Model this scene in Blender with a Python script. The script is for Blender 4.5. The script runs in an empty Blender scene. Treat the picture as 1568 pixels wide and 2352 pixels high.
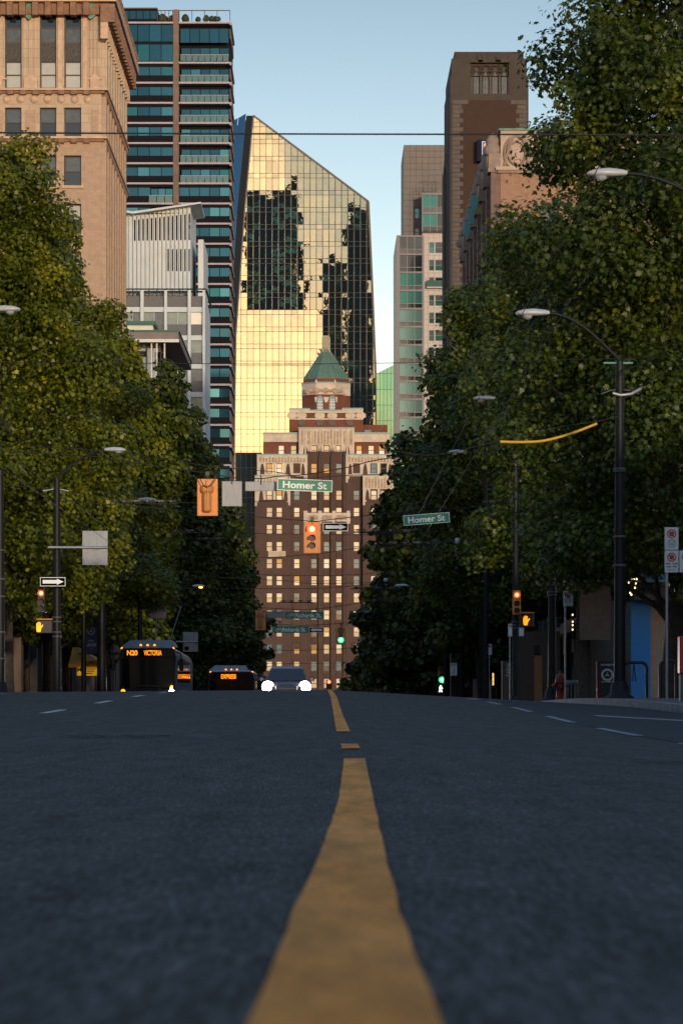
import bpy, math, random
import numpy as np
from mathutils import Vector, Matrix

random.seed(7)
sc = bpy.context.scene
COL = sc.collection
R = math.radians

# ------------------------------------------------------------------ camera, light, exposure
F, U0, V0, H = 7250.0, 750.0, 1590.0, 0.18      # focal length and street vanishing point on a 1568 x 2352 frame, eye height
cam = bpy.data.cameras.new('camera')
cam.sensor_fit = 'VERTICAL'
cam.sensor_height = 36.0
cam.sensor_width = 24.0
cam.lens = 36.0 * F / 2352.0
cam.shift_x = (784 - U0) / 2352.0
cam.shift_y = (V0 - 1176) / 2352.0
cam.clip_start, cam.clip_end = 0.1, 12000
cam.dof.use_dof = True
cam.dof.focus_distance = 130
cam.dof.aperture_fstop = 15.0
camo = bpy.data.objects.new('camera', cam)
COL.objects.link(camo)
camo.location = (0, 0, H)
camo.rotation_euler = (R(90), 0, 0)
sc.camera = camo

SUN_AZ, SUN_EL = R(165), R(4.3)                   # azimuth clockwise from +Y: low behind the camera, to the right
W = bpy.data.worlds.new('World')
sc.world = W
W.use_nodes = True
wn = W.node_tree
sky = wn.nodes.new('ShaderNodeTexSky')
sky.sky_type = 'NISHITA'
sky.sun_disc = False
sky.sun_elevation = SUN_EL
sky.sun_rotation = SUN_AZ
sky.air_density = 1.0
sky.dust_density = 0.3
sky.ozone_density = 1.1
wn.nodes['Background'].inputs[1].default_value = 0.15
tint = wn.nodes.new('ShaderNodeMix')               # the morning's white balance
tint.data_type, tint.blend_type = 'RGBA', 'MULTIPLY'
tint.inputs[0].default_value = 1.0
tint.inputs[7].default_value = (0.89, 0.935, 1.10, 1)
wn.links.new(sky.outputs[0], tint.inputs[6])
tc = wn.nodes.new('ShaderNodeTexCoord'); sp = wn.nodes.new('ShaderNodeSeparateXYZ')     # pale low air, deeper blue above it, unseen zenith raised to light the ground
wn.links.new(tc.outputs['Generated'], sp.inputs[0])
fr = wn.nodes.new('ShaderNodeValToRGB'); fe = fr.color_ramp.elements
fe[0].position, fe[0].color = 0.09, (.84, .74, .92, 1)
fe[1].position, fe[1].color = 1.0, (1, 1, 1, 1)
for p_, c_ in ((.135, (.62, .59, .65)), (.235, (.38, .38, .39)), (.45, (.45, .45, .45)), (.7, (.95, .95, .95))):
    e_ = fe.new(p_); e_.color = (*c_, 1)
wn.links.new(sp.outputs[2], fr.inputs[0])
grad = wn.nodes.new('ShaderNodeMix'); grad.data_type, grad.blend_type = 'RGBA', 'MULTIPLY'; grad.inputs[0].default_value = 1.0
wn.links.new(tint.outputs[2], grad.inputs[6]); wn.links.new(fr.outputs[0], grad.inputs[7])
wn.links.new(grad.outputs[2], wn.nodes['Background'].inputs[0])
sl = bpy.data.lights.new('sun', 'SUN')
sl.energy = 0.75
sl.angle = R(1.5)
sl.color = (1.0, 0.80, 0.56)
so = bpy.data.objects.new('sun', sl)
COL.objects.link(so)
sdir = Vector((math.sin(SUN_AZ) * math.cos(SUN_EL), math.cos(SUN_AZ) * math.cos(SUN_EL), math.sin(SUN_EL)))
so.rotation_euler = sdir.to_track_quat('Z', 'Y').to_euler()
so.location = (60, -80, 120)
sc.view_settings.view_transform = 'Standard'
sc.view_settings.look = 'None'
sc.view_settings.exposure = 1.62
sc.view_settings.gamma = 1.0
try:
    sc.cycles.use_denoising = True
    sc.cycles.max_bounces = 6
    sc.cycles.diffuse_bounces = 3
    sc.cycles.glossy_bounces = 4
    sc.cycles.transmission_bounces = 4
    sc.cycles.sample_clamp_indirect = 4.0
except Exception:
    pass

# ------------------------------------------------------------------ helpers
def X(u, y): return (u - U0) * y / F
def Z(v, y): return H - (v - V0) * y / F
def P(u, v, y): return (X(u, y), y, Z(v, y))

MATS = {}
def mat(name, col, rough=0.7, metal=0.0, var=0.0, scale=3.0, col2=None, bump=0.0, bscale=None, emit=None, estr=1.0,
        spec=0.5, brick=None, coat=0.0, stretch=None):
    if name in MATS: return MATS[name]
    m = bpy.data.materials.new(name)
    m.use_nodes = True
    nt = m.node_tree
    b = nt.nodes['Principled BSDF']
    b.inputs['Base Color'].default_value = (*col, 1)
    b.inputs['Roughness'].default_value = rough
    b.inputs['Metallic'].default_value = metal
    b.inputs['Specular IOR Level'].default_value = spec
    if coat: b.inputs['Coat Weight'].default_value = coat
    src = None
    geo = nt.nodes.new('ShaderNodeNewGeometry')
    if var > 0 or col2:
        n = nt.nodes.new('ShaderNodeTexNoise')
        n.inputs['Scale'].default_value = scale
        n.inputs['Detail'].default_value = 6
        n.inputs['Roughness'].default_value = 0.65
        vec = geo.outputs['Position']
        if stretch:
            mp = nt.nodes.new('ShaderNodeMapping')
            mp.inputs['Scale'].default_value = stretch
            nt.links.new(vec, mp.inputs[0]); vec = mp.outputs[0]
        nt.links.new(vec, n.inputs['Vector'])
        r = nt.nodes.new('ShaderNodeValToRGB')
        c2 = col2 if col2 else tuple(min(1, c * (1 + var)) for c in col)
        c1 = col if col2 else tuple(c * (1 - var) for c in col)
        r.color_ramp.elements[0].position = 0.32
        r.color_ramp.elements[1].position = 0.68
        r.color_ramp.elements[0].color = (*c1, 1)
        r.color_ramp.elements[1].color = (*c2, 1)
        nt.links.new(n.outputs[0], r.inputs[0])
        src = r.outputs[0]
    if brick:                                        # (block width, row height, mortar size, mortar colour)
        bw, bh, ms, mc = brick
        sx = nt.nodes.new('ShaderNodeSeparateXYZ'); nt.links.new(geo.outputs['Position'], sx.inputs[0])
        ad = nt.nodes.new('ShaderNodeMath'); nt.links.new(sx.outputs[0], ad.inputs[0]); nt.links.new(sx.outputs[1], ad.inputs[1])
        cb = nt.nodes.new('ShaderNodeCombineXYZ'); nt.links.new(ad.outputs[0], cb.inputs[0]); nt.links.new(sx.outputs[2], cb.inputs[1])
        bt = nt.nodes.new('ShaderNodeTexBrick')
        bt.inputs['Scale'].default_value = 1.0
        bt.inputs['Brick Width'].default_value = bw
        bt.inputs['Row Height'].default_value = bh
        bt.inputs['Mortar Size'].default_value = ms
        bt.inputs['Mortar Smooth'].default_value = 0.2
        bt.inputs['Mortar'].default_value = (*mc, 1)
        bt.inputs['Color1'].default_value = (*col, 1)
        bt.inputs['Color2'].default_value = (*[c * 0.8 for c in col], 1)
        nt.links.new(cb.outputs[0], bt.inputs['Vector'])
        if src:
            mx = nt.nodes.new('ShaderNodeMix'); mx.data_type = 'RGBA'; mx.blend_type = 'MIX'
            mx.inputs[0].default_value = 0.5
            nt.links.new(src, mx.inputs[6]); nt.links.new(bt.outputs[0], mx.inputs[7])
            src = mx.outputs[2]
        else: src = bt.outputs[0]
    if src: nt.links.new(src, b.inputs['Base Color'])
    if bump:
        n2 = nt.nodes.new('ShaderNodeTexNoise')
        n2.inputs['Scale'].default_value = bscale or scale * 4
        n2.inputs['Detail'].default_value = 5
        nt.links.new(geo.outputs['Position'], n2.inputs['Vector'])
        bp = nt.nodes.new('ShaderNodeBump')
        bp.inputs['Strength'].default_value = bump
        bp.inputs['Distance'].default_value = 0.05
        nt.links.new(n2.outputs[0], bp.inputs['Height'])
        nt.links.new(bp.outputs[0], b.inputs['Normal'])
    if emit:
        b.inputs['Emission Color'].default_value = (*emit, 1)
        b.inputs['Emission Strength'].default_value = estr
    MATS[name] = m
    return m

def origin(o):
    l = Vector((0, 0, 0))
    while o is not None:
        l = l + o.location
        o = o.parent
    return l

class MB:
    """collects shapes and links them as one mesh object"""
    def __init__(s): s.v, s.f, s.m, s.mats, s.sm = [], [], [], [], []
    def mi(s, m):
        if m not in s.mats: s.mats.append(m)
        return s.mats.index(m)
    def poly(s, pts, m, smooth=False):
        b = len(s.v); s.v += [tuple(p) for p in pts]
        s.f.append(tuple(range(b, b + len(pts)))); s.m.append(s.mi(m)); s.sm.append(smooth)
    def mesh(s, vs, fs, m, smooth=False):
        b = len(s.v); s.v += [tuple(p) for p in vs]; i = s.mi(m)
        for f in fs:
            s.f.append(tuple(b + k for k in f)); s.m.append(i); s.sm.append(smooth)
    def box(s, x0, x1, y0, y1, z0, z1, m):
        x0, x1 = min(x0, x1), max(x0, x1); y0, y1 = min(y0, y1), max(y0, y1); z0, z1 = min(z0, z1), max(z0, z1)
        s.mesh([(x0, y0, z0), (x1, y0, z0), (x1, y1, z0), (x0, y1, z0), (x0, y0, z1), (x1, y0, z1), (x1, y1, z1), (x0, y1, z1)],
               [(3, 2, 1, 0), (4, 5, 6, 7), (0, 1, 5, 4), (1, 2, 6, 5), (2, 3, 7, 6), (3, 0, 4, 7)], m)
    def rbox(s, x0, x1, y0, y1, z0, z1, m, b=0.03):     # box with its corners cut in plan and on top
        cx, cy = (x0 + x1) / 2, (y0 + y1) / 2
        def ring(i, z): return [(x0 + b, y0 + i, z), (x1 - b, y0 + i, z), (x1 - i, y0 + b, z), (x1 - i, y1 - b, z), (x1 - b, y1 - i, z), (x0 + b, y1 - i, z), (x0 + i, y1 - b, z), (x0 + i, y0 + b, z)]
        rings = [ring(b * .7, z0), ring(0, z0 + b), ring(0, z1 - b), ring(b * .7, z1)]
        s.loft(rings, m)
    def loft(s, rings, m, smooth=False, caps=True):
        n = len(rings[0]); vs = [p for r in rings for p in r]; fs = []
        for k in range(len(rings) - 1):
            for i in range(n):
                fs.append((k * n + i, k * n + (i + 1) % n, (k + 1) * n + (i + 1) % n, (k + 1) * n + i))
        s.mesh(vs, fs, m, smooth)
        if caps:
            s.poly(list(reversed(rings[0])), m); s.poly(rings[-1], m)
    def prism(s, poly, y0, y1, m):                      # (x, z) outline pushed from y0 to y1
        s.loft([[(x, y0, z) for x, z in poly], [(x, y1, z) for x, z in poly]], m)
    def prism_z(s, poly, z0, z1, m):
        s.loft([[(x, y, z0) for x, y in poly], [(x, y, z1) for x, y in poly]], m)
    def tube(s, pts, r, m, n=8, caps=True):
        pts = [Vector(p) for p in pts]; rs = r if isinstance(r, (list, tuple)) else [r] * len(pts)
        rings = []; prev = None
        for i, p in enumerate(pts):
            d = (pts[min(i + 1, len(pts) - 1)] - pts[max(i - 1, 0)]).normalized()
            a = Vector((0, 0, 1)) if abs(d.z) < .9 else Vector((1, 0, 0))
            if prev is not None: a = prev
            e1 = d.cross(a).normalized(); e2 = e1.cross(d).normalized(); prev = e2
            rings.append([p + e1 * (rs[i] * math.cos(2 * math.pi * k / n)) + e2 * (rs[i] * math.sin(2 * math.pi * k / n)) for k in range(n)])
        s.loft(rings, m, True, caps)
    def lathe(s, c, prof, m, n=16, axis='z'):
        rings = []
        for r, h in prof:
            ring = []
            for k in range(n):
                a = 2 * math.pi * k / n
                if axis == 'z': ring.append((c[0] + r * math.cos(a), c[1] + r * math.sin(a), c[2] + h))
                elif axis == 'y': ring.append((c[0] + r * math.cos(a), c[1] + h, c[2] + r * math.sin(a)))
                else: ring.append((c[0] + h, c[1] + r * math.cos(a), c[2] + r * math.sin(a)))
            rings.append(ring)
        s.loft(rings, m, True)
    def disc(s, c, r, y, m, n=20):                      # a disc facing the camera side
        s.poly([(c[0] + r * math.cos(2 * math.pi * k / n), y, c[1] + r * math.sin(2 * math.pi * k / n)) for k in range(n)], m)
    def ring(s, c, r0, r1, y, m, n=24):
        for k in range(n):
            a, b = 2 * math.pi * k / n, 2 * math.pi * (k + 1) / n
            s.poly([(c[0] + r0 * math.cos(a), y, c[1] + r0 * math.sin(a)), (c[0] + r1 * math.cos(a), y, c[1] + r1 * math.sin(a)),
                    (c[0] + r1 * math.cos(b), y, c[1] + r1 * math.sin(b)), (c[0] + r0 * math.cos(b), y, c[1] + r0 * math.sin(b))], m)
    def build(s, name, parent=None, label=None, kind=None):
        me = bpy.data.meshes.new(name)
        o3 = origin(parent) if parent is not None else Vector((0, 0, 0))
        me.from_pydata([(a - o3.x, b - o3.y, c - o3.z) for a, b, c in s.v], [], s.f)
        for m in s.mats: me.materials.append(m)
        me.polygons.foreach_set('material_index', s.m)
        me.polygons.foreach_set('use_smooth', s.sm)
        me.update()
        o = bpy.data.objects.new(name, me)
        COL.objects.link(o)
        if parent is not None: o.parent = parent
        if label: o['label'] = label
        if kind: o['kind'] = kind
        return o

def thing(name, label, cat, loc=(0, 0, 0), group=None):
    o = bpy.data.objects.new(name, None)
    o.empty_display_size = 0.3
    COL.objects.link(o)
    o.location = loc
    o['label'] = label; o['category'] = cat
    if group: o['group'] = group
    return o

def tag(o, label, cat, group=None):
    o['label'] = label; o['category'] = cat
    if group: o['group'] = group
    return o

def dup(root, loc, label, rz=0.0, group=None):
    def cp(o, parent):
        c = o.copy(); COL.objects.link(c)
        if parent is not None: c.parent = parent
        for ch in o.children: cp(ch, c)
        return c
    r = cp(root, None)
    r.location = loc; r.rotation_euler = (0, 0, rz); r['label'] = label
    if group: r['group'] = group
    return r

def lettering(body, parent, c, m, h=None, w=None, tilt=0.0, d=0.004, name='lettering', bold=0.0, shear=0.0):
    """raised letters facing the camera side, centred at c"""
    cu = bpy.data.curves.new(name, 'FONT')
    cu.body = body; cu.size = 1.0; cu.extrude = 0.0; cu.align_x = 'LEFT'; cu.offset = bold; cu.shear = shear
    t = bpy.data.objects.new(name, cu); COL.objects.link(t)
    bpy.context.view_layer.update()
    me = bpy.data.meshes.new_from_object(t.evaluated_get(bpy.context.evaluated_depsgraph_get()))
    bpy.data.objects.remove(t)
    co = np.empty(len(me.vertices) * 3); me.vertices.foreach_get('co', co); co = co.reshape(-1, 3)
    lo, hi = co.min(0), co.max(0)
    sx = sz = None
    if h: sz = h / (hi[1] - lo[1])
    if w: sx = w / (hi[0] - lo[0])
    sx = sx or sz; sz = sz or sx
    a = (co[:, 0] - (lo[0] + hi[0]) / 2) * sx; b = (co[:, 1] - (lo[1] + hi[1]) / 2) * sz
    o3 = origin(parent)
    ct, st = math.cos(tilt), math.sin(tilt)
    new = np.stack([c[0] + a * ct - b * st - o3.x, np.full(len(a), c[1] - o3.y), c[2] + a * st + b * ct - o3.z], 1)
    me.vertices.foreach_set('co', new.ravel())
    me.materials.clear(); me.materials.append(m); me.update()
    o = bpy.data.objects.new(name, me); COL.objects.link(o); o.parent = parent
    return o

def facade(mb, M, a0, a1, z0, z1, holes, depth, m, mrev=None):
    """a wall in the plane M(a, z, depth) with real openings and their reveals"""
    xs = sorted(set([a0, a1] + [min(max(h[k], a0), a1) for h in holes for k in (0, 1)]))
    zs = sorted(set([z0, z1] + [min(max(h[k], z0), z1) for h in holes for k in (2, 3)]))
    for i in range(len(xs) - 1):
        if xs[i + 1] - xs[i] < 1e-6: continue
        ca = (xs[i] + xs[i + 1]) / 2
        run = None
        for j in range(len(zs) - 1):
            cz = (zs[j] + zs[j + 1]) / 2
            inside = any(h[0] < ca < h[1] and h[2] < cz < h[3] for h in holes)
            if not inside:
                if run is None: run = [zs[j], zs[j + 1]]
                else: run[1] = zs[j + 1]
            if inside or j == len(zs) - 2:
                if run: mb.poly([M(xs[i], run[0], 0), M(xs[i + 1], run[0], 0), M(xs[i + 1], run[1], 0), M(xs[i], run[1], 0)], m)
                run = None
    for h in holes:
        A, B, C, D = h[:4]
        rm = mrev or m
        mb.poly([M(A, C, 0), M(A, D, 0), M(A, D, depth), M(A, C, depth)], rm)
        mb.poly([M(B, C, 0), M(B, D, 0), M(B, D, depth), M(B, C, depth)], rm)
        mb.poly([M(A, C, 0), M(B, C, 0), M(B, C, depth), M(A, C, depth)], rm)
        mb.poly([M(A, D, 0), M(B, D, 0), M(B, D, depth), M(A, D, depth)], rm)

def front(y): return lambda a, z, d: (a, y + d, z)
def side_r(x): return lambda a, z, d: (x - d, a, z)     # left-hand building's wall on the street
def side_l(x): return lambda a, z, d: (x + d, a, z)     # right-hand building's wall on the street
def mbox(mb, M, a0, a1, z0, z1, d0, d1, m):
    p, q = M(a0, z0, d0), M(a1, z1, d1)
    mb.box(p[0], q[0], p[1], q[1], p[2], q[2], m)

def sash(parent, M, a0, a1, z0, z1, depth, fm, up, lo, fr=0.05, rail=0.5):
    """one window: frame, meeting rail, two panes"""
    mb = MB()
    d = depth - 0.05
    mbox(mb, M, a0, a0 + fr, z0, z1, d, depth + .02, fm); mbox(mb, M, a1 - fr, a1, z0, z1, d, depth + .02, fm)
    mbox(mb, M, a0 + fr, a1 - fr, z0, z0 + fr, d, depth + .02, fm); mbox(mb, M, a0 + fr, a1 - fr, z1 - fr, z1, d, depth + .02, fm)
    zm = z0 + (z1 - z0) * rail
    mbox(mb, M, a0 + fr, a1 - fr, zm - fr / 2, zm + fr / 2, d, depth + .02, fm)
    for zz0, zz1, pm in ((z0 + fr, zm - fr / 2, lo), (zm + fr / 2, z1 - fr, up)):
        mb.poly([M(a0 + fr, zz0, depth), M(a1 - fr, zz0, depth), M(a1 - fr, zz1, depth), M(a0 + fr, zz1, depth)], pm)
    return mb.build('window', parent)

# ------------------------------------------------------------------ materials
def asphalt_mat(name, c0, c1, c2):
    """dark binder with pale aggregate grains, broad worn patches and a little tar"""
    m = bpy.data.materials.new(name); m.use_nodes = True; nt = m.node_tree; b = nt.nodes['Principled BSDF']
    g = nt.nodes.new('ShaderNodeNewGeometry')
    def noise(sc_, det, rough=.6, along=1.0):
        mp = nt.nodes.new('ShaderNodeMapping'); mp.inputs['Scale'].default_value = (1, along, 1); nt.links.new(g.outputs['Position'], mp.inputs[0])
        n = nt.nodes.new('ShaderNodeTexNoise'); n.inputs['Scale'].default_value = sc_; n.inputs['Detail'].default_value = det; n.inputs['Roughness'].default_value = rough
        nt.links.new(mp.outputs[0], n.inputs['Vector']); return n.outputs[0]
    def ramp(src, p0, p1, a_, b_):
        r = nt.nodes.new('ShaderNodeValToRGB'); r.color_ramp.elements[0].position, r.color_ramp.elements[1].position = p0, p1
        r.color_ramp.elements[0].color, r.color_ramp.elements[1].color = (*a_, 1), (*b_, 1); nt.links.new(src, r.inputs[0]); return r.outputs[0]
    def mixc(f, a_, b_, mode='MIX'):
        x = nt.nodes.new('ShaderNodeMix'); x.data_type = 'RGBA'; x.blend_type = mode
        if isinstance(f, float): x.inputs[0].default_value = f
        else: nt.links.new(f, x.inputs[0])
        nt.links.new(a_, x.inputs[6]); nt.links.new(b_, x.inputs[7]); return x.outputs[2]
    big = ramp(noise(.55, 6, .6, .3), .35, .65, c0, c1)
    grain = ramp(noise(120, 4, .8, .06), .46, .62, c0, c2)
    mid = ramp(noise(9, 6, .75, .12), .3, .7, (.62, .62, .62), (1.3, 1.3, 1.3))
    col = mixc(mixc(.5, big, grain), big, grain) if False else mixc(.45, big, grain)
    col = mixc(1.0, col, mid, 'MULTIPLY')
    nt.links.new(col, b.inputs['Base Color'])
    rr = ramp(noise(6, 4, .6, .15), .3, .7, (.72, .72, .72), (.92, .92, .92)); nt.links.new(rr, b.inputs['Roughness'])
    b.inputs['Specular IOR Level'].default_value = .14
    bp = nt.nodes.new('ShaderNodeBump'); bp.inputs['Strength'].default_value = .5; bp.inputs['Distance'].default_value = .006
    nt.links.new(noise(90, 4, .7, .06), bp.inputs['Height']); nt.links.new(bp.outputs[0], b.inputs['Normal'])
    return m
asphalt = asphalt_mat('asphalt', (0.031, 0.0265, 0.024), (0.052, 0.0455, 0.041), (0.25, 0.232, 0.215))
asphalt_new = mat('asphalt_new', (0.017, 0.019, 0.021), 0.75, col2=(0.027, 0.029, 0.031), scale=4, bump=0.3, bscale=90, spec=0.3)
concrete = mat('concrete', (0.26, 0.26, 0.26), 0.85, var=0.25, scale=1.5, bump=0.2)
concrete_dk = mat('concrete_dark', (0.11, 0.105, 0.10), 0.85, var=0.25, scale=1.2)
earth = mat('earth', (0.06, 0.055, 0.045), 0.95, var=0.3, scale=0.3)
yellow_paint = asphalt_mat('yellow_paint', (0.90, 0.31, 0.055), (0.97, 0.42, 0.12), (0.80, 0.29, 0.06))
def wear(m):
    """paint rubbed through to the stone in small chips"""
    nt = m.node_tree; b = nt.nodes['Principled BSDF']; src = b.inputs['Base Color'].links[0].from_socket
    g = nt.nodes.new('ShaderNodeNewGeometry'); mp = nt.nodes.new('ShaderNodeMapping'); mp.inputs['Scale'].default_value = (1, .10, 1); nt.links.new(g.outputs['Position'], mp.inputs[0])
    n = nt.nodes.new('ShaderNodeTexNoise'); n.inputs['Scale'].default_value = 46; n.inputs['Detail'].default_value = 6; n.inputs['Roughness'].default_value = .75; nt.links.new(mp.outputs[0], n.inputs['Vector'])
    r = nt.nodes.new('ShaderNodeValToRGB'); r.color_ramp.elements[0].position, r.color_ramp.elements[1].position = .61, .70; nt.links.new(n.outputs[0], r.inputs[0])
    x = nt.nodes.new('ShaderNodeMix'); x.data_type = 'RGBA'; nt.links.new(r.outputs[0], x.inputs[0]); nt.links.new(src, x.inputs[6]); x.inputs[7].default_value = (.10, .075, .05, 1)
    nt.links.new(x.outputs[2], b.inputs['Base Color'])
wear(yellow_paint)
faded_paint = mat('faded_paint', (0.26, 0.27, 0.28), 0.8, var=0.4, scale=6)
white_paint = mat('white_paint', (0.55, 0.55, 0.56), 0.7, var=0.25, scale=6)
terracotta = mat('terracotta', (0.45, 0.365, 0.28), 0.75, var=0.16, scale=1.1, brick=(1.15, 0.62, 0.02, (0.20, 0.11, 0.06)))
buff_brick = mat('buff_brick', (0.40, 0.30, 0.225), 0.85, var=0.2, scale=2.5, brick=(0.5, 0.16, 0.012, (0.26, 0.17, 0.11)))
trim_tc = mat('trim_terracotta', (0.48, 0.36, 0.26), 0.7, var=0.2, scale=2.0)
dark_tc = mat('dark_terracotta', (0.22, 0.13, 0.085), 0.8, var=0.3, scale=2.0)  # darker tone for cornice undersides, dentils, brackets and finials
frame_dk = mat('dark_frame', (0.015, 0.016, 0.018), 0.45)
glass_dk = mat('dark_glass', (0.012, 0.018, 0.024), 0.06, spec=0.8)
glass_blind = mat('blind_glass', (0.36, 0.40, 0.41), 0.25, var=0.08, scale=1)
glass_grey = mat('grey_glass', (0.07, 0.085, 0.095), 0.1, var=0.3, scale=1.5, spec=0.7)
spandrel = mat('black_spandrel', (0.014, 0.014, 0.017), 0.5, bump=0.6, bscale=6)
verdigris = mat('verdigris', (0.10, 0.26, 0.21), 0.7, var=0.3, scale=3)
white_metal = mat('white_metal', (0.62, 0.62, 0.60), 0.5, var=0.06)
black_metal = mat('black_metal', (0.012, 0.013, 0.015), 0.4, var=0.2, spec=0.5)
pole_paint = mat('pole_paint', (0.008, 0.009, 0.012), 0.5, var=0.3, scale=5, spec=0.25)
galv = mat('galvanised', (0.36, 0.37, 0.39), 0.45, metal=0.6, var=0.15)
lamp_white = mat('lamp_white', (0.42, 0.45, 0.48), 0.35)

# ------------------------------------------------------------------ ground, road, pavements
PROFILE = [(-400, .12), (-20, 0.10), (-4, 0.085), (0, 0.042), (1.7, 0.001), (3.1, -0.034), (5.4, -0.080), (9.1, -0.126), (15, -0.133), (19, -0.122), (25, -0.10), (35, -0.055), (52, 0.108), (65, 0.205), (75, 0.24),
           (90, 0.16), (110, -0.10), (128, -0.45), (143, -0.65), (176, -1.42), (220, -2.5), (300, -4.5), (450, -6.0), (700, -6.5), (1400, -6.5), (9000, -6.5)]
_py = np.array([p[0] for p in PROFILE], float); _pz = np.array([p[1] for p in PROFILE], float)
_d = np.gradient(_pz, _py)
def zc(y):
    i = int(min(max(np.searchsorted(_py, y) - 1, 0), len(_py) - 2))
    h = _py[i + 1] - _py[i]; t = min(max((y - _py[i]) / h, 0), 1)
    s = np.diff(_pz) / np.diff(_py)
    d0, d1 = _d[i] * h, _d[i + 1] * h
    return float((2*t**3 - 3*t*t + 1) * _pz[i] + (t**3 - 2*t*t + t) * d0 + (-2*t**3 + 3*t*t) * _pz[i+1] + (t**3 - t*t) * d1)
KL, KR = -10.0, 6.4                               # kerb lines
def zr(x, y):
    if x < 0: return zc(y) - 0.008 * min(-x, 10)
    return zc(y) - 0.055 * min(x, 6.4) * min(1, max(0.25, y / 25))
YS = sorted(set([-300, -120, -50, -20, -8] + [round(0.5 * k, 2) for k in range(0, 60)] + [.8, 1.2, 1.7, 2.2, 2.7] + list(range(30, 150, 2)) + list(range(150, 320, 8)) + [340, 380, 450, 560, 700, 900, 1400, 2500, 5000, 9000]))

def sheet(name, xs, ys, zf, m, kind='structure', dz=0.0):
    vs = [(x, y, zf(x, y) + dz) for y in ys for x in xs]; n = len(xs); fs = []
    for j in range(len(ys) - 1):
        for i in range(n - 1): fs.append((j * n + i, j * n + i + 1, (j + 1) * n + i + 1, (j + 1) * n + i))
    mb = MB(); mb.mesh(vs, fs, m, True)
    return mb.build(name, None, kind=kind)

sheet('ground', [-4000, -1200, -300, -60, -20, 0, 20, 60, 300, 1200, 4000], YS, lambda x, y: zc(y) - 0.75, earth)
sheet('road', [KL, -8, -6, -4, -2, -1, -0.5, 0, 0.5, 1, 2, 3, 4, 5, KR], [y for y in YS if y <= 720], zr, asphalt)

def pavement(xa, xb, y0, y1):
    ys = [y0] + [y for y in YS if y0 < y < y1] + [y1]
    k = KL if xb <= KL + .01 else KR
    mb = MB()
    for a, b in zip(ys[:-1], ys[1:]):
        za, zb = zr(k, a), zr(k, b)
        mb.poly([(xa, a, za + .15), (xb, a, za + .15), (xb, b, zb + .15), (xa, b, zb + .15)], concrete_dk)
        s = 1 if k == KR else -1
        mb.poly([(k, a, za - .3), (k, b, zb - .3), (k, b, zb + .15), (k, a, za + .15)], concrete)
        mb.poly([(k, a, za + .154), (k + .18 * s, a, za + .154), (k + .18 * s, b, zb + .154), (k, b, zb + .154)], concrete)
    for yy in (y0, y1):
        zz = zr(k, yy)
        mb.poly([(xa, yy, zz - .3), (xb, yy, zz - .3), (xb, yy, zz + .15), (xa, yy, zz + .15)], concrete)
    return mb
pavement(-16, KL, -60, 94).build('pavement', kind='structure')
pavement(-16, KL, 118, 700).build('pavement', kind='structure')
pavement(KR, 15, -60, 94).build('pavement', kind='structure')
pavement(KR, 15, 118, 700).build('pavement', kind='structure')
sheet('side_street', [KR, 12, 25, 60, 200], [94.01, 100, 106, 112, 117.99], lambda x, y: zr(KR, y) - 0.02, asphalt)
sheet('side_street', [-200, -60, -25, -16, KL], [94.01, 100, 106, 112, 117.99], lambda x, y: zr(KL, y) - 0.02, asphalt)
# darker resurfaced kerb lane on the near right
sheet('resurfaced_lane', [3.02, 4, 5, 6, KR - .02], [y for y in YS if 6 <= y <= 66], zr, asphalt_new, dz=0.004)

def strip(name, pts, w, m, dz=0.006, jag=0.0):
    """painted strip along pts (x, y), laid on the road"""
    mb = MB(); rows = []
    rnd = random.Random(len(pts) * 13 + int(pts[0][1] * 10))
    for (x, y) in pts:
        j0, j1 = rnd.uniform(-jag, jag), rnd.uniform(-jag, jag)
        rows.append([(x - w / 2 + j0, y, zr(x, y) + dz), (x + w / 2 + j1, y, zr(x, y) + dz)])
    for a, b in zip(rows[:-1], rows[1:]): mb.poly([a[0], a[1], b[1], b[0]], m)
    return mb
def lerp_pts(a, b, step):
    n = max(2, int(abs(b[1] - a[1]) / step) + 1)
    return [(a[0] + (b[0] - a[0]) * k / (n - 1), a[1] + (b[1] - a[1]) * k / (n - 1)) for k in range(n)]
def center_x(y): return float(np.interp(y, [0, 1.7, 3.1, 4, 5.4, 9.1, 15, 18, 24, 40, 52, 62, 75], [0.0, 0.009, 0.02, 0.03, 0.046, 0.085, 0.132, 0.133, 0.123, 0.125, 0.115, 0.085, 0.05]))
mb = MB()
for y0, y1 in ((-3, 14.9), (17.3, 18.6), (23.2, 74.5), (80, 92), (121, 180)):
    n = max(3, int((y1 - y0) / 0.35))
    pts = [(center_x(y0 + (y1 - y0) * k / n), y0 + (y1 - y0) * k / n) for k in range(n + 1)]
    s = strip('x', pts, 0.100, yellow_paint, jag=0.0016)
    mb.mesh(s.v, s.f, yellow_paint)
mb.build('center_line', kind='structure')
mb = MB()
for xl in (-3.3, -6.7):
    for k in range(11):
        y0 = 28.2 + 8.6 * k
        if 90 < y0 < 118: continue
        s = strip('x', lerp_pts((xl, y0), (xl, y0 + 2.8), .7), 0.11, white_paint); mb.mesh(s.v, s.f, white_paint)
for k in range(7):
    y0 = 14.2 + 8.0 * k
    s = strip('x', lerp_pts((2.98, y0), (2.98, y0 + 4.4), .7), 0.10, faded_paint, 0.009); mb.mesh(s.v, s.f, faded_paint)
for yy in (91.0, 120.6):
    s = strip('x', [(-9.5, yy), (0, yy)], .4, white_paint)
    mb.poly([(-9.5, yy, zr(-9.5, yy) + .007), (-0.3, yy, zr(-.3, yy) + .007), (-0.3, yy + .4, zr(-.3, yy + .4) + .007), (-9.5, yy + .4, zr(-9.5, yy + .4) + .007)], white_paint)
mb.build('lane_markings', kind='structure')
mb = MB()
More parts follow.
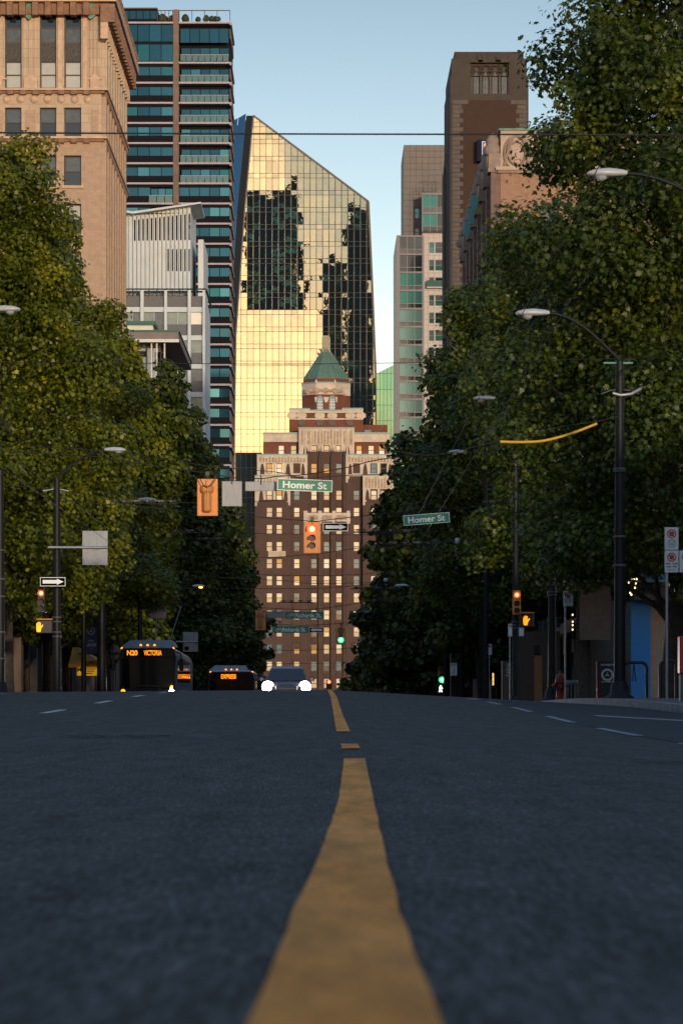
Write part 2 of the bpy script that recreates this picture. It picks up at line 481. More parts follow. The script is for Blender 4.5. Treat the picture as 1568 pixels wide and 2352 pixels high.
mb.poly([(3.9, 45.2, zr(3.9, 45.2) + .009), (KR - .05, 45.2, zr(KR, 45.2) + .009), (KR - .05, 46.4, zr(KR, 46.4) + .009), (3.9, 46.4, zr(3.9, 46.4) + .009)], concrete)
mb.build('stop_line', kind='structure')
tar = mat('tar', (0.004, 0.004, 0.004), 0.95, spec=0.02)
mb = MB()
def seam(x0, x1, y, w=.03):
    n = 14; pts = [(x0 + (x1 - x0) * k / n, y + .18 * math.sin(k * 1.7) + .1 * math.sin(k * .6)) for k in range(n + 1)]
    for (a, b), (c, d) in zip(pts[:-1], pts[1:]):
        mb.poly([(a, b, zr(a, b) + .011), (c, d, zr(c, d) + .011), (c, d + w, zr(c, d + w) + .011), (a, b + w, zr(a, b + w) + .011)], tar)
seam(-1.8, -1.05, 21.2, .16); seam(-2.6, -2.2, 20.3, .12); seam(1.6, 2.6, 16.5, .1); seam(0.9, 1.7, 17.6, .03); seam(-1.0, 0.0, 20.6, .03)
mb.build('tar_seams', kind='structure')

# ------------------------------------------------------------------ the tan stone office block on the left
def hole(u0, u1, vt, vb, y): return (X(u0, y), X(u1, y), Z(vb, y), Z(vt, y))

def tan_block():
    y0, y1, xw = 212.0, 235.5, -15.1
    t = thing('office_building', 'tan terracotta and brick office block with tall paired windows and heavy cornices on the left', 'building', (-25, y0, -3))
    M = front(y0)
    xl = X(-330, y0)
    ztop = 48.0
    bays = [(148, 187), (92, 130), (12, 50), (-44, -6), (-104, -66), (-160, -122)]
    hs = []
    for a, b in bays:
        hs.append(hole(a, b, 27, 202, y0)); hs.append(hole(a, b, 247, 313, y0))
        for r in range(9): hs.append(hole(a, b, 357 + 111 * r, 427 + 111 * r, y0))
    mb = MB()
    zb, zc1, zc2 = -3.0, Z(212, y0), Z(320, y0)
    facade(mb, M, xl, xw, zc2, ztop, hs[:], .45, terracotta)
    hs_b = [h for h in hs if h[3] < zc2]
    facade(mb, M, xl, xw, zb, zc2, hs_b, .45, buff_brick)
    # solid sides and roof, behind the openings
    mb.box(xl, xw, y0 + .5, y1, zb, zc2, buff_brick) if False else None
    mb.poly([(xl, y0, ztop), (xw, y0, ztop), (xw, y1, ztop), (xl, y1, ztop)], trim_tc)
    mb.poly([(xl, y1, zb), (xw, y1, zb), (xw, y1, ztop), (xl, y1, ztop)], buff_brick)
    mb.poly([(xl, y0, zb), (xl, y1, zb), (xl, y1, ztop), (xl, y0, ztop)], buff_brick)
    S = side_r(xw)
    shs = []
    for k in range(4):
        a = y0 + 4.2 + 4.9 * k
        shs.append((a, a + 1.3, Z(202, y0), Z(27, y0)))
        shs.append((a, a + 1.3, Z(313, y0), Z(247, y0)))
        for r in range(9): shs.append((a, a + 1.3, Z(427 + 111 * r, y0), Z(357 + 111 * r, y0)))
    facade(mb, S, y0, y1, zc2, ztop, shs, .45, terracotta)
    facade(mb, S, y0, y1, zb, zc2, [h for h in shs if h[3] < zc2], .45, buff_brick)
    mb.build('wall', t)
    # windows
    rnd = random.Random(3)
    for (a, b) in bays:
        A = hole(a, b, 27, 202, y0)
        zs = [Z(202, y0), Z(139, y0), Z(97, y0), Z(27, y0)]
        sash(t, M, A[0], A[1], zs[0], zs[1], .4, frame_dk, glass_blind, glass_blind, .09)
        sash(t, M, A[0], A[1], zs[2], zs[3], .4, frame_dk, glass_dk, glass_grey, .09)
        mb = MB(); mbox(mb, M, A[0], A[1], zs[1], zs[2], .3, .44, spandrel)
        cx, cz = (A[0] + A[1]) / 2, (zs[1] + zs[2]) / 2
        mb.ring((cx, cz), .22, .32, y0 + .29, black_metal, 12); mb.box(cx - .5, cx + .5, y0 + .27, y0 + .3, zs[2] - .08, zs[2] - .02, black_metal)
        mb.build('spandrel', t)
        A = hole(a, b, 247, 313, y0); sash(t, M, A[0], A[1], A[2], A[3], .4, frame_dk, glass_grey, glass_dk, .08)
        for r in range(9):
            A = hole(a, b, 357 + 111 * r, 427 + 111 * r, y0)
            if r == 1: up, lo = glass_blind, (glass_dk if a > 140 else glass_blind)
            elif r == 0: up, lo = glass_grey, glass_dk
            else: up, lo = rnd.choice([(glass_blind, glass_dk), (glass_grey, glass_dk), (glass_blind, glass_blind)])
            w = sash(t, M, A[0], A[1], A[2], A[3], .4, frame_dk, up, lo, .08)
            mb = MB(); mbox(mb, M, A[0] - .15, A[1] + .15, A[2] - .16, A[2] + .02, -.14, .2, trim_tc); mb.build('sill', w)
            if r == 0 and a == 92:
                mb = MB(); z = A[2] + .08
                mb.box(A[0] + .55, A[1] - .06, y0 - .1, y0 + .3, z, z + .36, white_metal)
                mb.box(A[0] + .63, A[1] - .14, y0 - .115, y0 - .1, z + .06, z + .3, black_metal)
                mb.build('air_conditioner', w)
    for h in shs:
        if h[3] - h[2] > 3:
            sash(t, S, h[0], h[1], h[2], h[3], .4, frame_dk, glass_dk, glass_grey, .09)
        elif h[3] > 20: sash(t, S, h[0], h[1], h[2], h[3], .4, frame_dk, glass_grey, glass_dk, .08)
    # pilasters, panels, cornices
    mb = MB()
    for (a, b) in ((52, 90), (-4, 10), (205, 232), (-64, -46)):
        A = hole(a, b, 20, 204, y0)
        n = 3 if b - a > 20 else 1; w = (A[1] - A[0])
        for k in range(n): mb.box(A[0] + w * (k + .18) / n, A[0] + w * (k + .82) / n, y0 - .1, y0, A[2] + .6, A[3], terracotta)
        mb.box(A[0] + .1, A[1] - .1, y0 - .22, y0, A[2] + .02, A[2] + .6, trim_tc)
        cx = (A[0] + A[1]) / 2
        mb.prism([(cx - .45, A[2] + .6), (cx + .45, A[2] + .6), (cx, A[2] + 1.0)], y0 - .16, y0, trim_tc)
        B = hole(a, b, 246, 313, y0); w = B[1] - B[0]
        mb.box(B[0] + .2 * w, B[1] - .2 * w, y0 - .07, y0, B[2] + .3, B[3] - .2, buff_brick)
    for (a, b) in ((131, 147), (51, 55), (188, 204)):
        A = hole(a, b, 22, 204, y0); mb.box(A[0] + .08, A[1] - .08, y0 - .14, y0, A[2], A[3], trim_tc)
    mb.build('pilaster', t)
    mb = MB()
    def cornice(zlo, zhi, proj, m, dent=True, y_over=.0, lip=True):
        mb.box(xl, xw + proj, y0 - proj, y0, zhi - (zhi - zlo) * .45, zhi, m)
        mb.box(xw, xw + proj, y0, y1 + y_over, zhi - (zhi - zlo) * .45, zhi, m)
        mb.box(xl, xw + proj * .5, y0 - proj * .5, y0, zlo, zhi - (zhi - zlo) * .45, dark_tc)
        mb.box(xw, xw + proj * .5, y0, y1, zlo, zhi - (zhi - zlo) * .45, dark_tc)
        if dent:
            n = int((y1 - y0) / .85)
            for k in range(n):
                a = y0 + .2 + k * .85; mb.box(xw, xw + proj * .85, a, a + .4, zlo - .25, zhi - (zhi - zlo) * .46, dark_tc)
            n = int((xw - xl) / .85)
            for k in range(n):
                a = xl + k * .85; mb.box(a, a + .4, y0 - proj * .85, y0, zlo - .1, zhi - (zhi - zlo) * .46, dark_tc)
    cornice(Z(215, y0), Z(205, y0), .45, trim_tc)
    cornice(Z(326, y0), Z(315, y0), .4, trim_tc)
    mb.build('belt_course', t)
    mb = MB()
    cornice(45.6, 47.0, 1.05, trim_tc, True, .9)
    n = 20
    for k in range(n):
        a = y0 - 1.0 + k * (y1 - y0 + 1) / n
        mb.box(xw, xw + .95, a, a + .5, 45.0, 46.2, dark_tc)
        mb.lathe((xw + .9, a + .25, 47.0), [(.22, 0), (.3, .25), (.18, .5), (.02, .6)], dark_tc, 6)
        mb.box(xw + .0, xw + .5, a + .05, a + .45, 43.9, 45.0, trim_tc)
    mb.build('cornice', t)
    mb = MB()
    for k in range(9):                              # ribs of the street side
        a = y0 + .1 + k * 2.58
        mb.box(xw, xw + .32, a, a + .75, zb, Z(222, y0), buff_brick)
        mb.box(xw, xw + .38, a, a + .7, Z(205, y0), 45, terracotta)
    mb.build('side_rib', t)
    for uc, vc in ((68, 20), (210, 20), (-52, 20)):    # green shields above
        mb = MB(); x, z = X(uc, y0), Z(vc, y0)
        pr = [(-.55, .75), (.55, .75), (.6, .1), (.35, -.5), (0, -.8), (-.35, -.5), (-.6, .1)]
        mb.prism([(x + a, z + b) for a, b in pr], y0 - .42, y0 - .16, verdigris)
        mb.lathe((x, y0 - .5, z + .1), [(.1, -.05), (.3, 0), (.34, .1)], verdigris, 10, 'y')
        mb.build('shield', t)
    for k in range(14):
        mb = MB(); x = X(-200 + k * 31, y0); mb.lathe((x, y0 - .1, Z(228, y0)), [(.05, -.08), (.22, -.04), (.3, .1)], trim_tc, 10, 'y'); mb.build('rosette', t)
tan_block()

# ------------------------------------------------------------------ blue glass tower with pale slab edges
def slab_tower():
    y0, y1 = 473.0, 488.0
    conc = mat('brown_concrete', (0.16, 0.12, 0.105), 0.85, var=0.2, scale=.6)
    slab_m = mat('slab_edge', (0.34, 0.32, 0.39), 0.7, var=0.08)
    panel = mat('black_panel', (0.010, 0.011, 0.015), 0.8, var=0.2, spec=.08)
    teal = [mat('sky_teal_glass_%s' % n, c, .08, metal=.75) for n, c in (('deep', (0.022, 0.085, 0.115)), ('mid', (0.028, 0.11, 0.145)), ('light', (0.06, 0.20, 0.24)), ('green', (0.03, 0.14, 0.15)))]  # dark glass; the teal of the mirrored sky is put into its colour
    rail = mat('balcony_glass', (0.07, 0.14, 0.15), .2, metal=.4)
    xr = X(528, y0); xl = X(262, y0)
    t = thing('glass_tower', 'tall blue glass residential tower banded with pale slab edges, behind the tan block', 'tower', ((xl + xr) / 2, y0, -7))
    mb = MB(); mb.box(xl, xr, y0 + 1.6, y1, -7, Z(52, y0), panel); mb.build('core', t)
    mb = MB(); mb.box(X(398, y0), X(411, y0), y0 - .1, y0 + 1.6, -7, Z(22, y0), conc); mb.build('concrete_pillar', t)
    lines = [52, 144] + [190 + 46.2 * k for k in range(29)]
    rnd = random.Random(5)
    for i, v in enumerate(lines):
        mb = MB()
        for a, b in ((262, 398), (411, 528)):
            mb.box(X(a, y0), X(b, y0), y0 - .35, y0 + 1.6, Z(v + 3.0, y0), Z(v - 1.2, y0), slab_m)
        mb.build('slab', t)
    def band(u0, u1, vt, vb, n, frm=panel, dep=0.0, ml=None):
        mb = MB(); w = (u1 - u0) / n; ml = ml or rnd.choice
        for k in range(n):
            a, b = X(u0 + w * k, y0), X(u0 + w * (k + 1), y0)
            tl = rnd.uniform(-.03, .03)
            mb.poly([(a + .05, y0 + dep + tl, Z(vb, y0)), (b - .05, y0 + dep - tl, Z(vb, y0)), (b - .05, y0 + dep - tl, Z(vt, y0)), (a + .05, y0 + dep + tl, Z(vt, y0))], rnd.choice(teal if rnd.random() < .35 else teal[:2]))
            mb.box(a - .05, a + .05, y0 + dep - .08, y0 + dep + .08, Z(vb, y0), Z(vt, y0), frm)
        mb.box(X(u0, y0), X(u1, y0), y0 + dep - .06, y0 + dep + .08, Z(vt, y0), Z(vt - 1.2, y0), frm)
        mb.build('window_band', t)
    # double-height top storey
    band(262, 398, 57, 95, 5); band(262, 398, 102, 140, 5); band(414, 526, 66, 98, 5)
    band(416, 526, 108, 140, 5, dep=1.0)
    solid = MB(); balc = []
    def black(u0, u1, vt, vb, d=0.02): solid.box(X(u0, y0), X(u1, y0), y0 + d, y0 + d + .3, Z(vb, y0), Z(vt, y0), panel)
    black(262, 398, 95, 102); balc.append((414, 526, 127, 141))
    for i, v in enumerate(lines[1:]):
        v0 = v + 3.0
        band(262, 346 if 6 <= i < 9 else 398, v0 + 7, v0 + 26, 3 if 6 <= i < 9 else 5); black(262, 398, v0 + 26, v0 + 42); black(262, 398, v0, v0 + 6)
        if i < 6:
            band(416, 526, v0 + 9, v0 + 40, 5, dep=1.2); balc.append((414, 526, v0 + 27, v0 + 42))
        else:
            band(412, 528, v0 + 7, v0 + 26, 5); black(411, 528, v0 + 26, v0 + 42); black(411, 528, v0, v0 + 6)
        if 6 <= i < 9:
            band(346, 397, v0 + 8, v0 + 40, 3, dep=.7); balc.append((342, 397, v0 + 26, v0 + 42))
    solid.build('spandrel_panels', t)
    for a, b, vt, vb in balc:
        mb = MB(); n = max(3, int((b - a) / 14)); w = (b - a) / n
        for k in range(n): mb.box(X(a + w * k + .8, y0), X(a + w * (k + 1) - .8, y0), y0 - .3, y0 - .26, Z(vb, y0), Z(vt, y0), rail)
        mb.box(X(a, y0), X(b, y0), y0 - .33, y0 - .24, Z(vt, y0), Z(vt - 1, y0), slab_m)
        mb.build('balcony', t)
    # edge profile on the corner and roof garden
    mb = MB()
    for v in lines: mb.box(xr, xr + .28, y0 - .2, y1, Z(v + 6, y0), Z(v - 1, y0), slab_m)
    for v in lines:
        mb.box(xr, xr + .12, y0, y1, Z(v + 38, y0), Z(v + 14, y0), conc)
    mb.build('side_edge', t)
    mb = MB()
    for a, b in ((362, 397), (412, 528)):
        n = 4
        for k in range(n + 1): mb.box(X(a + (b - a) * k / n, y0) - .05, X(a + (b - a) * k / n, y0) + .05, y0, y0 + .1, Z(48, y0), Z(24, y0), frame_dk)
        mb.box(X(a, y0), X(b, y0), y0, y0 + .1, Z(25, y0), Z(23, y0), frame_dk)
    mb.build('roof_railing', t)
    mb = MB(); mb.box(xl, X(361, y0), y0 + .4, y1, Z(50, y0), Z(20, y0), panel)
    mb.box(xl, X(362, y0), y0 + .1, y1, Z(20, y0), Z(17, y0), frame_dk)
    for k in range(5): mb.poly([(X(282 + 16 * k, y0), y0 + .38, Z(42, y0)), (X(296 + 16 * k, y0), y0 + .38, Z(42, y0)), (X(296 + 16 * k, y0), y0 + .38, Z(24, y0)), (X(282 + 16 * k, y0), y0 + .38, Z(24, y0))], teal[0])
    mb.build('penthouse', t)
    mb = MB()
    leafm = mat('roof_plants', (0.03, 0.045, 0.02), .9, var=.4)
    for k in range(26):
        u = rnd.choice([rnd.uniform(365, 396), rnd.uniform(414, 526)]); r = rnd.uniform(.25, .7)
        mb.lathe((X(u, y0), y0 + rnd.uniform(.6, 2), Z(46, y0)), [(r * .5, 0), (r, r * .7), (r * .6, r * 1.6), (.02, r * 1.9)], leafm, 6)
    mb.build('roof_planting', t)
slab_tower()

# ------------------------------------------------------------------ white louvred block and its framed lower wing
def louvre_block():
    y0 = 370.0
    wt = mat('white_concrete', (0.52, 0.59, 0.63), 0.8, var=0.08, scale=.4)
    dk = mat('louvre_dark', (0.006, 0.006, 0.008), .8)
    gr = mat('grey_panel', (0.10, 0.105, 0.115), .6, var=.15)
    wg = mat('office_glass', (0.16, 0.20, 0.19), .15, var=.35, scale=.35, metal=.3)
    bl = mat('white_blind', (.75, .75, .68), .5)
    t = thing('louvred_building', 'white building with vertical fins, black louvre slots and an upswept roof below the blue tower', 'building', (X(370, y0), y0, -6))
    M = front(y0)
    x0, x1 = X(262, y0), X(437.5, y0)
    y1 = 386.0
    mb = MB()
    slots = [(X(305.6 + 9.62 * k, y0), X(311.8 + 9.62 * k, y0), Z(553 - k * .12, y0), Z(505 - k * 1.05, y0)) for k in range(14)]
    slots2 = [(X(382 + 9.62 * k, y0), X(388.4 + 9.62 * k, y0), Z(623, y0), Z(572, y0)) for k in range(6)]
    facade(mb, M, x0, x1, -6, Z(489, y0), slots + slots2, 1.0, wt)
    mb.poly([(x0, y0, Z(489, y0)), (x1, y0, Z(489, y0)), (x1, y0, Z(474, y0)), (X(307, y0), y0, Z(494, y0)), (x0, y0, Z(489, y0))], wt)
    mb.poly([(x1, y0, -6), (x1, y1, -6), (x1, y1, Z(474, y0) + 1), (x1, y0, Z(474, y0))], wt)
    mb.poly([(x0, y1, -6), (x1, y1, -6), (x1, y1, Z(480, y0)), (x0, y1, Z(480, y0))], wt)
    mb.build('wall', t)
    mb = MB(); mb.box(x0 + .1, x1 - .2, y0 + 1.0, y0 + 1.3, Z(640, y0), Z(492, y0), dk); mb.build('louvre_backing', t)
    mb = MB()
    for k in range(20):
        u = 284 + 9.62 * (k - 1) + 3.2
        if u > 440: break
        zt = Z(489 if u < 307 else 494 - (u - 307) * 26 / 156 + 3, y0)
        mb.box(X(u, y0), X(u + 2.0, y0), y0 - .45, y0, Z(700, y0), zt, wt)
    mb.build('fin', t)
    mb = MB()
    rp = [(X(262, y0), Z(487, y0)), (X(307, y0), Z(495, y0)), (X(463, y0), Z(472, y0)), (X(463, y0), Z(468, y0)), (X(307, y0), Z(490, y0)), (X(262, y0), Z(482, y0))]
    mb.loft([[(x, y0 - 1.5, z) for x, z in rp], [(x, y0 + 10, z) for x, z in rp]], wt)
    mb.build('roof', t)
    mb = MB(); mb.box(X(452, y0) , X(464.5, y0), y0 + 4, y1 + 2, -6, Z(539, y0), wt); mb.build('stair_shaft', t)
    # lower wing
    b0, b1 = X(262, y0), X(471, y0); ya = y0 - 2.0; M2 = front(ya)
    t2 = thing('framed_building', 'white framed office wing with grey panels and square windows under the louvred block', 'building', (X(400, ya), ya, -6))
    mb = MB()
    cols = [(262, 285), (323.5, 331), (378, 384.5), (432, 439), (466, 471.5)]
    for a, b in cols: mb.box(X(a, ya), X(b, ya), ya - .5, ya + .4, -6, Z(668 if a > 300 else 668, ya), wt)
    mb.build('column', t2)
    rnd = random.Random(8)
    mbs, mbw = MB(), MB()
    for r in range(9):
        o = 65.0 * r
        mbs.box(b0, X(470, ya), ya, ya + .35, Z(705 + o, ya), Z(680 + o, ya), gr)
        mbw.box(b0, X(470, ya), ya - .12, ya + .5, Z(717 + o, ya), Z(705.5 + o, ya), wt)
        for (a, b), (c, d) in zip(cols[:-1], cols[1:]):
            m_ = (b + c) / 2
            mb = MB()
            one = c > 460
            for p, q in (((b, c),) if one else ((b, m_ - .6), (m_ + .6, c))):
                mm = bl if (one and r == 0) else (wg if rnd.random() < .7 else glass_grey)
                mb.poly([(X(p, ya), ya + .25, Z(745 + o, ya)), (X(q, ya), ya + .25, Z(745 + o, ya)), (X(q, ya), ya + .25, Z(717 + o, ya)), (X(p, ya), ya + .25, Z(717 + o, ya))], mm)
            if not one: mb.box(X(m_ - .6, ya), X(m_ + .6, ya), ya + .1, ya + .3, Z(745 + o, ya), Z(717 + o, ya), wt)
            mb.build('window', t2)
    mbs.build('spandrel_panels', t2); mbw.build('floor_band', t2)
    mb = MB()
    mb.poly([(X(471.4, ya), ya, -6), (X(471.4, ya), 384, -6), (X(471.4, ya), 384, Z(690, ya)), (X(471.4, ya), ya, Z(672, ya))], wt)
    mb.poly([(b0, ya, Z(668, ya)), (X(471, ya), ya, Z(668, ya)), (X(471, ya), y0 - .3, Z(668, ya)), (b0, y0 - .3, Z(668, ya))], gr)
    mb.build('side_wall', t2)
    mb = MB()
    for zz in (664, 670): mb.tube([P(262, zz, ya - .3), P(474, zz, ya - .3), (X(474, ya), 384, Z(zz, ya))], .09, frame_dk, 6)
    for k in range(12): mb.tube([P(270 + 18 * k, 664, ya - .3), P(270 + 18 * k, 680, ya - .3)], .06, frame_dk, 5)
    mb.build('roof_rail', t2)
louvre_block()

def canopy_house():
    y0, y1, xw = 290.0, 318.0, -13.6
    gm = mat('green_flashing', (0.02, 0.12, 0.085), .6)
    gy = mat('grey_render', (0.20, 0.185, 0.19), .85, var=.15, scale=1)
    pl = mat('pale_blue_wall', (0.33, 0.40, 0.47), .8, var=.15, scale=.8)
    t = thing('flat_roofed_building', 'low pale building with a deep overhanging grey roof and green edging, above the left trees', 'building', (X(340, y0), y0, -5))
    zt, zb = Z(762, y0), Z(779, y0)
    mb = MB()
    mb.box(X(240, y0), xw, y0, y1, zb, zt, gy); mb.build('roof', t)
    mb = MB(); mb.box(X(240, y0), xw + .1, y0 - .1, y1 + .1, zt, zt + .16, gm)
    mb.box(X(240, y0), xw + .05, y0 - .06, y0 + .25, Z(786, y0), zb, white_metal)
    mb.build('roof_edge', t)
    mb = MB()
    hs = [(X(302, y0), X(332, y0), Z(812, y0), Z(798, y0)), (X(352, y0), X(372, y0), Z(835, y0), Z(800, y0))]
    facade(mb, front(y0 + 3), X(240, y0), xw - 1.8, -5, zb, hs, .4, pl)
    mb.poly([(xw - 1.8, y0 + 3, -5), (xw - 1.8, y1, -5), (xw - 1.8, y1, zb), (xw - 1.8, y0 + 3, zb)], gy)
    mb.poly([(X(240, y0), y1, -5), (xw - 1.8, y1, -5), (xw - 1.8, y1, zb), (X(240, y0), y1, zb)], gy)
    mb.build('wall', t)
    for h in hs:
        sash(t, front(y0 + 3), h[0], h[1], h[2], h[3], .35, frame_dk, glass_dk, glass_dk, .08)
    mb = MB()
    for u in (346, 358, 376): mb.box(X(u, y0), X(u + 3, y0), y0 + .6, y0 + .9, -5, zb, white_metal)
    mb.build('mullion', t)
    mb = MB(); mb.box(X(285, y0), X(345, y0), y0 + 5, y0 + 16, zt + .1, Z(747, y0 + 5), white_metal)
    mb.box(X(240, y0), X(350, y0), y0 + 4.7, y0 + 16.5, Z(747, y0 + 5), Z(738, y0 + 5), gm)
    mb.build('penthouse', t)
canopy_house()

# ------------------------------------------------------------------ slanted mirror-glass tower
def clip(poly, pts):
    out = poly
    n = len(pts)
    for i in range(n):
        a, b = pts[i], pts[(i + 1) % n]; inp, out = out, []
        if not inp: return []
        def side(p): return (b[0] - a[0]) * (p[1] - a[1]) - (b[1] - a[1]) * (p[0] - a[0])
        for j in range(len(inp)):
            p, q = inp[j], inp[(j + 1) % len(inp)]; sp, sq = side(p), side(q)
            if sp >= 0: out.append(p)
            if (sp >= 0) != (sq >= 0):
                k = sp / (sp - sq); out.append((p[0] + (q[0] - p[0]) * k, p[1] + (q[1] - p[1]) * k))
    return out

TH = R(18.0)
TX, TY = -6.0, 865.0
def on_face(u, v, off=0.0):
    """point of the tower's turned front plane seen along (u, v); off = metres proud of it"""
    k = (u - U0) / F; tt = math.tan(TH)
    x = k * (TY - TX * tt) / (1 - tt * k); y = TY + (x - TX) * tt
    return Vector((x + off * math.sin(TH), y - off * math.cos(TH), H - (v - V0) * y / F))
def slanted_tower():
    mirror = mat('mirror_glass', (0.325, 0.30, 0.215), 0.012, metal=1.0)
    nt = mirror.node_tree; wn_ = nt.nodes.new('ShaderNodeTexNoise'); wn_.inputs['Scale'].default_value = .55; wn_.inputs['Detail'].default_value = 2
    gp = nt.nodes.new('ShaderNodeNewGeometry'); nt.links.new(gp.outputs['Position'], wn_.inputs['Vector'])
    bp = nt.nodes.new('ShaderNodeBump'); bp.inputs['Strength'].default_value = 1.0; bp.inputs['Distance'].default_value = .009
    nt.links.new(wn_.outputs[0], bp.inputs['Height']); nt.links.new(bp.outputs[0], nt.nodes['Principled BSDF'].inputs['Normal'])
    bluem = mat('blue_mirror_glass', (0.16, 0.30, 0.42), 0.03, metal=1.0)
    mull = mat('mullion', (0.05, 0.05, 0.055), .4, metal=.3)
    edge = mat('tower_edge', (0.10, 0.085, 0.08), .5)
    t = thing('slanted_tower', 'glass tower with a sharply slanted top mirroring golden sky and dark towers', 'tower', (TX, TY, -6.5))
    outline = [(581.8, 265.5), (845.8, 463), (854, 640), (866.8, 966), (867, 1200), (537, 1200), (538.5, 1003), (541.8, 769.6), (562, 480)]
    rnd = random.Random(21)
    nrm = Vector((math.sin(TH), -math.cos(TH), 0)); ax = Vector((math.cos(TH), math.sin(TH), 0))
    mb, mm = MB(), MB()
    us = [524 + 14.45 * k for k in range(25)]
    rows = []; v = 252.0
    while v < 1190:
        rows += [(v, v + 28.5), (v + 28.5, v + 39.2)]; v += 39.2
    for i in range(len(us) - 1):
        for (va, vb) in rows:
            c = clip([(us[i] + .3, va + .3), (us[i + 1] - .3, va + .3), (us[i + 1] - .3, vb - .3), (us[i] + .3, vb - .3)], outline)
            if len(c) < 3: continue
            uc, vc = (us[i] + us[i + 1]) / 2, (va + vb) / 2
            s = (uc - 702) / 160
            yaw = R(4.0) * s + rnd.gauss(0, R(.26)); pit = rnd.gauss(0, R(.24)) - R(1.3)
            if vc > 713 and uc < 738:                  # the folded lower-left field of the facade faces further round to the left
                pit += R(1.3); yaw = R((17.6 + 3.8 * (uc - 545) / 190 - 36 - math.degrees((uc - U0) / F)) / 2) + rnd.gauss(0, R(.13))
            if vc < 440 - (uc - 560) * .1 and uc < 655:  # and so does its top corner
                yaw = R((20.0 + 4.5 * (uc - 575) / 80 - 36 - math.degrees((uc - U0) / F)) / 2) + rnd.gauss(0, R(.2))
            o = on_face(uc, vc)
            pts = []
            for (a, b) in c:
                p = on_face(a, b); l = (p - o).dot(ax); h = p.z - o.z
                pts.append(p + nrm * (-l * math.tan(yaw) - h * math.tan(pit)))
            mb.poly(pts, mirror)
    mb.build('glass_facade', t)
    poly_ok = lambda seg: seg
    def line(p, q, w, m, b=mm):                       # thin bar proud of the glass
        P0, P1 = on_face(*p, off=.02), on_face(*q, off=.02)
        d = (P1 - P0).normalized(); sd = d.cross(nrm).normalized() * w / 2
        rings = [[P_ + sd, P_ - sd, P_ - sd + nrm * .16, P_ + sd + nrm * .16] for P_ in (P0, P1)]
        b.loft([[tuple(x) for x in r_] for r_ in rings], m)
    def cliprange(fixed, vert):
        c = clip([(fixed - .01, 100), (fixed + .01, 100), (fixed + .01, 1300), (fixed - .01, 1300)], outline) if vert else clip([(400, fixed - .01), (1000, fixed - .01), (1000, fixed + .01), (400, fixed + .01)], outline)
        if not c: return None
        k = 1 if vert else 0
        return min(p[k] for p in c), max(p[k] for p in c)
    for u in us:
        r = cliprange(u, True)
        if r: line((u, r[0]), (u, r[1]), .13, mull)
    for (va, vb) in rows:
        r = cliprange(va, False)
        if r: line((r[0], va), (r[1], va), .10, mull)
    mm.build('mullions', t)
    mb = MB()
    for p, q in zip(outline[:4], outline[1:5]): line(p, q, .5, edge, mb)
    for p, q in zip(outline[5:], outline[6:] + outline[:1]): line(p, q, .35, edge, mb)
    mb.build('edge_trim', t)
    # body behind the glass, recessed dark slot and the blue left facet
    mb = MB()
    back = nrm * -.8; deep = nrm * -30
    r0 = [on_face(*p) + back for p in outline]; r1 = [on_face(*p) + deep for p in outline]
    mb.loft([[tuple(p) for p in r0], [tuple(p) for p in r1]], frame_dk)
    mb.build('body', t)
    mb = MB()
    A = [on_face(581.8, 265.5), on_face(562, 480), on_face(541.8, 769.6), on_face(537, 1200)]
    sl = [(571.8, 262), (551, 480), (533, 769.6), (526, 1200)]
    B = [on_face(*p, off=-2.5) for p in sl]
    for i in range(3): mb.poly([tuple(A[i]), tuple(A[i + 1]), tuple(B[i + 1]), tuple(B[i])], frame_dk)
    mb.build('slot', t)
    mb = MB()
    n = 12
    for i in range(n):
        v0_, v1_ = 256 + (1190 - 256) * i / n, 256 + (1190 - 256) * (i + 1) / n
        def lx(v): return float(np.interp(v, [256, 480, 770, 1200], [571.8, 551, 533, 526]))
        for k in range(3):
            def q(kk, v): return on_face(lx(v) - 15 * kk, v + (8 * kk if i == 0 and v < 260 else 0), off=-2.5 + kk * -1.5)
            a, b, c, d = q(k, v0_ + 1), q(k, v1_ - .6), q(k + 1, v1_ - .6), q(k + 1, v0_ + 1)
            a.x -= .08; d.x += .08; b.x -= .08; c.x += .08
            mb.poly([tuple(a), tuple(b), tuple(c), tuple(d)], bluem)
    mb.build('side_glass', t)
slanted_tower()

def mirrored_tower(label, phi0, phi1, L, zt, depth, seed, teal_share=.5):
    """a dark office tower off to the right, seen only in the slanted tower's glass"""
    rnd = random.Random(seed)
    ox, oy = -6.0, 868.0
    a, b = Vector((ox + L * math.sin(R(phi0)), oy - L * math.cos(R(phi0)), 0)), Vector((ox + L * math.sin(R(phi1)), oy - L * math.cos(R(phi1)), 0))
    t = thing('office_tower', label, 'tower', (a.x, a.y, -6.5), 'dark towers seen only in the mirror glass')
    ax = (b - a).normalized(); wd = (b - a).length; nr = Vector((ax.y, -ax.x, 0))
    if nr.dot(a - Vector((ox, oy, 0))) < 0: nr = -nr
    dk = mat('dark_tower_wall', (0.09, 0.15, 0.22), .6); tg = mat('dark_tower_glass', (0.09, 0.36, 0.46), .12, metal=.5)
    mb = MB()
    pts = [a, b, b + nr * depth, a + nr * depth]
    mb.loft([[(p.x, p.y, -6.5) for p in pts], [(p.x, p.y, zt) for p in pts]], dk)
    mb.build('wall', t)
    z = 6.0
    mb = MB()
    while z < zt - 4:
        n = int(wd / 9)
        for k in range(n):
            if rnd.random() < teal_share:
                p, q = a + ax * (wd * (k + .03) / n) - nr * .05, a + ax * (wd * (k + .97) / n) - nr * .05
                mb.poly([(p.x, p.y, z), (q.x, q.y, z), (q.x, q.y, z + 1.5), (p.x, p.y, z + 1.5)], tg)
        z += 3.9
    mb.build('window_grid', t, kind='stuff')
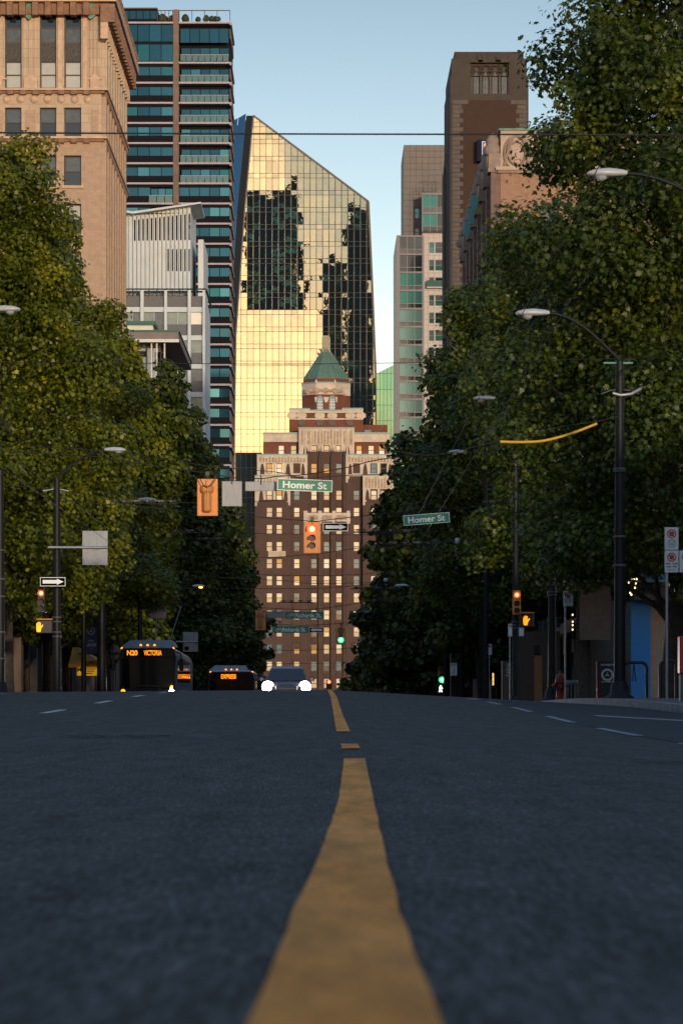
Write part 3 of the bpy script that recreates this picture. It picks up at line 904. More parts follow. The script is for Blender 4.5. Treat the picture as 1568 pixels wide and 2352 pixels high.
mirrored_tower('dark slab tower whose reflection fills the left middle of the slanted tower', 22.6, 33.6, 210, 161, 30, 1, .35)
mirrored_tower('lower dark wing reflected as a step beside the left reflection in the slanted tower', 33.7, 35.0, 214, 142, 24, 2, .1)
mirrored_tower('dark tower with teal windows reflected along the right side of the slanted tower', 38.5, 43.4, 205, 138, 26, 3)
mirrored_tower('tallest dark tower reflected at the upper right edge of the slanted tower', 43.6, 49, 205, 156, 30, 4, .15)

# ------------------------------------------------------------------ stepped brick tower closing the street
def stepped_tower():
    Y = 700.0
    def u(zx): return 564.5 + .3465 * zx
    def v(zy): return 752.6 + .3465 * zy
    brick = mat('brown_brick', (0.082, 0.048, 0.039), .85, var=.22, scale=.5, brick=(1.2, .45, .02, (0.09, 0.05, 0.04)))
    brick2 = mat('brown_brick_pier', (0.075, 0.043, 0.035), .85, var=.2, scale=.6)
    redb = mat('red_brick', (0.15, 0.052, 0.030), .85, var=.2, scale=.6)
    cream = mat('cream_terracotta', (0.54, 0.47, 0.385), .75, var=.2, scale=.5)
    cream2 = mat('cream_relief', (0.36, 0.28, 0.21), .8, var=.35, scale=1.6)
    copper = mat('green_copper', (0.075, 0.155, 0.125), .6, col2=(0.115, 0.205, 0.165), scale=.35)
    teal = mat('pale_copper', (0.20, 0.36, 0.36), .6, var=.15)
    blinds = [mat('cream_blind_%s' % n, c, .16, spec=.6) for n, c in (('pale', (.80, .73, .56)), ('tan', (.64, .53, .37)), ('white', (.85, .83, .72)), ('amber', (.62, .36, .10)))]
    blue = mat('blue_pane', (0.10, 0.20, 0.26), .1, spec=.7)
    t = thing('brick_tower', 'stepped brown brick and cream tower with a green pyramid roof, closing the street', 'tower', (X(745, Y), Y, -7))
    cols = [157, 222, 338, 452, 535, 617, 733, 848, 912]
    rows = [1110 + 113.4 * k for k in range(12)]
    rnd = random.Random(11)
    ww, wh = 41, 66
    depth = .5
    def wall(zx0, zx1, zt, y, m, wins, name='wall', zb=2420):
        mb = MB()
        hs = [hole(u(c - ww / 2), u(c + ww / 2), v(r - wh / 2), v(r + wh / 2), y) for c, r in wins]
        facade(mb, front(y), X(u(zx0), y), X(u(zx1), y), Z(v(zb), y), Z(v(zt), y), hs, depth, m)
        x0, x1, z0, z1 = X(u(zx0), y), X(u(zx1), y), Z(v(zb), y), Z(v(zt), y)
        for xx in (x0, x1): mb.poly([(xx, y, z0), (xx, 730, z0), (xx, 730, z1), (xx, y, z1)], m)
        mb.poly([(x0, y, z1), (x1, y, z1), (x1, 730, z1), (x0, 730, z1)], m)
        o = mb.build(name, t)
        for h in hs:
            k = rnd.random()
            if k < .16: up, lo = blue, rnd.choice([blue, glass_grey])
            elif k < .2: up, lo = glass_dk, blinds[3]
            elif k < .27: up, lo = blinds[3], rnd.choice(blinds)
            else:
                up = rnd.choice([blinds[0], blinds[1], blinds[2], blinds[0]]); lo = rnd.choice([up, blinds[1], blinds[1]])
            sash(t, front(y), h[0], h[1], h[2], h[3], depth - .1, frame_dk, up, lo, .13)
        return o
    def crown(zx0, zx1, zt, zb, y, wins=(), drips=True, cap=True):
        """cream head of a wing, proud of the brick, ragged along its lower edge"""
        mb = MB(); yy = y - .25
        hs = [hole(u(c - ww / 2 - 3), u(c + ww / 2 + 3), v(r - wh / 2), v(r + wh / 2 + 1), yy) for c, r in wins]
        facade(mb, front(yy), X(u(zx0), yy), X(u(zx1), yy), Z(v(zb), yy), Z(v(zt), yy), hs, .3, cream)
        for zx in (zx0, zx1):
            a = X(u(zx), yy); mb.poly([(a, yy, Z(v(zb), yy)), (a, y + 25, Z(v(zb), yy)), (a, y + 25, Z(v(zt), yy)), (a, yy, Z(v(zt), yy))], cream)
        mb.poly([(X(u(zx0), yy), yy, Z(v(zt), yy)), (X(u(zx1), yy), yy, Z(v(zt), yy)), (X(u(zx1), yy), y + 25, Z(v(zt), yy)), (X(u(zx0), yy), y + 25, Z(v(zt), yy))], cream)
        if drips:
            for a, b, l in ((zx0, zx0 + 14, 42), (zx1 - 14, zx1, 38), (zx0 + 14, zx0 + 24, 18), (zx1 - 24, zx1 - 14, 16)):
                mb.box(X(u(a), yy), X(u(b), yy), yy, y + .02, Z(v(zb + l), yy), Z(v(zb), yy) - .003, cream)
        if cap: mb.box(X(u(zx0 - 2), yy), X(u(zx1 + 2), yy), yy - .15, y + 1.5, Z(v(zt), yy) + .003, Z(v(zt - 8), yy), teal)
        o = mb.build('crown', t)
        # relief and brick niches
        mb = MB(); n = max(4, int((zx1 - zx0) / 22))
        ztop = zt + 10; zlow = (min(r - wh / 2 for c, r in wins) - 6) if wins else zb - 8
        for k in range(n):
            a = zx0 + 12 + (zx1 - zx0 - 24) * (k + .2) / n; b = zx0 + 12 + (zx1 - zx0 - 24) * (k + .8) / n
            mb.box(X(u(a), yy), X(u(b), yy), yy - .12, yy - .003, Z(v(zlow), yy), Z(v(ztop + (k % 3) * 5), yy), cream2)
        mb.build('relief', o)
        if wins:
            mb = MB(); xs = sorted(c for c, r in wins); r = wins[0][1]
            gaps = [(zx0 + 16, xs[0] - ww / 2 - 8)] + [(a + ww / 2 + 8, b - ww / 2 - 8) for a, b in zip(xs[:-1], xs[1:])] + [(xs[-1] + ww / 2 + 8, zx1 - 16)]
            for a, b in gaps:
                if b - a < 10: continue
                c = (a + b) / 2; hw = min(16, (b - a) / 2)
                mb.prism([(X(u(c - hw), yy), Z(v(r + 40), yy)), (X(u(c + hw), yy), Z(v(r + 40), yy)), (X(u(c + hw * .7), yy), Z(v(r - 8), yy)), (X(u(c + hw * .3), yy), Z(v(r - 30), yy)), (X(u(c - hw * .3), yy), Z(v(r - 30), yy)), (X(u(c - hw * .7), yy), Z(v(r - 8), yy))], yy - .08, yy - .003, brick)
            mb.build('niche', o)
    r0 = 932
    # wings
    wall(60, 295, 985, Y - 2, brick, [(c, r) for c in (157, 222) for r in rows])
    crown(60, 295, 985, 1140, Y - 2, [(157, 1110), (222, 1110)])
    wall(295.3, 408, 900, Y, brick, [(338, r) for r in rows])
    crown(75, 408, 845, 985, Y, [(157, r0), (222, r0), (338, r0)])
    for c in (157, 222, 338):
        h = hole(u(c - ww / 2), u(c + ww / 2), v(r0 - wh / 2), v(r0 + wh / 2), Y); sash(t, front(Y), h[0], h[1], h[2], h[3], .3, frame_dk, rnd.choice(blinds), rnd.choice(blinds), .13)
    wall(408.3, 662, 820, Y + 1.0, brick, [(c, r) for c in (452, 535, 617) for r in [r0] + rows])
    wall(662.3, 775, 900, Y, brick, [(733, r) for r in rows])
    crown(662, 985, 845, 985, Y, [(733, r0), (848, r0), (912, r0)])
    for c, b in ((733, blinds[2]), (848, blue), (912, glass_dk)):
        h = hole(u(c - ww / 2), u(c + ww / 2), v(r0 - wh / 2), v(r0 + wh / 2), Y); sash(t, front(Y), h[0], h[1], h[2], h[3], .3, frame_dk, b, b, .13)
    wall(775.3, 1005, 985, Y - 2, brick, [(c, r) for c in (848, 912) for r in rows])
    crown(775, 1005, 982, 1135, Y - 2, [(848, 1103), (912, 1103)])
    # piers of the centre bay
    for a, b in ((408.5, 424), (480, 508), (562, 590), (644, 661.5)):
        mb = MB(); mb.box(X(u(a), Y), X(u(b), Y), Y + .25, Y + .98, Z(v(2420), Y), Z(v(850), Y), brick2)
        c = (a + b) / 2
        mb.prism([(X(u(c - 8), Y), Z(v(850), Y)), (X(u(c + 8), Y), Z(v(850), Y)), (X(u(c), Y), Z(v(800), Y))], Y + .3, Y + .9, brick2)
        mb.build('pier', t)
    mb = MB()                                         # small cream balcony band and parapet on the shaft
    mb.box(X(u(383), Y), X(u(692), Y), Y - .1, Y + .22, Z(v(1285), Y), Z(v(1228), Y), cream)
    for k in range(4): mb.box(X(u(383 + 95 * k), Y), X(u(410 + 93 * k), Y), Y - .2, Y + .2, Z(v(1300), Y), Z(v(1214), Y), cream)
    mb.box(X(u(400), Y), X(u(676), Y), Y - .16, Y - .103, Z(v(1275), Y), Z(v(1244), Y), cream2)
    mb.build('balcony_band', t)
    mb = MB(); mb.box(X(u(150), Y), X(u(264), Y), Y - 2.5, Y - 2.01, Z(v(1522), Y), Z(v(1484), Y), cream)
    for k in range(9): mb.box(X(u(154 + 12.4 * k), Y), X(u(159 + 12.4 * k), Y), Y - 2.55, Y - 2.503, Z(v(1515), Y), Z(v(1490), Y), cream2)
    mb.build('balcony', t)
    mb = MB()                                         # dark relief panels between centre windows
    for c in (452, 535, 617):
        for r in rows:
            mb.box(X(u(c - 19), Y), X(u(c + 19), Y), Y + .85, Y + .99, Z(v(r + 74), Y), Z(v(r + 40), Y), brick2)
            for k in range(4): mb.box(X(u(c - 16 + 9 * k), Y), X(u(c - 11 + 9 * k), Y), Y + .8, Y + .85, Z(v(r + 71), Y), Z(v(r + 43), Y), cream2 if False else brick)
    mb.build('relief_panels', t, kind='stuff')
    # upper tiers
    y2 = Y + 4
    wall(115, 950, 700, y2, redb, [(c, 812) for c in (235, 317, 750, 830, 900)], zb=860)
    for a, b in ((115, 352), (716, 950)):
        mb = MB(); mb.box(X(u(a), y2), X(u(b), y2), y2 - .4, y2 + 14, Z(v(758), y2), Z(v(706), y2), cream)
        mb.box(X(u(a - 2), y2), X(u(b + 2), y2), y2 - .6, y2 + 14.5, Z(v(706), y2) + .003, Z(v(695), y2), teal)
        mb.build('parapet', t)
    y3 = Y + 2.5
    wins = [(c, 812) for c in (452, 535, 617)]
    wall(352, 716, 690, y3, cream, wins, zb=862)
    crown(350, 718, 668, 835, y3, wins)
    mb = MB()
    for k, zx in enumerate((360, 395, 432, 492, 576, 636, 672, 708)):
        mb.box(X(u(zx - 5), y3), X(u(zx + 5), y3), y3 - .55, y3 - .26, Z(v(862), y3), Z(v(672), y3), cream)
    mb.build('rib', t)
    y4 = Y + 8
    wall(287, 777, 552, y4, redb, [], zb=720)
    mb = MB()
    for a, b, zt in ((287, 425, 542), (425, 638, 552), (638, 777, 540)):
        mb.box(X(u(a), y4), X(u(b), y4), y4 - .5, y4 + 12, Z(v(566), y4), Z(v(zt), y4), cream)
        mb.box(X(u(a - 1), y4), X(u(b + 1), y4), y4 - .7, y4 + 12.2, Z(v(zt), y4) + .003, Z(v(zt - 7), y4), teal)
    mb.box(X(u(287), y4), X(u(777), y4), y4 - .2, y4 - .003, Z(v(610), y4), Z(v(601), y4), cream)
    mb.build('parapet', t)
    for zx in (306, 370, 490, 572, 692, 762):
        mb = MB(); a, z = X(u(zx), y4), Z(v(583), y4)
        mb.prism([(a - 1.1, z - .35), (a - .5, z - .7), (a + .5, z - .7), (a + 1.1, z - .35), (a + 1.1, z + .35), (a + .5, z + .7), (a - .5, z + .7), (a - 1.1, z + .35)], y4 - .25, y4 - .004, cream)
        mb.build('medallion', t)
    for zx in (370, 490, 570, 690):
        mb = MB(); a, z = X(u(zx), y4), Z(v(628), y4)
        mb.prism([(a - .9, z - .1), (a - .45, z - .7), (a + .45, z - .7), (a + .9, z - .1), (a + .6, z + .45), (a - .6, z + .45)], y4 - .3, y4 - .004, frame_dk)
        mb.build('floodlight', t)
    mb = MB(); mb.box(X(u(777.5), Y + 12), X(u(938), Y + 12), Y + 12, Y + 20, Z(v(720), Y + 12), Z(v(644), Y + 12), redb)
    for a, b in ((732, 770), (785, 830)): mb.box(X(u(a), Y + 10), X(u(b), Y + 10), Y + 11, Y + 11.4, Z(v(705), Y + 11), Z(v(678), Y + 11), blue)
    mb.build('plant_room', t)
    # octagonal drum and pyramid
    yc = Y + 15
    cx = X(u(531.5), yc)
    def octo(hw, z, rot=22.5):
        return [(cx + hw / math.cos(R(22.5)) * math.cos(R(45 * k + rot)), yc + hw / math.cos(R(22.5)) * math.sin(R(45 * k + rot)), z) for k in range(8)]
    s = yc / F
    hw = 158.5 * .3465 * s
    mb = MB(); mb.loft([octo(hw, Z(v(560), yc)), octo(hw, Z(v(458), yc))], redb); mb.build('drum', t)
    mb = MB(); mb.loft([octo(hw * 1.012, Z(v(459), yc)), octo(hw * 1.012, Z(v(382), yc))], cream)
    mb.loft([octo(hw * 1.03, Z(v(382), yc)), octo(hw * 1.03, Z(v(374), yc))], teal)
    yf = yc - hw * 1.012
    rp = random.Random(2)
    for k in range(16):
        zx = 410 + 15 * k; a = X(u(zx), yf)
        mb.lathe((a, yf, Z(v(418), yf)), [(.06, -.2), (.34 if k % 4 else .6, -.1), (.45 if k % 4 else .75, .02)], cream2, 8, 'y')
    mb.box(X(u(405), yf), X(u(660), yf), yf - .1, yf - .003, Z(v(444), yf), Z(v(438), yf), cream2)
    mb.build('frieze', t)
    yf = yc - hw
    for zx in (491, 572):
        mb = MB(); a0, a1 = X(u(zx - 20), yf), X(u(zx + 20), yf); zb_, zt_ = Z(v(552), yf), Z(v(470), yf)
        pts = [(a0, zb_), (a1, zb_), (a1, zt_)] + [((a0 + a1) / 2 + (a1 - a0) / 2 * math.cos(R(k)), zt_ + (a1 - a0) / 2 * math.sin(R(k))) for k in (30, 60, 90, 120, 150)] + [(a0, zt_)]
        mb.prism(pts, yf - .08, yf + .05, blue)
        for k in range(1, 4): mb.box(a0 + (a1 - a0) * k / 4 - .05, a0 + (a1 - a0) * k / 4 + .05, yf - .13, yf - .083, zb_, zt_, white_metal)
        for k in range(1, 4): mb.box(a0, a1, yf - .12, yf - .083, zb_ + (zt_ - zb_) * k / 4 - .04, zb_ + (zt_ - zb_) * k / 4 + .04, white_metal)
        mb.build('window', t)
    for zx0, zx1 in ((455, 470), (513, 551), (593, 608)):
        mb = MB(); a0, a1 = X(u(zx0), yf), X(u(zx1), yf)
        mb.prism([(a0, Z(v(460), yf)), (a0 + (a1 - a0) * .3, Z(v(495), yf)), (a0 + (a1 - a0) * .7, Z(v(495), yf)), (a1, Z(v(460), yf))], yf - .2, yf - .003, cream); mb.build('bracket', t)
    mb = MB(); mb.loft([octo(hw * .95, Z(v(374), yc)), octo(hw * .95, Z(v(350), yc))], redb)
    mb.build('collar', t)
    mb = MB()
    rings = [octo(150 * .3465 * s, Z(v(352), yc)), octo(148 * .3465 * s, Z(v(344), yc)), octo(34 * .3465 * s, Z(v(165), yc)), octo(22 * .3465 * s, Z(v(120), yc))]
    mb.loft(rings, copper)
    for k in range(8):                                # standing seams down each slope
        for f in (0, .33, .66):
            p, q = [Vector(rings[j][k]).lerp(Vector(rings[j][(k + 1) % 8]), f) for j in (1, 2)]
            mb.tube([p, q], .09, copper, 5)
    for f in (.25, .5, .75):
        rr = [tuple(Vector(rings[1][k]).lerp(Vector(rings[2][k]), f)) for k in range(8)]
        mb.tube(rr + [rr[0]], .07, copper, 5)
    mb.build('roof', t)
    mb = MB(); hx = 28 * .3465 * s
    lm = mat('lantern_stone', (0.30, 0.29, 0.21), .8, var=.2)
    mb.box(cx - hx, cx + hx, yc - hx, yc + hx, Z(v(175), yc), Z(v(68), yc), lm); mb.box(cx - hx * .75, cx + hx * .75, yc - hx * .75, yc + hx * .75, Z(v(68), yc), Z(v(54), yc), lm)
    mb.box(cx - hx * .5, cx - hx * .42, yc - hx - .06, yc - hx, Z(v(165), yc), Z(v(75), yc), cream2)
    mb.build('lantern', t)
    for zx in (465, 590):
        mb = MB(); a = X(u(zx), yc - hw); mb.lathe((a, yc - hw - .1, Z(v(372), yc - hw)), [(.25, 0), (.3, .3), (.2, .8), (.02, 1)], cream, 8); mb.build('finial', t)
stepped_tower()

# ------------------------------------------------------------------ plain glass neighbours of the brick tower
def grid_tower(name, label, u0, u1, vt, y, m, line, nx, nz, depth, vt2=None, cat='building'):
    t = thing(name, label, cat, (X((u0 + u1) / 2, y), y, -7))
    x0, x1, z0, z1 = X(u0, y), X(u1, y), -7.0, Z(vt, y)
    z2 = Z(vt2, y) if vt2 else z1
    mb = MB(); mb.loft([[(x0, y, z0), (x1, y, z0), (x1, y, z2), (x0, y, z1)], [(x0, y + depth, z0), (x1, y + depth, z0), (x1, y + depth, z2), (x0, y + depth, z1)]], m); mb.build('wall', t)
    mb = MB()
    for k in range(nx + 1):
        f = k / nx; a = x0 + (x1 - x0) * f; mb.box(a - .07, a + .07, y - .12, y - .003, z0, z1 + (z2 - z1) * f, line)
    for k in range(nz):
        zz = z0 + (min(z1, z2) - z0) * (k + 1) / nz; mb.box(x0, x1, y - .1, y - .004, zz - .07, zz + .07, line)
    mb.build('mullions', t)
grid_tower('glass_building', 'small green glass building with a sloping roofline beside the slanted tower', 864, 922, 858, 820,
           mat('green_glass', (0.06, 0.25, 0.17), .12, metal=.7, col2=(0.20, 0.32, 0.19), scale=.12, stretch=(1.6, 1, .5)), mat('green_line', (0.05, 0.16, 0.12), .5), 7, 22, 20, 829)
grid_tower('dark_office', 'dark blue glass office block left of the stepped brick tower', 541, 602, 1040, 760,
           mat('navy_glass', (0.015, 0.04, 0.06), .1, metal=.6, var=.3, scale=.3), mat('navy_line', (0.07, 0.11, 0.15), .4), 5, 18, 20)

# ------------------------------------------------------------------ right-hand residential tower, stone tower, deco block
def tile_tower():
    y = 540.0
    def u(zx): return 846.7 + .4001 * zx
    def v(zy): return 94.1 + .4001 * zy
    tile = mat('beige_tile', (0.125, 0.12, 0.12), .6, var=.1, scale=.4)
    wht = mat('white_tile', (0.44, 0.43, 0.435), .6, var=.06, scale=.4)
    jt = mat('tile_joint', (0.09, 0.075, 0.07), .8)
    wj = mat('white_joint', (0.34, 0.30, 0.28), .8)
    tg = [mat('green_pane_%s' % n, c, .1, metal=.5) for n, c in (('deep', (0.035, 0.16, 0.15)), ('pale', (0.10, 0.22, 0.215)), ('blue', (0.10, 0.20, 0.27)))]
    fr = mat('grey_frame', (0.13, 0.13, 0.15), .45)
    t = thing('apartment_tower', 'beige tiled apartment tower with green glass bays on the right, left of the stone tower', 'tower', (X(970, y), y, -7))
    rnd = random.Random(4)
    def tiles(zx0, zx1, zt, zb, yy, m, jm, step, holes=(), name='wall', back=20):
        mb = MB(); x0, x1, z0, z1 = X(u(zx0), yy), X(u(zx1), yy), Z(v(zb), yy), Z(v(zt), yy)
        facade(mb, front(yy), x0, x1, z0, z1, list(holes), .4, m)
        for xx in (x0, x1): mb.poly([(xx, yy, z0), (xx, yy + back, z0), (xx, yy + back, z1), (xx, yy, z1)], m)
        mb.poly([(x0, yy, z1), (x1, yy, z1), (x1, yy + back, z1), (x0, yy + back, z1)], m)
        k = zx0 + step
        def free(a, z): return not any(h[0] - .02 < a < h[1] + .02 and h[2] - .02 < z < h[3] + .02 for h in holes)
        while k < zx1:
            a = X(u(k), yy)
            z = z0
            zcur = z0
            for h in sorted([h for h in holes if h[0] < a < h[1]], key=lambda h: h[2]):
                mb.box(a - .035, a + .035, yy - .02, yy - .003, zcur, h[2], jm); zcur = h[3]
            mb.box(a - .035, a + .035, yy - .02, yy - .003, zcur, z1, jm); k += step
        k = zt + step
        while k < zb:
            z = Z(v(k), yy); xcur = x0
            for h in sorted([h for h in holes if h[2] < z < h[3]], key=lambda h: h[0]):
                mb.box(xcur, h[0], yy - .02, yy - .003, z - .035, z + .035, jm); xcur = h[1]
            mb.box(xcur, x1, yy - .02, yy - .003, z - .035, z + .035, jm); k += step
        mb.build(name, t)
    ya = y + 4
    tiles(200, 452, 597, 1400, ya, tile, jt, 35.5, [(X(u(262), ya), X(u(290), ya), Z(v(1018), ya), Z(v(958), ya)), (X(u(262), ya), X(u(290), ya), Z(v(1122), ya), Z(v(1072), ya))])
    for zt, zb, m in ((958, 1018, tg[0]), (1072, 1122, glass_dk)): sash(t, front(ya), X(u(262), ya), X(u(290), ya), Z(v(zb), ya), Z(v(zt), ya), .3, fr, m, m, .1)
    rows = [1155 + 101 * k for k in range(13)]
    hs = [(X(u(345), y), X(u(374), y), Z(v(r + 62), y), Z(v(r), y)) for r in rows] + [(X(u(380), y), X(u(429.5), y), Z(v(r + 62), y), Z(v(r), y)) for r in rows]
    tiles(306, 436, 1097, 2600, y, wht, wj, 33.5, hs, 'tiled_bay')
    for i, h in enumerate(hs):
        up, lo = (tg[i % 3], tg[(i + 2) % 3]) if i < 13 else ((glass_dk, glass_dk) if i % 2 else (glass_grey, tg[0]))
        sash(t, front(y), h[0], h[1], h[2], h[3], .3, fr, up, lo, .08)
    def bay(zx0, zx1, rowtops, yy, cols, pitch, dark):
        for i, r in enumerate(rowtops):
            mb = MB(); w = (zx1 - zx0) / cols
            for c in range(cols):
                d_ = rnd.random() < dark(i)
                mb.poly([(X(u(zx0 + w * c), yy), yy, Z(v(r + pitch - 30), yy)), (X(u(zx0 + w * (c + 1)), yy), yy, Z(v(r + pitch - 30), yy)), (X(u(zx0 + w * (c + 1)), yy), yy, Z(v(r), yy)), (X(u(zx0 + w * c), yy), yy, Z(v(r), yy))], glass_dk if d_ else (tg[0] if i < 4 else tg[1]))
                mb.poly([(X(u(zx0 + w * c), yy), yy, Z(v(r + pitch), yy)), (X(u(zx0 + w * (c + 1)), yy), yy, Z(v(r + pitch), yy)), (X(u(zx0 + w * (c + 1)), yy), yy, Z(v(r + pitch - 30), yy)), (X(u(zx0 + w * c), yy), yy, Z(v(r + pitch - 30), yy))], glass_dk if i % 2 else glass_grey)
                mb.box(X(u(zx0 + w * c), yy) - .06, X(u(zx0 + w * c), yy) + .06, yy - .12, yy + .02, Z(v(r + pitch), yy), Z(v(r), yy), fr)
            mb.box(X(u(zx0), yy), X(u(zx1), yy), yy - .2, yy + .3, Z(v(r + 4), yy), Z(v(r - 6), yy), fr)
            mb.box(X(u(zx0), yy), X(u(zx1), yy), yy - .14, yy + .02, Z(v(r + pitch - 28), yy), Z(v(r + pitch - 32), yy), fr)
            mb.build('window_bay', t)
    bay(176, 305, [1122 + 104 * k for k in range(14)], y - 2, 3, 104, lambda i: .75 if i < 3 else .05)
    mb = MB(); yy = y - 2; x0 = X(u(176), yy); x1 = X(u(305), yy)
    mb.box(x0 - .5, x0 - .004, yy - .1, y + 24, -7, Z(v(1116), yy), fr); mb.box(x1 + .004, x1 + .35, yy - .1, y + 3, -7, Z(v(1116), yy), fr)
    mb.poly([(x0, yy, Z(v(1116), yy)), (x1, yy, Z(v(1116), yy)), (x1, y + 24, Z(v(1116), yy)), (x0, y + 24, Z(v(1116), yy))], fr)
    mb.build('bay_frame', t)
    bay(308, 432, [880, 990], y - 1, 3, 105, lambda i: .3)
    mb = MB(); yy = y - 1; z = Z(v(872), yy)
    mb.box(X(u(304), yy), X(u(436), yy), yy, y + 4, Z(v(1097), yy), Z(v(1090), yy), fr); mb.box(X(u(304), yy), X(u(308), yy), yy - .1, y + 3.9, Z(v(1090), yy), z, fr)
    for zy, a in ((822, 304), (768, 340)):
        mb.tube([P(u(a), v(zy), yy), P(u(436), v(zy), yy)], .06, fr, 5)
        for k in range(5): mb.tube([P(u(a + (436 - a) * k / 4), v(zy), yy), P(u(a + (436 - a) * k / 4), v(872), yy)], .04, fr, 5)
    mb.build('terrace_rail', t)
    for r in (1358,):
        mb = MB(); mb.box(X(u(330), y), X(u(432), y), y - 1, y - .94, Z(v(1415), y), Z(v(1378), y), tg[1]); mb.box(X(u(330), y), X(u(432), y), y - 1, y - .003, Z(v(1422), y), Z(v(1415), y), wht); mb.build('balcony', t)
tile_tower()

def stone_tower():
    y = 430.0; yb = 452.0
    def u(zx): return 846.7 + .4001 * zx
    def v(zy): return 94.1 + .4001 * zy
    st = mat('grey_brown_stone', (0.046, 0.040, 0.038), .9, col2=(0.078, 0.070, 0.067), scale=.55, brick=(1.0, .55, .02, (0.055, 0.045, 0.04)))
    qn = mat('quoin_stone', (0.098, 0.090, 0.086), .9, var=.3, scale=1.5, brick=(.9, .5, .02, (0.07, 0.06, 0.055)))
    br = mat('dark_brown_brick', (0.043, 0.026, 0.019), .9, var=.2, scale=1.0, brick=(.6, .2, .02, (0.05, 0.03, 0.02)))
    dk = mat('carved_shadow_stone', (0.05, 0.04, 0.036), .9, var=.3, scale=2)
    t = thing('stone_tower', 'dark stone and brick tower with arched windows near its stepped top', 'tower', (X(1122, y), y, -6))
    M = front(y)
    mb = MB()
    rec = (X(u(583), y), X(u(803), y), Z(v(305), y), Z(v(125), y))
    facade(mb, M, X(u(467), y), X(u(915), y), -6, Z(v(200), y), [rec], .6, st)
    facade(mb, M, X(u(475), y), X(u(905), y), Z(v(200), y), Z(v(100), y), [rec], .6, st)
    for a, b, zb, zt in ((467, 915, 5000, 200), (475, 905, 200, 100), (490, 887, 100, 62)):
        z0, z1 = max(-6, Z(v(zb), y)), Z(v(zt), y)
        x0, x1 = X(u(a), y), X(u(b), y)
        for xx in (x0, x1): mb.poly([(xx, y, z0), (xx, yb, z0), (xx, yb, z1), (xx, y, z1)], st)
        mb.poly([(x0, yb, z0), (x1, yb, z0), (x1, yb, z1), (x0, yb, z1)], st)
        mb.poly([(x0, y, z1), (x1, y, z1), (x1, yb, z1), (x0, yb, z1)], st)
    mb.poly([(X(u(490), y), y, Z(v(100), y)), (X(u(887), y), y, Z(v(100), y)), (X(u(887), y), y, Z(v(62), y)), (X(u(490), y), y, Z(v(62), y))], st)
    mb.build('wall', t)
    # buttress set back on the street side
    for a, top, ya in ((460, 270, 434), (452, 590, 438), (444, 650, 441), (432, 730, 444)):
        mb = MB(); mb.box(X(u(a), ya), X(u(470), ya), ya, yb, -6, Z(v(top), ya), st); mb.build('buttress', t)
    # brick field framed by quoins
    mb = MB(); pts = []
    zs = 340; step = 26; k = 0; L, Rr = [], []
    while zs < 3800:
        o = 18 if k % 2 else 0
        l, r_ = 532 - o + 8, 852 + o - 8
        if zs < 380: l += 30 - (zs - 340) * .7; r_ -= 30 - (zs - 340) * .7
        L += [(l, zs), (l, zs + step)]; Rr += [(r_, zs), (r_, zs + step)]; zs += step; k += 1
    for i in range(0, len(L), 2):
        (l, z0), (_, z1) = L[i], L[i + 1]; r_ = Rr[i][0]
        mb.poly([(X(u(l), y), y - .05, Z(v(z1), y)), (X(u(r_), y), y - .05, Z(v(z1), y)), (X(u(r_), y), y - .05, Z(v(z0), y)), (X(u(l), y), y - .05, Z(v(z0), y))], br)
    mb.build('brick_field', t)
    for sd in (0, 1):
        mb = MB()
        for i in range(0, len(L), 2):
            (l, z0), (_, z1) = L[i], L[i + 1]
            a, b = ((478, l), (Rr[i][0], 904))[sd]
            mb.box(X(u(a), y), X(u(b), y), y - .14, y - .003, Z(v(z1 - 1), y), Z(v(z0 + 1), y), qn)
        mb.build('quoins', t)
    # recessed arcade of four lancets
    mb = MB(); yr = y + .6
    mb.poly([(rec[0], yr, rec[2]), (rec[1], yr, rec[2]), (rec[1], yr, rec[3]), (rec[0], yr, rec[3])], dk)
    mb.box(rec[0] - .2, rec[1] + .2, y - .2, y - .003, rec[3], rec[3] + .35, st); mb.build('recess', t)
    for k in range(4):
        c = 616 + 53.5 * k; mb = MB()
        a0, a1, zb_, zt_ = X(u(c - 15), y), X(u(c + 15), y), Z(v(300), y), Z(v(205), y)
        pts = [(a0, zb_), (a1, zb_), (a1, zt_), ((a0 + a1) / 2, zt_ + .9), (a0, zt_)]
        mb.prism(pts, yr - .12, yr - .004, glass_grey)
        mb.box((a0 + a1) / 2 - .04, (a0 + a1) / 2 + .04, yr - .18, yr - .123, zb_, zt_ + .6, frame_dk)
        mb.build('window', t)
        mb = MB()
        cx, cz = (a0 + a1) / 2, zt_ + .9
        for r_, th_ in ((.95, 12), (.62, 12)):
            pp = [(cx + r_ * math.cos(R(a)), yr - .2, cz - .3 + 1.1 * r_ * math.sin(R(a))) for a in range(0, 181, 15)]; mb.tube(pp, .11, st, 5)
        mb.lathe((cx, yr - .15, cz + .1), [(.05, -.15), (.3, -.05), (.34, .1)], qn, 8, 'y')
        mb.build('arch', t)
    for k in range(5):
        mb = MB(); a = X(u(589 + 53.5 * k), y); mb.tube([(a, yr - .22, rec[2]), (a, yr - .22, Z(v(200), y))], .17, qn, 8); mb.build('column', t)
    mb = MB()
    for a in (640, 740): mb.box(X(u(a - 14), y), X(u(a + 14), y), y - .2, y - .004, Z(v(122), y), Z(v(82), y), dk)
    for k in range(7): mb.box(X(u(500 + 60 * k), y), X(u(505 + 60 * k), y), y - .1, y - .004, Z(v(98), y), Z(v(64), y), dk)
    mb.build('parapet_carving', t)
    # blue sign box fixed to the brick
    yel = mat('sign_yellow', (0.72, 0.40, 0.03), .5); blu = mat('sign_blue', (0.012, 0.05, 0.24), .35); bk = mat('sign_case', (0.006, 0.012, 0.035), .7, spec=.1); wh = mat('sign_white', (.7, .7, .72), .5)
    ys = y - 1.6
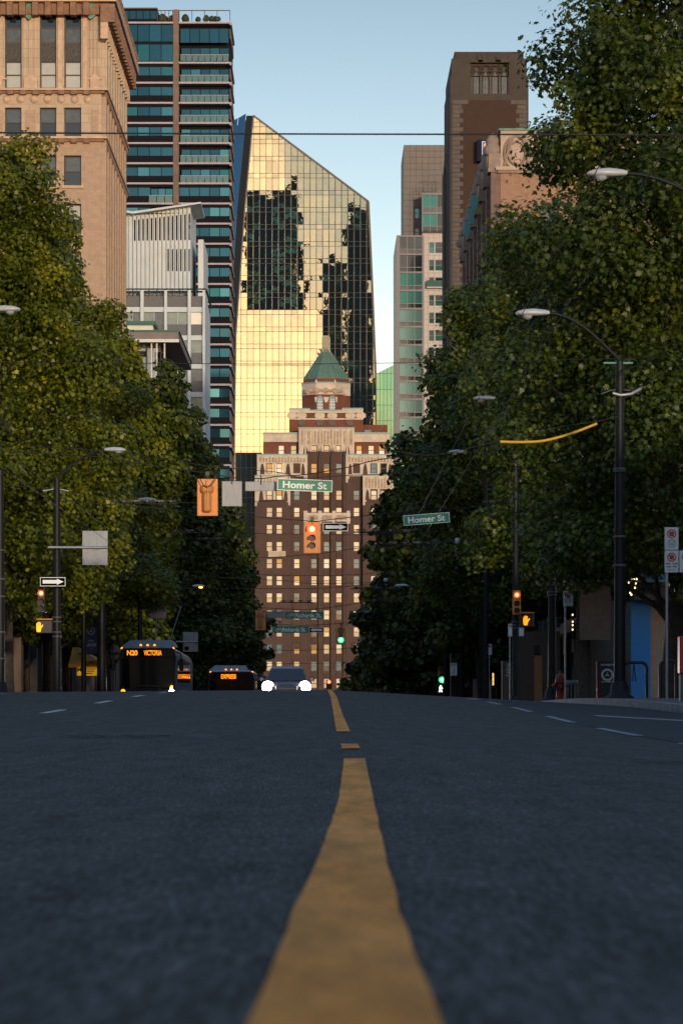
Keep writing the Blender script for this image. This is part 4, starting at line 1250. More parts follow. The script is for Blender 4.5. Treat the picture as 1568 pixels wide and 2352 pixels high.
    s = thing('wall_sign', 'blue box sign with a yellow lion emblem and white lettering on the brown brick tower', 'sign', (X(u(660), ys), ys, Z(v(690), ys)))
    mb = MB(); mb.box(X(u(620), ys), X(u(738), ys), ys, y - .06, Z(v(690), ys), Z(v(567), ys), bk); mb.build('case', s)
    mb = MB(); mb.box(X(u(648), ys), X(u(725), ys), ys - .05, ys - .003, Z(v(676), ys), Z(v(576), ys), wh)
    mb.box(X(u(652), ys), X(u(721), ys), ys - .08, ys - .052, Z(v(672), ys), Z(v(580), ys), blu); mb.build('panel', s)
    def q(a, b): return (X(u(a), ys), Z(v(b), ys))
    mb = MB()
    for pl in ([(657, 600), (663, 588), (676, 583), (690, 588), (694, 598), (684, 602), (688, 612), (676, 614), (664, 610)],
               [(676, 614), (694, 611), (704, 620), (698, 632), (684, 636), (668, 632), (658, 622)],
               [(700, 600), (709, 590), (713, 596), (706, 606), (708, 616), (700, 620)], [(660, 624), (654, 636), (662, 642), (672, 634)]):
        mb.prism([q(*p) for p in reversed(pl)], ys - .10, ys - .083, yel)
    mb.lathe((*[X(u(686), ys)], ys - .11, Z(v(628), ys)), [(.02, -.03), (.3, -.02), (.36, .02)], yel, 10, 'y')
    mb.build('emblem', s)
    lettering('RBC', s, (X(u(687), ys), ys - .09, Z(v(656), ys)), wh, h=.72, w=1.5, bold=.02)
stone_tower()

def deco_block():
    y0, y1, xw = 250.0, 305.0, X(1148.8, 250)
    cr = mat('cream_stone', (0.42, 0.335, 0.265), .8, var=.12, scale=.9)
    ob = mat('orange_brick', (0.31, 0.20, 0.14), .85, var=.25, scale=2.2, brick=(.4, .14, .012, (0.25, 0.14, 0.10)))
    mauve = mat('mauve_brick', (0.17, 0.115, 0.105), .85, var=.2, scale=2)
    st = mat('grey_cream_stone', (0.25, 0.205, 0.18), .85, var=.2, scale=1.5)
    teal = mat('turquoise_panel', (0.06, 0.38, 0.42), .5)
    t = thing('deco_building', 'cream and orange brick building with carved crests, half hidden by right trees', 'building', (xw + 8, y0, -4))
    zt = Z(300, y0)
    xr = X(1900, y0)
    mb = MB()
    hs = [(X(a, y0), X(a + 42, y0), Z(v_ + 100, y0), Z(v_, y0)) for a in (1240, 1330, 1420, 1510) for v_ in (470, 620, 770, 920, 1070, 1220)]
    facade(mb, front(y0), xw, xr, Z(392, y0), zt, [], .4, cr)
    facade(mb, front(y0), xw, xr, -4, Z(392, y0), hs, .4, ob)
    mb.poly([(xw, y0, zt), (xr, y0, zt), (xr, y1, zt), (xw, y1, zt)], st)
    mb.poly([(xw, y1, -4), (xr, y1, -4), (xr, y1, zt), (xw, y1, zt)], st)
    S = side_l(xw)
    shs = []
    for k in range(7):
        a = y0 + 4 + 7.4 * k
        for r in range(7): shs.append((a, a + 4.4, Z(560 + 150 * r, y0), Z(450 + 150 * r, y0)))
    facade(mb, S, y0, y1, -4, zt, shs, .5, mauve)
    mb.build('wall', t)
    for h in hs: sash(t, front(y0), h[0], h[1], h[2], h[3], .35, frame_dk, glass_grey, glass_dk, .08)
    for h in shs: sash(t, S, h[0], h[1], h[2], h[3], .45, frame_dk, glass_grey, glass_dk, .12)
    mb = MB(); mb.box(xw - .4, xr, y0 - .4, y0 - .003, Z(392, y0), Z(384, y0), cr); mb.box(xw - .4, xw - .003, y0, y1, Z(392, y0), Z(384, y0), st)
    mb.box(xw - .25, xr, y0 - .25, y0 - .003, Z(398, y0), Z(392, y0), st); mb.build('sill_course', t)
    mb = MB(); mb.box(xw - .15, xr, y0 - .15, y0 + .8, zt + .003, zt + .16, verdigris); mb.box(xw - .15, xw + .8, y0 + .8, y1, zt + .003, zt + .16, verdigris); mb.build('coping', t)
    for uc in (1186, 1290, 1400):                     # oval crests
        mb = MB(); cx, cz = X(uc, y0), Z(352, y0)
        for r_ in (1.25, .85):
            mb.tube([(cx + r_ * .8 * math.cos(R(a)), y0 - .1, cz + r_ * 1.1 * math.sin(R(a))) for a in range(0, 361, 20)], .1, st, 6)
        for s_ in (-1, 1): mb.tube([(cx + s_ * (.3 + .9 * k / 6), y0 - .1, cz + 1.1 - 2.1 * k / 6 + .5 * math.sin(k)) for k in range(7)], .11, st, 6)
        mb.prism([(cx - .35, cz - .5), (cx + .35, cz - .5), (cx + .45, cz + .4), (cx - .45, cz + .4)], y0 - .16, y0 - .004, cr)
        mb.build('crest', t)
    for k in range(8):                                # pilasters on the street side, each with a carved head
        a = y0 + .05 + 7.4 * k
        mb = MB(); w = .95
        mb.box(xw - .75, xw - .003, a, a + 1.6, -4, Z(395, y0), mauve)
        mb.box(xw - 1.0, xw - .003, a - .15, a + 1.75, Z(395, y0) + .003, Z(386, y0), st)
        mb.prism_z([(xw - .95, a - .05), (xw - .004, a - .05), (xw - .004, a + 1.65), (xw - .95, a + 1.65)], Z(386, y0) + .004, Z(352, y0), st)
        mb.lathe((xw - .55, a + .8, Z(352, y0)), [(.75, 0), (.85, .4), (.55, .8), (.62, 1.1), (.3, 1.6), (.05, 1.75)], st, 8)
        mb.tube([(xw - 1.0, a + .8 + .5 * math.cos(R(q_)), Z(368, y0) + .6 * math.sin(R(q_))) for q_ in range(0, 361, 30)], .09, cr, 6)
        mb.build('pilaster', t)
        if k in (2, 3, 4):
            mb = MB(); mb.box(xw - 1.5, xw - 1.05, a + 2.0, a + 2.06, Z(408, y0), Z(370, y0), teal); mb.box(xw - 1.55, xw - .004, a + 2.06, a + 2.12, Z(370, y0), Z(368, y0), frame_dk); mb.build('banner', t)
deco_block()

# ------------------------------------------------------------------ trees
def leaf_mat(name, dark, light, sunlit):  # sunlit clumps and dark gaps of the crowns are put into leaf colour
    m = bpy.data.materials.new(name); m.use_nodes = True; nt = m.node_tree
    b = nt.nodes['Principled BSDF']; out = nt.nodes['Material Output']
    g = nt.nodes.new('ShaderNodeNewGeometry'); r = nt.nodes.new('ShaderNodeValToRGB')
    e = r.color_ramp.elements
    e[0].position, e[0].color = 0.0, (*dark, 1); e[1].position, e[1].color = 1.0, (*sunlit, 1)
    k = e.new(0.66); k.color = (*light, 1)
    nz = nt.nodes.new('ShaderNodeTexNoise'); nz.inputs['Scale'].default_value = .55; nz.inputs['Detail'].default_value = 3; nt.links.new(g.outputs['Position'], nz.inputs['Vector'])
    mr = nt.nodes.new('ShaderNodeMapRange'); mr.inputs[1].default_value, mr.inputs[2].default_value = .33, .67; nt.links.new(nz.outputs[0], mr.inputs[0])
    ma = nt.nodes.new('ShaderNodeMix'); ma.inputs[0].default_value = .42; nt.links.new(mr.outputs[0], ma.inputs[2]); nt.links.new(g.outputs['Random Per Island'], ma.inputs[3])
    nt.links.new(ma.outputs[0], r.inputs[0])
    nt.links.new(r.outputs[0], b.inputs['Base Color'])
    b.inputs['Roughness'].default_value = 0.42; b.inputs['Specular IOR Level'].default_value = 0.35
    tr = nt.nodes.new('ShaderNodeBsdfTranslucent'); nt.links.new(r.outputs[0], tr.inputs[0])
    mx = nt.nodes.new('ShaderNodeMixShader'); mx.inputs[0].default_value = 0.3
    nt.links.new(b.outputs[0], mx.inputs[1]); nt.links.new(tr.outputs[0], mx.inputs[2]); nt.links.new(mx.outputs[0], out.inputs[0])
    return m
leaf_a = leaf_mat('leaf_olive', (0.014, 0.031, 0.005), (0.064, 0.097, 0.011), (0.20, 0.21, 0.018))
leaf_b = leaf_mat('leaf_sunlit_yellow_green', (0.022, 0.044, 0.004), (0.14, 0.165, 0.009), (0.38, 0.34, 0.018))  # brighter than the olive: sunlight on the left row put into the colour
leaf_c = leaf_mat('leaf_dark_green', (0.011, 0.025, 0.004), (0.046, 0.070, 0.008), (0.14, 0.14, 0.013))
bark = mat('bark', (0.045, 0.036, 0.028), .9, var=.4, scale=6, bump=.8, bscale=14)

LEAF = np.array([(0, -.5), (.16, -.22), (.5, -.2), (.3, .06), (.34, .32), (.06, .3), (0, .56), (-.12, .3), (-.36, .28), (-.28, .04), (-.5, -.24), (-.14, -.22)])
def crown_mesh(name, seed, rx, ry, z0, z1, blobs, leaves, size, prof, m, simple=False):
    """thousands of separate lobed leaves gathered in uneven clumps round the tree's own axis"""
    g = np.random.default_rng(seed)
    pts = []
    tries = 0
    cs, rs = [], []
    while len(cs) < blobs and tries < 8000:
        tries += 1
        t = g.uniform(0, 1); a = g.uniform(0, 2 * math.pi); w = float(np.interp(t, prof[0], prof[1]))
        f = g.uniform(.15, 1) ** .45
        p = np.array([math.cos(a) * rx * w * f, math.sin(a) * ry * w * f, z0 + (z1 - z0) * t])
        rad = g.uniform(.75, 1.55) * (0.6 + .5 * w)
        if cs and min(np.linalg.norm((p - c) * (1, 1, .9)) for c in cs[-60:]) < .62: continue
        cs.append(p); rs.append(rad)
    cs, rs = np.array(cs), np.array(rs)
    wgt = rs ** 2 / (rs ** 2).sum()
    idx = g.choice(len(cs), leaves, p=wgt)
    d = g.normal(size=(leaves, 3)); d /= np.linalg.norm(d, axis=1)[:, None]
    rr = (g.uniform(0, 1, leaves) ** .38) * rs[idx]
    far = g.uniform(0, 1, leaves) < .12; rr[far] *= g.uniform(1.0, 1.45, far.sum())
    c = cs[idx] + d * rr[:, None] * np.array([1, 1, .72])
    nc = int(leaves * .24)                            # inner leaves that close the crown's heart
    tt = g.uniform(.02, .9, nc); aa = g.uniform(0, 2 * math.pi, nc); ww = np.interp(tt, prof[0], prof[1]) * np.sqrt(g.uniform(0, 1, nc)) * .8
    c[:nc] = np.stack([np.cos(aa) * rx * ww, np.sin(aa) * ry * ww, z0 + (z1 - z0) * tt], 1)
    n = d * .9 + g.normal(size=(leaves, 3)) * .55 + np.array([0, 0, .55]); n /= np.linalg.norm(n, axis=1)[:, None]
    up = np.cross(n, g.normal(size=(leaves, 3))); up /= np.linalg.norm(up, axis=1)[:, None]
    sd = np.cross(n, up)
    s = size * g.uniform(.6, 1.25, leaves)
    shp = LEAF if not simple else LEAF[[0, 2, 4, 6, 8, 10]]
    k = len(shp)
    bend = (shp[:, 0] ** 2) * -.5 - (shp[:, 1] ** 2) * .25
    V = c[:, None, :] + s[:, None, None] * (shp[None, :, 0, None] * sd[:, None, :] + shp[None, :, 1, None] * up[:, None, :] + bend[None, :, None] * n[:, None, :])
    V = V.reshape(-1, 3)
    me = bpy.data.meshes.new(name)
    me.vertices.add(leaves * k); me.vertices.foreach_set('co', V.ravel())
    me.loops.add(leaves * k); me.loops.foreach_set('vertex_index', np.arange(leaves * k))
    me.polygons.add(leaves); me.polygons.foreach_set('loop_start', np.arange(leaves) * k); me.polygons.foreach_set('loop_total', np.full(leaves, k))
    me.materials.append(m); me.update(calc_edges=True); me.validate()
    return me, cs

def trunk_mb(cs, zg, z0, z1, r0, seed):
    rnd = random.Random(seed); mb = MB()
    lean = (rnd.uniform(-.25, .25), rnd.uniform(-.3, .3))
    def ax(z): f = (z - zg) / (z1 - zg); return (lean[0] * f * 3 + .12 * math.sin(z * .6 + seed), lean[1] * f * 3 + .1 * math.sin(z * .8), z)
    zs = [zg + (z1 - .5 - zg) * k / 12 for k in range(13)]
    mb.tube([ax(z) for z in zs], [r0 * (1.5 if k == 0 else 1.15 if k == 1 else 1) * (1 - .075 * k) for k in range(13)], bark, 10)
    order = list(range(len(cs))); rnd.shuffle(order)
    for i in order[:26]:
        e = Vector(cs[i]); zb = max(z0 - 1.2, zg + 1.5, e.z - rnd.uniform(2, 4.5))
        b = Vector(ax(min(zb, z1 - 2))); mid = b.lerp(e, .5) + Vector((rnd.uniform(-.4, .4), rnd.uniform(-.4, .4), rnd.uniform(.1, .7)))
        q = b.lerp(mid, .5) + Vector((rnd.uniform(-.2, .2), rnd.uniform(-.2, .2), 0)); ra = r0 * .36
        mb.tube([b, q, mid, e], [ra, ra * .75, ra * .5, ra * .15], bark, 6)
    return mb

PROF_ROUND = ([0, .12, .35, .6, .8, .93, 1], [.62, .9, 1.0, .92, .7, .42, .12])
PROF_TALL = ([0, .15, .4, .65, .85, 1], [.7, 1.0, .92, .7, .42, .1])
def tree(label, x, y, zg, z0, z1, rx, ry, blobs, leaves, size, prof, m, seed, group, simple=False, r0=.33):
    t = thing('plane_tree', label, 'tree', (x, y, zg), group)
    me, cs = crown_mesh('crown', seed, rx, ry, z0 - zg, z1 - zg, blobs, leaves, size, prof, m, simple)
    o = bpy.data.objects.new('crown', me); COL.objects.link(o); o.parent = t
    tm = trunk_mb(cs, 0, z0 - zg, z1 - zg, r0, seed); tm.v = [(a + x, b + y, c + zg) for a, b, c in tm.v]
    tm.build('trunk', t)
    return t
def gz(x, y): return zr(min(max(x, KL), KR), y) + .13
GL, GR = 'trees along the left pavement', 'trees along the right pavement'
# left row, nearest first
tree('yellow-green tree nearest on the left, in front of the tan office block', -12.6, 124, gz(-10, 124), 3.4, 21.6, 5.0, 5.5, 105, 105000, .185, ([0, .15, .4, .62, .8, 1], [.7, 1, .92, .66, .46, .36]), leaf_b, 43, GL)
tree('broad yellow-green tree standing behind the tall pole with the one-way arrow sign', -13.0, 148, gz(-10, 148), 3.0, 22.0, 5.6, 5.5, 90, 80000, .21, PROF_TALL, leaf_b, 2, GL)
tree('full yellow-green tree whose top reaches the foot of the white framed office', -12.2, 176, gz(-10, 176), 2.6, 20.2, 5.3, 5.5, 85, 62000, .24, PROF_ROUND, leaf_b, 3, GL, True)
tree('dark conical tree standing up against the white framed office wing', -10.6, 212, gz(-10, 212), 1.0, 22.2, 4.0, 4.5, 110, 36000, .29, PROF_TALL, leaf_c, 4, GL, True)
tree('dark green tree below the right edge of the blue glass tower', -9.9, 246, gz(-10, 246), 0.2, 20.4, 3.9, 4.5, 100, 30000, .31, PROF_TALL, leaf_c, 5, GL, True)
tree('mid green tree behind the express bus, left of the brick tower', -10.4, 285, gz(-10, 285), -1.0, 18.6, 4.4, 4.5, 110, 20000, .42, PROF_ROUND, leaf_a, 6, GL, True)
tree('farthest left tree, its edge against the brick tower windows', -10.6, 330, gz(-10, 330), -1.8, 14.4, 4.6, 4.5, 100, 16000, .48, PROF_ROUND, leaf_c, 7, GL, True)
# right row
tree('huge near tree filling the upper right corner behind the street lamp', 9.3, 84, gz(7, 84), 3.0, 21.8, 4.4, 5.0, 160, 135000, .165, ([0, .2, .45, .6, .72, .88, 1], [.7, 1, 1, .88, .72, .66, .6]), leaf_a, 31, GR, r0=.30)
tree('leafy tree overhanging the pavement beside the tall dark trolley pole', 9.6, 119.5, gz(7, 119.5), 4.4, 17.6, 4.6, 4.8, 105, 72000, .20, PROF_ROUND, leaf_a, 12, GR)
tree('tree with a yellowish crown in front of the deco crests and stone tower', 9.2, 147, gz(7, 147), 4.2, 21.6, 5.6, 5.2, 100, 72000, .225, ([0, .15, .4, .65, .85, 1], [.7, .95, 1.0, .82, .55, .15]), leaf_a, 13, GR)
tree('dark tree over the right kerb, below the beige tiled tower', 8.6, 174, gz(7, 174), 3.2, 19.4, 5.4, 5.0, 90, 42000, .28, PROF_ROUND, leaf_a, 14, GR, True)
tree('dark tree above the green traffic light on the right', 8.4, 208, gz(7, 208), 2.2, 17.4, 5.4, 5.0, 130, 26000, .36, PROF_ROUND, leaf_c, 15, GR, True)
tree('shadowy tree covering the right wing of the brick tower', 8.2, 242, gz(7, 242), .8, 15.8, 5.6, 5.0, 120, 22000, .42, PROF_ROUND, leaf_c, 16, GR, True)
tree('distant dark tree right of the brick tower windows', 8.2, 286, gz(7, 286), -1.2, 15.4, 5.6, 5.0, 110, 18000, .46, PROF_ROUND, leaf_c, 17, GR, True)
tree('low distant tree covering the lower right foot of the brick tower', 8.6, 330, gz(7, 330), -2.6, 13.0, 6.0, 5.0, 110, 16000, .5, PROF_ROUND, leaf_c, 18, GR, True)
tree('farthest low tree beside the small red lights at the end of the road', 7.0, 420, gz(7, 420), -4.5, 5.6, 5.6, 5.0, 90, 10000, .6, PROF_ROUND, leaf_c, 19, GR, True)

# ------------------------------------------------------------------ shopfronts under the trees
warm = mat('lit_window', (.3, .15, .04), .5, emit=(1.0, .50, .10), estr=.5)
dark_stone = mat('dark_stone', (0.075, 0.062, 0.055), .85, var=.3, scale=1)
pink_stone = mat('pink_stone', (0.20, 0.14, 0.125), .85, var=.25, scale=1)
shop_dk = mat('shop_dark', (0.018, 0.017, 0.017), .5, var=.4, scale=1)
def shop(name, label, side, y0, y1, h, wallm, pilm, bay, up=1, xw=None):
    xw = xw if xw else (-14.8 if side < 0 else 13.75); S = side_r(xw) if side < 0 else side_l(xw)
    zg = gz(-10 if side < 0 else 7, y0) - .3; zt = zg + h
    t = thing(name, label, 'building', (xw + 6 * side, (y0 + y1) / 2, zg))
    n = max(1, int((y1 - y0) / bay)); w = (y1 - y0) / n
    hs = [(y0 + w * k + .7, y0 + w * (k + 1) - .7, zg + .7, zg + 3.7) for k in range(n)]
    hu = []
    for f in range(up):
        for k in range(n):
            for q in (0, 1):
                a = y0 + w * k + .9 + q * (w - 1.4) / 2; hu.append((a, a + (w - 2.4) / 2, zg + 5.6 + 3.6 * f, zg + 7.9 + 3.6 * f))
    mb = MB(); facade(mb, S, y0, y1, zg, zt, hs + hu, .5, wallm)
    xo = xw + 14 * side
    mb.poly([(xw, y0, zt), (xo, y0, zt), (xo, y1, zt), (xw, y1, zt)], wallm)
    for yy in (y0, y1): mb.poly([(xw, yy, zg), (xo, yy, zg), (xo, yy, zt), (xw, yy, zt)], wallm)
    mb.build('wall', t)
    for h_ in hs:
        w_ = MB(); q = (h_[1] - h_[0]) / 3
        w_.poly([S(h_[0], h_[2], .4), S(h_[1], h_[2], .4), S(h_[1], h_[3], .4), S(h_[0], h_[3], .4)], glass_dk)
        for k in range(4): mbox(w_, S, h_[0] + q * k - .05, h_[0] + q * k + .05, h_[2], h_[3], .3, .39, frame_dk)
        mbox(w_, S, h_[0], h_[1], h_[3] - .7, h_[3] - .6, .3, .39, frame_dk); w_.build('shop_window', t)
    for h_ in hu: sash(t, S, h_[0], h_[1], h_[2], h_[3], .4, frame_dk, glass_grey, glass_dk, .07)
    for k in range(n + 1):
        a = min(y0 + w * k, y1 - .5); mb = MB(); mbox(mb, S, a - .003 if k else a, a + .5, zg, zg + 4.4, -.35, -.003, pilm); mbox(mb, S, a - .1, a + .6, zg + 4.4, zg + 4.7, -.42, -.003, pilm); mb.build('pilaster', t)
    mb = MB(); mbox(mb, S, y0, y1, zg + 4.75, zg + 5.2, -.5, -.003, pilm); mbox(mb, S, y0, y1, zt - .7, zt, -.6, -.003, pilm); mb.build('cornice', t)
    return t, zg, xw
shop('shop_building', 'dark stone shop building with pinkish pilasters behind the nearest left tree', -1, 121, 150, 13, dark_stone, pink_stone, 5.8, 2)
shop('brick_shop', 'brown shop building behind the yellow awning, beside the tan office block', -1, 150.2, 180, 10, mat('brown_render', (.10, .065, .05), .85, var=.2), concrete_dk, 6, 1)
shop('low_shop', 'low grey shop row at the foot of the tan office block', -1, 180.2, 211.5, 8, concrete_dk, pink_stone, 6.2, 1)
shop('corner_shop', 'black fronted corner shop behind the right traffic signal pole', 1, 150, 185, 10, shop_dk, shop_dk, 7, 1)
shop('dark_arcade', 'dark arcade building running under the right trees to the deco block', 1, 185.2, 249.5, 11, dark_stone, shop_dk, 8, 1)
bluep = mat('bright_blue_panel', (0.02, 0.19, 0.50), .45)
skyaw = mat('sky_blue_awning', (0.09, 0.36, 0.62), .5)
tan_r = mat('tan_render', (0.36, 0.24, 0.17), .8, var=.1)
def blue_shop():
    y0, y1, xw = 118.5, 149.8, 12.2; zg = gz(7, 130) - .3
    t = thing('blue_shop', 'shop with bright blue panel, tan wall strip and sky blue canopy behind the right trees', 'building', (xw + 6, 134, zg))
    mb = MB(); mb.box(xw, xw + 14, y0, y1, zg, zg + 8.5, dark_stone); mb.build('wall', t)
    mb = MB(); mb.box(X(1447, y0), X(1491, y0), y0 - .25, y0 - .004, zg + .2, Z(1381, y0), bluep) ; mb.build('blue_panel', t)
    mb = MB(); mb.box(X(1491.3, y0), X(1560, y0), y0 - .2, y0 - .004, zg + .2, Z(1381, y0), tan_r); mb.box(X(1330, y0), X(1400, y0), y0 - .15, y0 - .004, Z(1470, y0), Z(1340, y0), mat('brown_wall', (.11, .08, .065), .85, var=.2)); mb.build('wall_panel', t)
    mb = MB(); mb.box(X(1446, y0), X(1570, y0), y0 - 1.4, y0 - .004, Z(1381, y0) + .004, Z(1366, y0), shop_dk); mb.build('canopy', t)
    mb = MB(); mb.prism([(X(1325, y0), Z(1338, y0)), (X(1568, y0), Z(1338, y0)), (X(1568, y0), Z(1240, y0)), (X(1325, y0), Z(1250, y0))], y0 - .5, y0 - .26, skyaw); mb.build('fascia', t)
blue_shop()
def awning():
    y0 = 152.0; zg = gz(-10, y0)
    ym = mat('yellow_awning', (0.62, 0.33, 0.015), .6, var=.12, scale=2); yl = mat('yellow_banner', (.7, .42, .02), .6, emit=(1, .5, .02), estr=.12)
    ink = mat('dark_red_ink', (.07, .012, .006), .6)
    t = thing('shop_awning', 'yellow peaked shop awning with a lit banner reading OPEN and MY', 'awning', (X(192, y0), y0, zg + 2))
    x0, x1 = X(158, y0), X(223, y0)
    mb = MB()
    z0, z1 = Z(1533, y0), Z(1486, y0)
    mb.loft([[(x0, y0, z0), (x1, y0, z0), (x1, y0 + 3.5, z0), (x0, y0 + 3.5, z0)], [(x0, y0, Z(1527, y0)), (x1, y0, Z(1515, y0)), (x1, y0 + 3.5, Z(1515, y0)), (x0, y0 + 3.5, Z(1527, y0))], [(x0 + .1, y0 + 1.2, z1), (X(176, y0), y0 + 1.2, z1), (X(176, y0), y0 + 2, z1), (x0 + .1, y0 + 2, z1)]], ym)
    mb.build('canopy', t)
    lettering('OPEN', t, (X(211, y0), y0 - .03, Z(1524, y0)), ink, h=.20, w=.52, bold=.015)
    mb = MB(); mb.box(X(178, y0), X(223, y0), y0 - .1, y0 - .02, Z(1552, y0), Z(1533.5, y0), yl); mb.build('banner', t)
    lettering('MY', t, (X(188, y0), y0 - .12, Z(1538, y0)), ink, h=.2, bold=.015)
    mb = MB()
    for k in range(3): mb.box(X(199, y0), X(221 - 4 * k, y0), y0 - .12, y0 - .103, Z(1537.5 + 5 * k, y0), Z(1535.5 + 5 * k, y0), ink)
    mb.build('small_print', t)
    for xx in (x0 + .03, x1 - .06):
        mb = MB(); mb.tube([(xx, y0 + .06, zg), (xx, y0 + .06, z0)], .03, black_metal, 6); mb.build('leg', t)
awning()
def banner():
    y = 150.0; nb = mat('navy_banner', (0.012, 0.04, 0.15), .6); wh = mat('banner_white', (.55, .58, .62), .6)
    t = thing('lease_banner', 'navy vertical banner with a circled letter A and FOR LEASE, above the yellow awning', 'banner', (X(210, y), y, Z(1500, y)))
    x0, x1 = X(196, y), X(226, y)
    mb = MB(); mb.box(x0, x1, y, y + .05, Z(1500, y), Z(1426, y), nb); mb.build('cloth', t)
    mb = MB(); mb.tube([(x0 - .3, y + .03, Z(1425, y)), (x1 + 1.5, y + .03, Z(1425, y))], .04, black_metal, 6); mb.tube([(x0 - .3, y + .03, Z(1500, y) - .03), (x1 + 1.5, y + .03, Z(1500, y) - .03)], .04, black_metal, 6); mb.build('bracket', t)
    cx, cz = (x0 + x1) / 2 - .02, Z(1449, y)
    mb = MB(); mb.ring((cx, cz), .15, .185, y - .006, wh); mb.build('emblem', t)
    lettering('A', t, (cx, y - .008, cz), wh, h=.18)
    lettering('FOR', t, (cx, y - .008, Z(1472, y)), wh, h=.09); lettering('LEASE', t, (cx, y - .008, Z(1481, y)), wh, h=.14, w=.5); lettering('A', t, (cx, y - .008, Z(1490, y)), wh, h=.05)
banner()

# ------------------------------------------------------------------ poles, lamps, signals, signs
band_m = mat('pole_band', (0.07, 0.075, 0.085), .5)
def pole(name, label, x, y, ztop, r, flare=True, bands=(), cat='pole', group=None, lampl=None):
    zg = gz(x, y)
    t = thing(name, label, cat, (x, y, zg), group)
    mb = MB()
    if flare: mb.lathe((x, y, zg), [(r * 2.6, -.1), (r * 2.5, .04), (r * 1.7, .12), (r * 1.5, .3), (r * 1.12, .42)], pole_paint, 14)
    mb.tube([(x, y, zg + .1), (x, y, zg + (ztop - zg) * .5), (x, y, ztop)], [r, r * .86, r * .7], pole_paint, 14); mb.build('shaft', t)
    for i, b in enumerate(bands):
        mb = MB(); mb.lathe((x, y, b), [(r * .98, -.03), (r * 1.05, -.03), (r * 1.05, .03), (r * .98, .03)], band_m, 14); mb.build('band', t)
    return t, zg
def lamp_arm(t, x, y, zt, xh, zh, lit=False):
    s = -1 if xh < x else 1
    mb = MB()
    pts = []
    for k in range(9):
        f = k / 8; pts.append((x + (xh - s * .35 - x) * f, y, zt + (zh - zt) * math.sin(f * math.pi / 2)))
    mb.tube(pts, [.04] * 8 + [.03], pole_paint, 8); mb.build('arm', t)
    mb = MB()                                         # cobra-head body
    L = .80; rings = []
    for f, w_, hu, hd in ((0, .05, .05, .03), (.12, .09, .08, .05), (.45, .15, .11, .07), (.75, .16, .09, .07), (.93, .11, .05, .05), (1, .03, .01, .02)):
        xx = xh - s * .4 + s * L * f
        rings.append([(xx, y + w_ * math.cos(a), zh + (hu if math.sin(a) > 0 else hd) * math.sin(a)) for a in [2 * math.pi * q / 10 for q in range(10)]])
    mb.loft(rings, lamp_white, True)
    h = mb.build('lamp_head', t)
    gm = mat('lamp_lit', (1, .6, .2), .3, emit=(1, .42, .06), estr=4) if lit else mat('lamp_lens', (.32, .36, .38), .12)
    mb = MB(); mb.lathe((xh + s * .12, y, zh - .06), [(.12, 0), (.11, -.05), (.05, -.09), (.01, -.1)], gm, 10)
    mb.build('lens', h)
GLR, GLL = 'street lamps along the right kerb', 'street lamps along the left kerb'
t, g = pole('street_lamp', 'nearest white cobra-head lamp on a curved arm, against the big right tree', 8.6, 62.5, 9.6, .13, cat='street lamp', group=GLR); lamp_arm(t, 8.6, 62.5, 9.0, X(1393, 62.5), Z(398, 62.5))
t, g = pole('street_lamp', 'tall dark trolley pole with crossarms and a white lamp half hidden by leaves', X(1422, 74), 74, Z(830, 74), .14, True, [Z(v_, 74) for v_ in (1078, 1082, 1233, 1299)], 'street lamp', GLR)
lamp_arm(t, X(1422, 74), 74, Z(828, 74), X(1222, 74), Z(719, 74))
mb = MB()
mb.tube([P(1380, 905, 74), P(1400, 897, 74), P(1422, 895, 74), P(1450, 897, 74), P(1466, 905, 74)], .035, black_metal, 6); mb.build('crossarm', t)
mb = MB(); mb.tube([P(1406, 903, 73.8), P(1424, 908, 73.8), P(1448, 905, 73.8), P(1470, 893, 74)], .04, galv, 6); mb.build('cable_loop', t)
mb = MB(); mb.box(X(1385, 74), X(1452, 74), 73.95, 74.05, Z(836, 74), Z(832, 74), verdigris); mb.build('top_arm', t)
t, g = pole('street_lamp', 'lamp on the pole carrying the right red signal, arm reaching over the kerb', 6.75, 113, 9.6, .13, True, [Z(v_, 113) for v_ in (1428, 1436, 1443)], 'street lamp', GLR)
lamp_arm(t, 6.75, 113, 9.4, X(1111, 113), Z(915, 113))
t, g = pole('street_lamp', 'fourth lamp on the right, between the dark trees above the green street sign', 7.0, 139, 9.6, .12, cat='street lamp', group=GLR); lamp_arm(t, 7.0, 139, 9.3, X(1049, 139), Z(1038, 139))
t, g = pole('street_lamp', 'small distant lamp on the right with its head low beside the brick tower', 7.2, 192, 6.4, .11, cat='street lamp', group=GLR); lamp_arm(t, 7.2, 192, 6.1, X(921, 192), Z(1345, 192))
t, g = pole('street_lamp', 'lamp at the left frame edge, its white head against the nearest left tree', -10.9, 86, 10.2, .13, cat='street lamp', group=GLL); lamp_arm(t, -10.9, 86, 9.9, X(14, 86), Z(710, 86))
t, g = pole('street_lamp', 'left lamp with a bright white head among the trolley wire hangers', -10.6, 138, 8.4, .12, cat='street lamp', group=GLL); lamp_arm(t, -10.6, 138, 8.2, X(338, 138), Z(1148, 138))
t, g = pole('street_lamp', 'lit orange street lamp glowing in the dark left trees', -10.6, 204, 6.9, .12, cat='street lamp', group=GLL); lamp_arm(t, -10.6, 204, 6.6, X(457, 204), Z(1346, 204), True)
GP = 'dark poles along the street'
pole('trolley_pole', 'dark pole with white scuffs right of the red signal, left of the parking signs', X(1267, 95), 95, Z(1195, 95), .135, True, [Z(v_, 95) for v_ in (1259, 1287, 1360, 1367)], group=GP)
pole('trolley_pole', 'thin dark pole left of the no-stopping sign under the right trees', X(1060, 175), 175, Z(1338, 175), .14, False, group=GP)
pole('trolley_pole', 'thicker dark pole beside the small parking sign under the right trees', X(1109, 150), 150, Z(1335, 150), .2, False, group=GP)
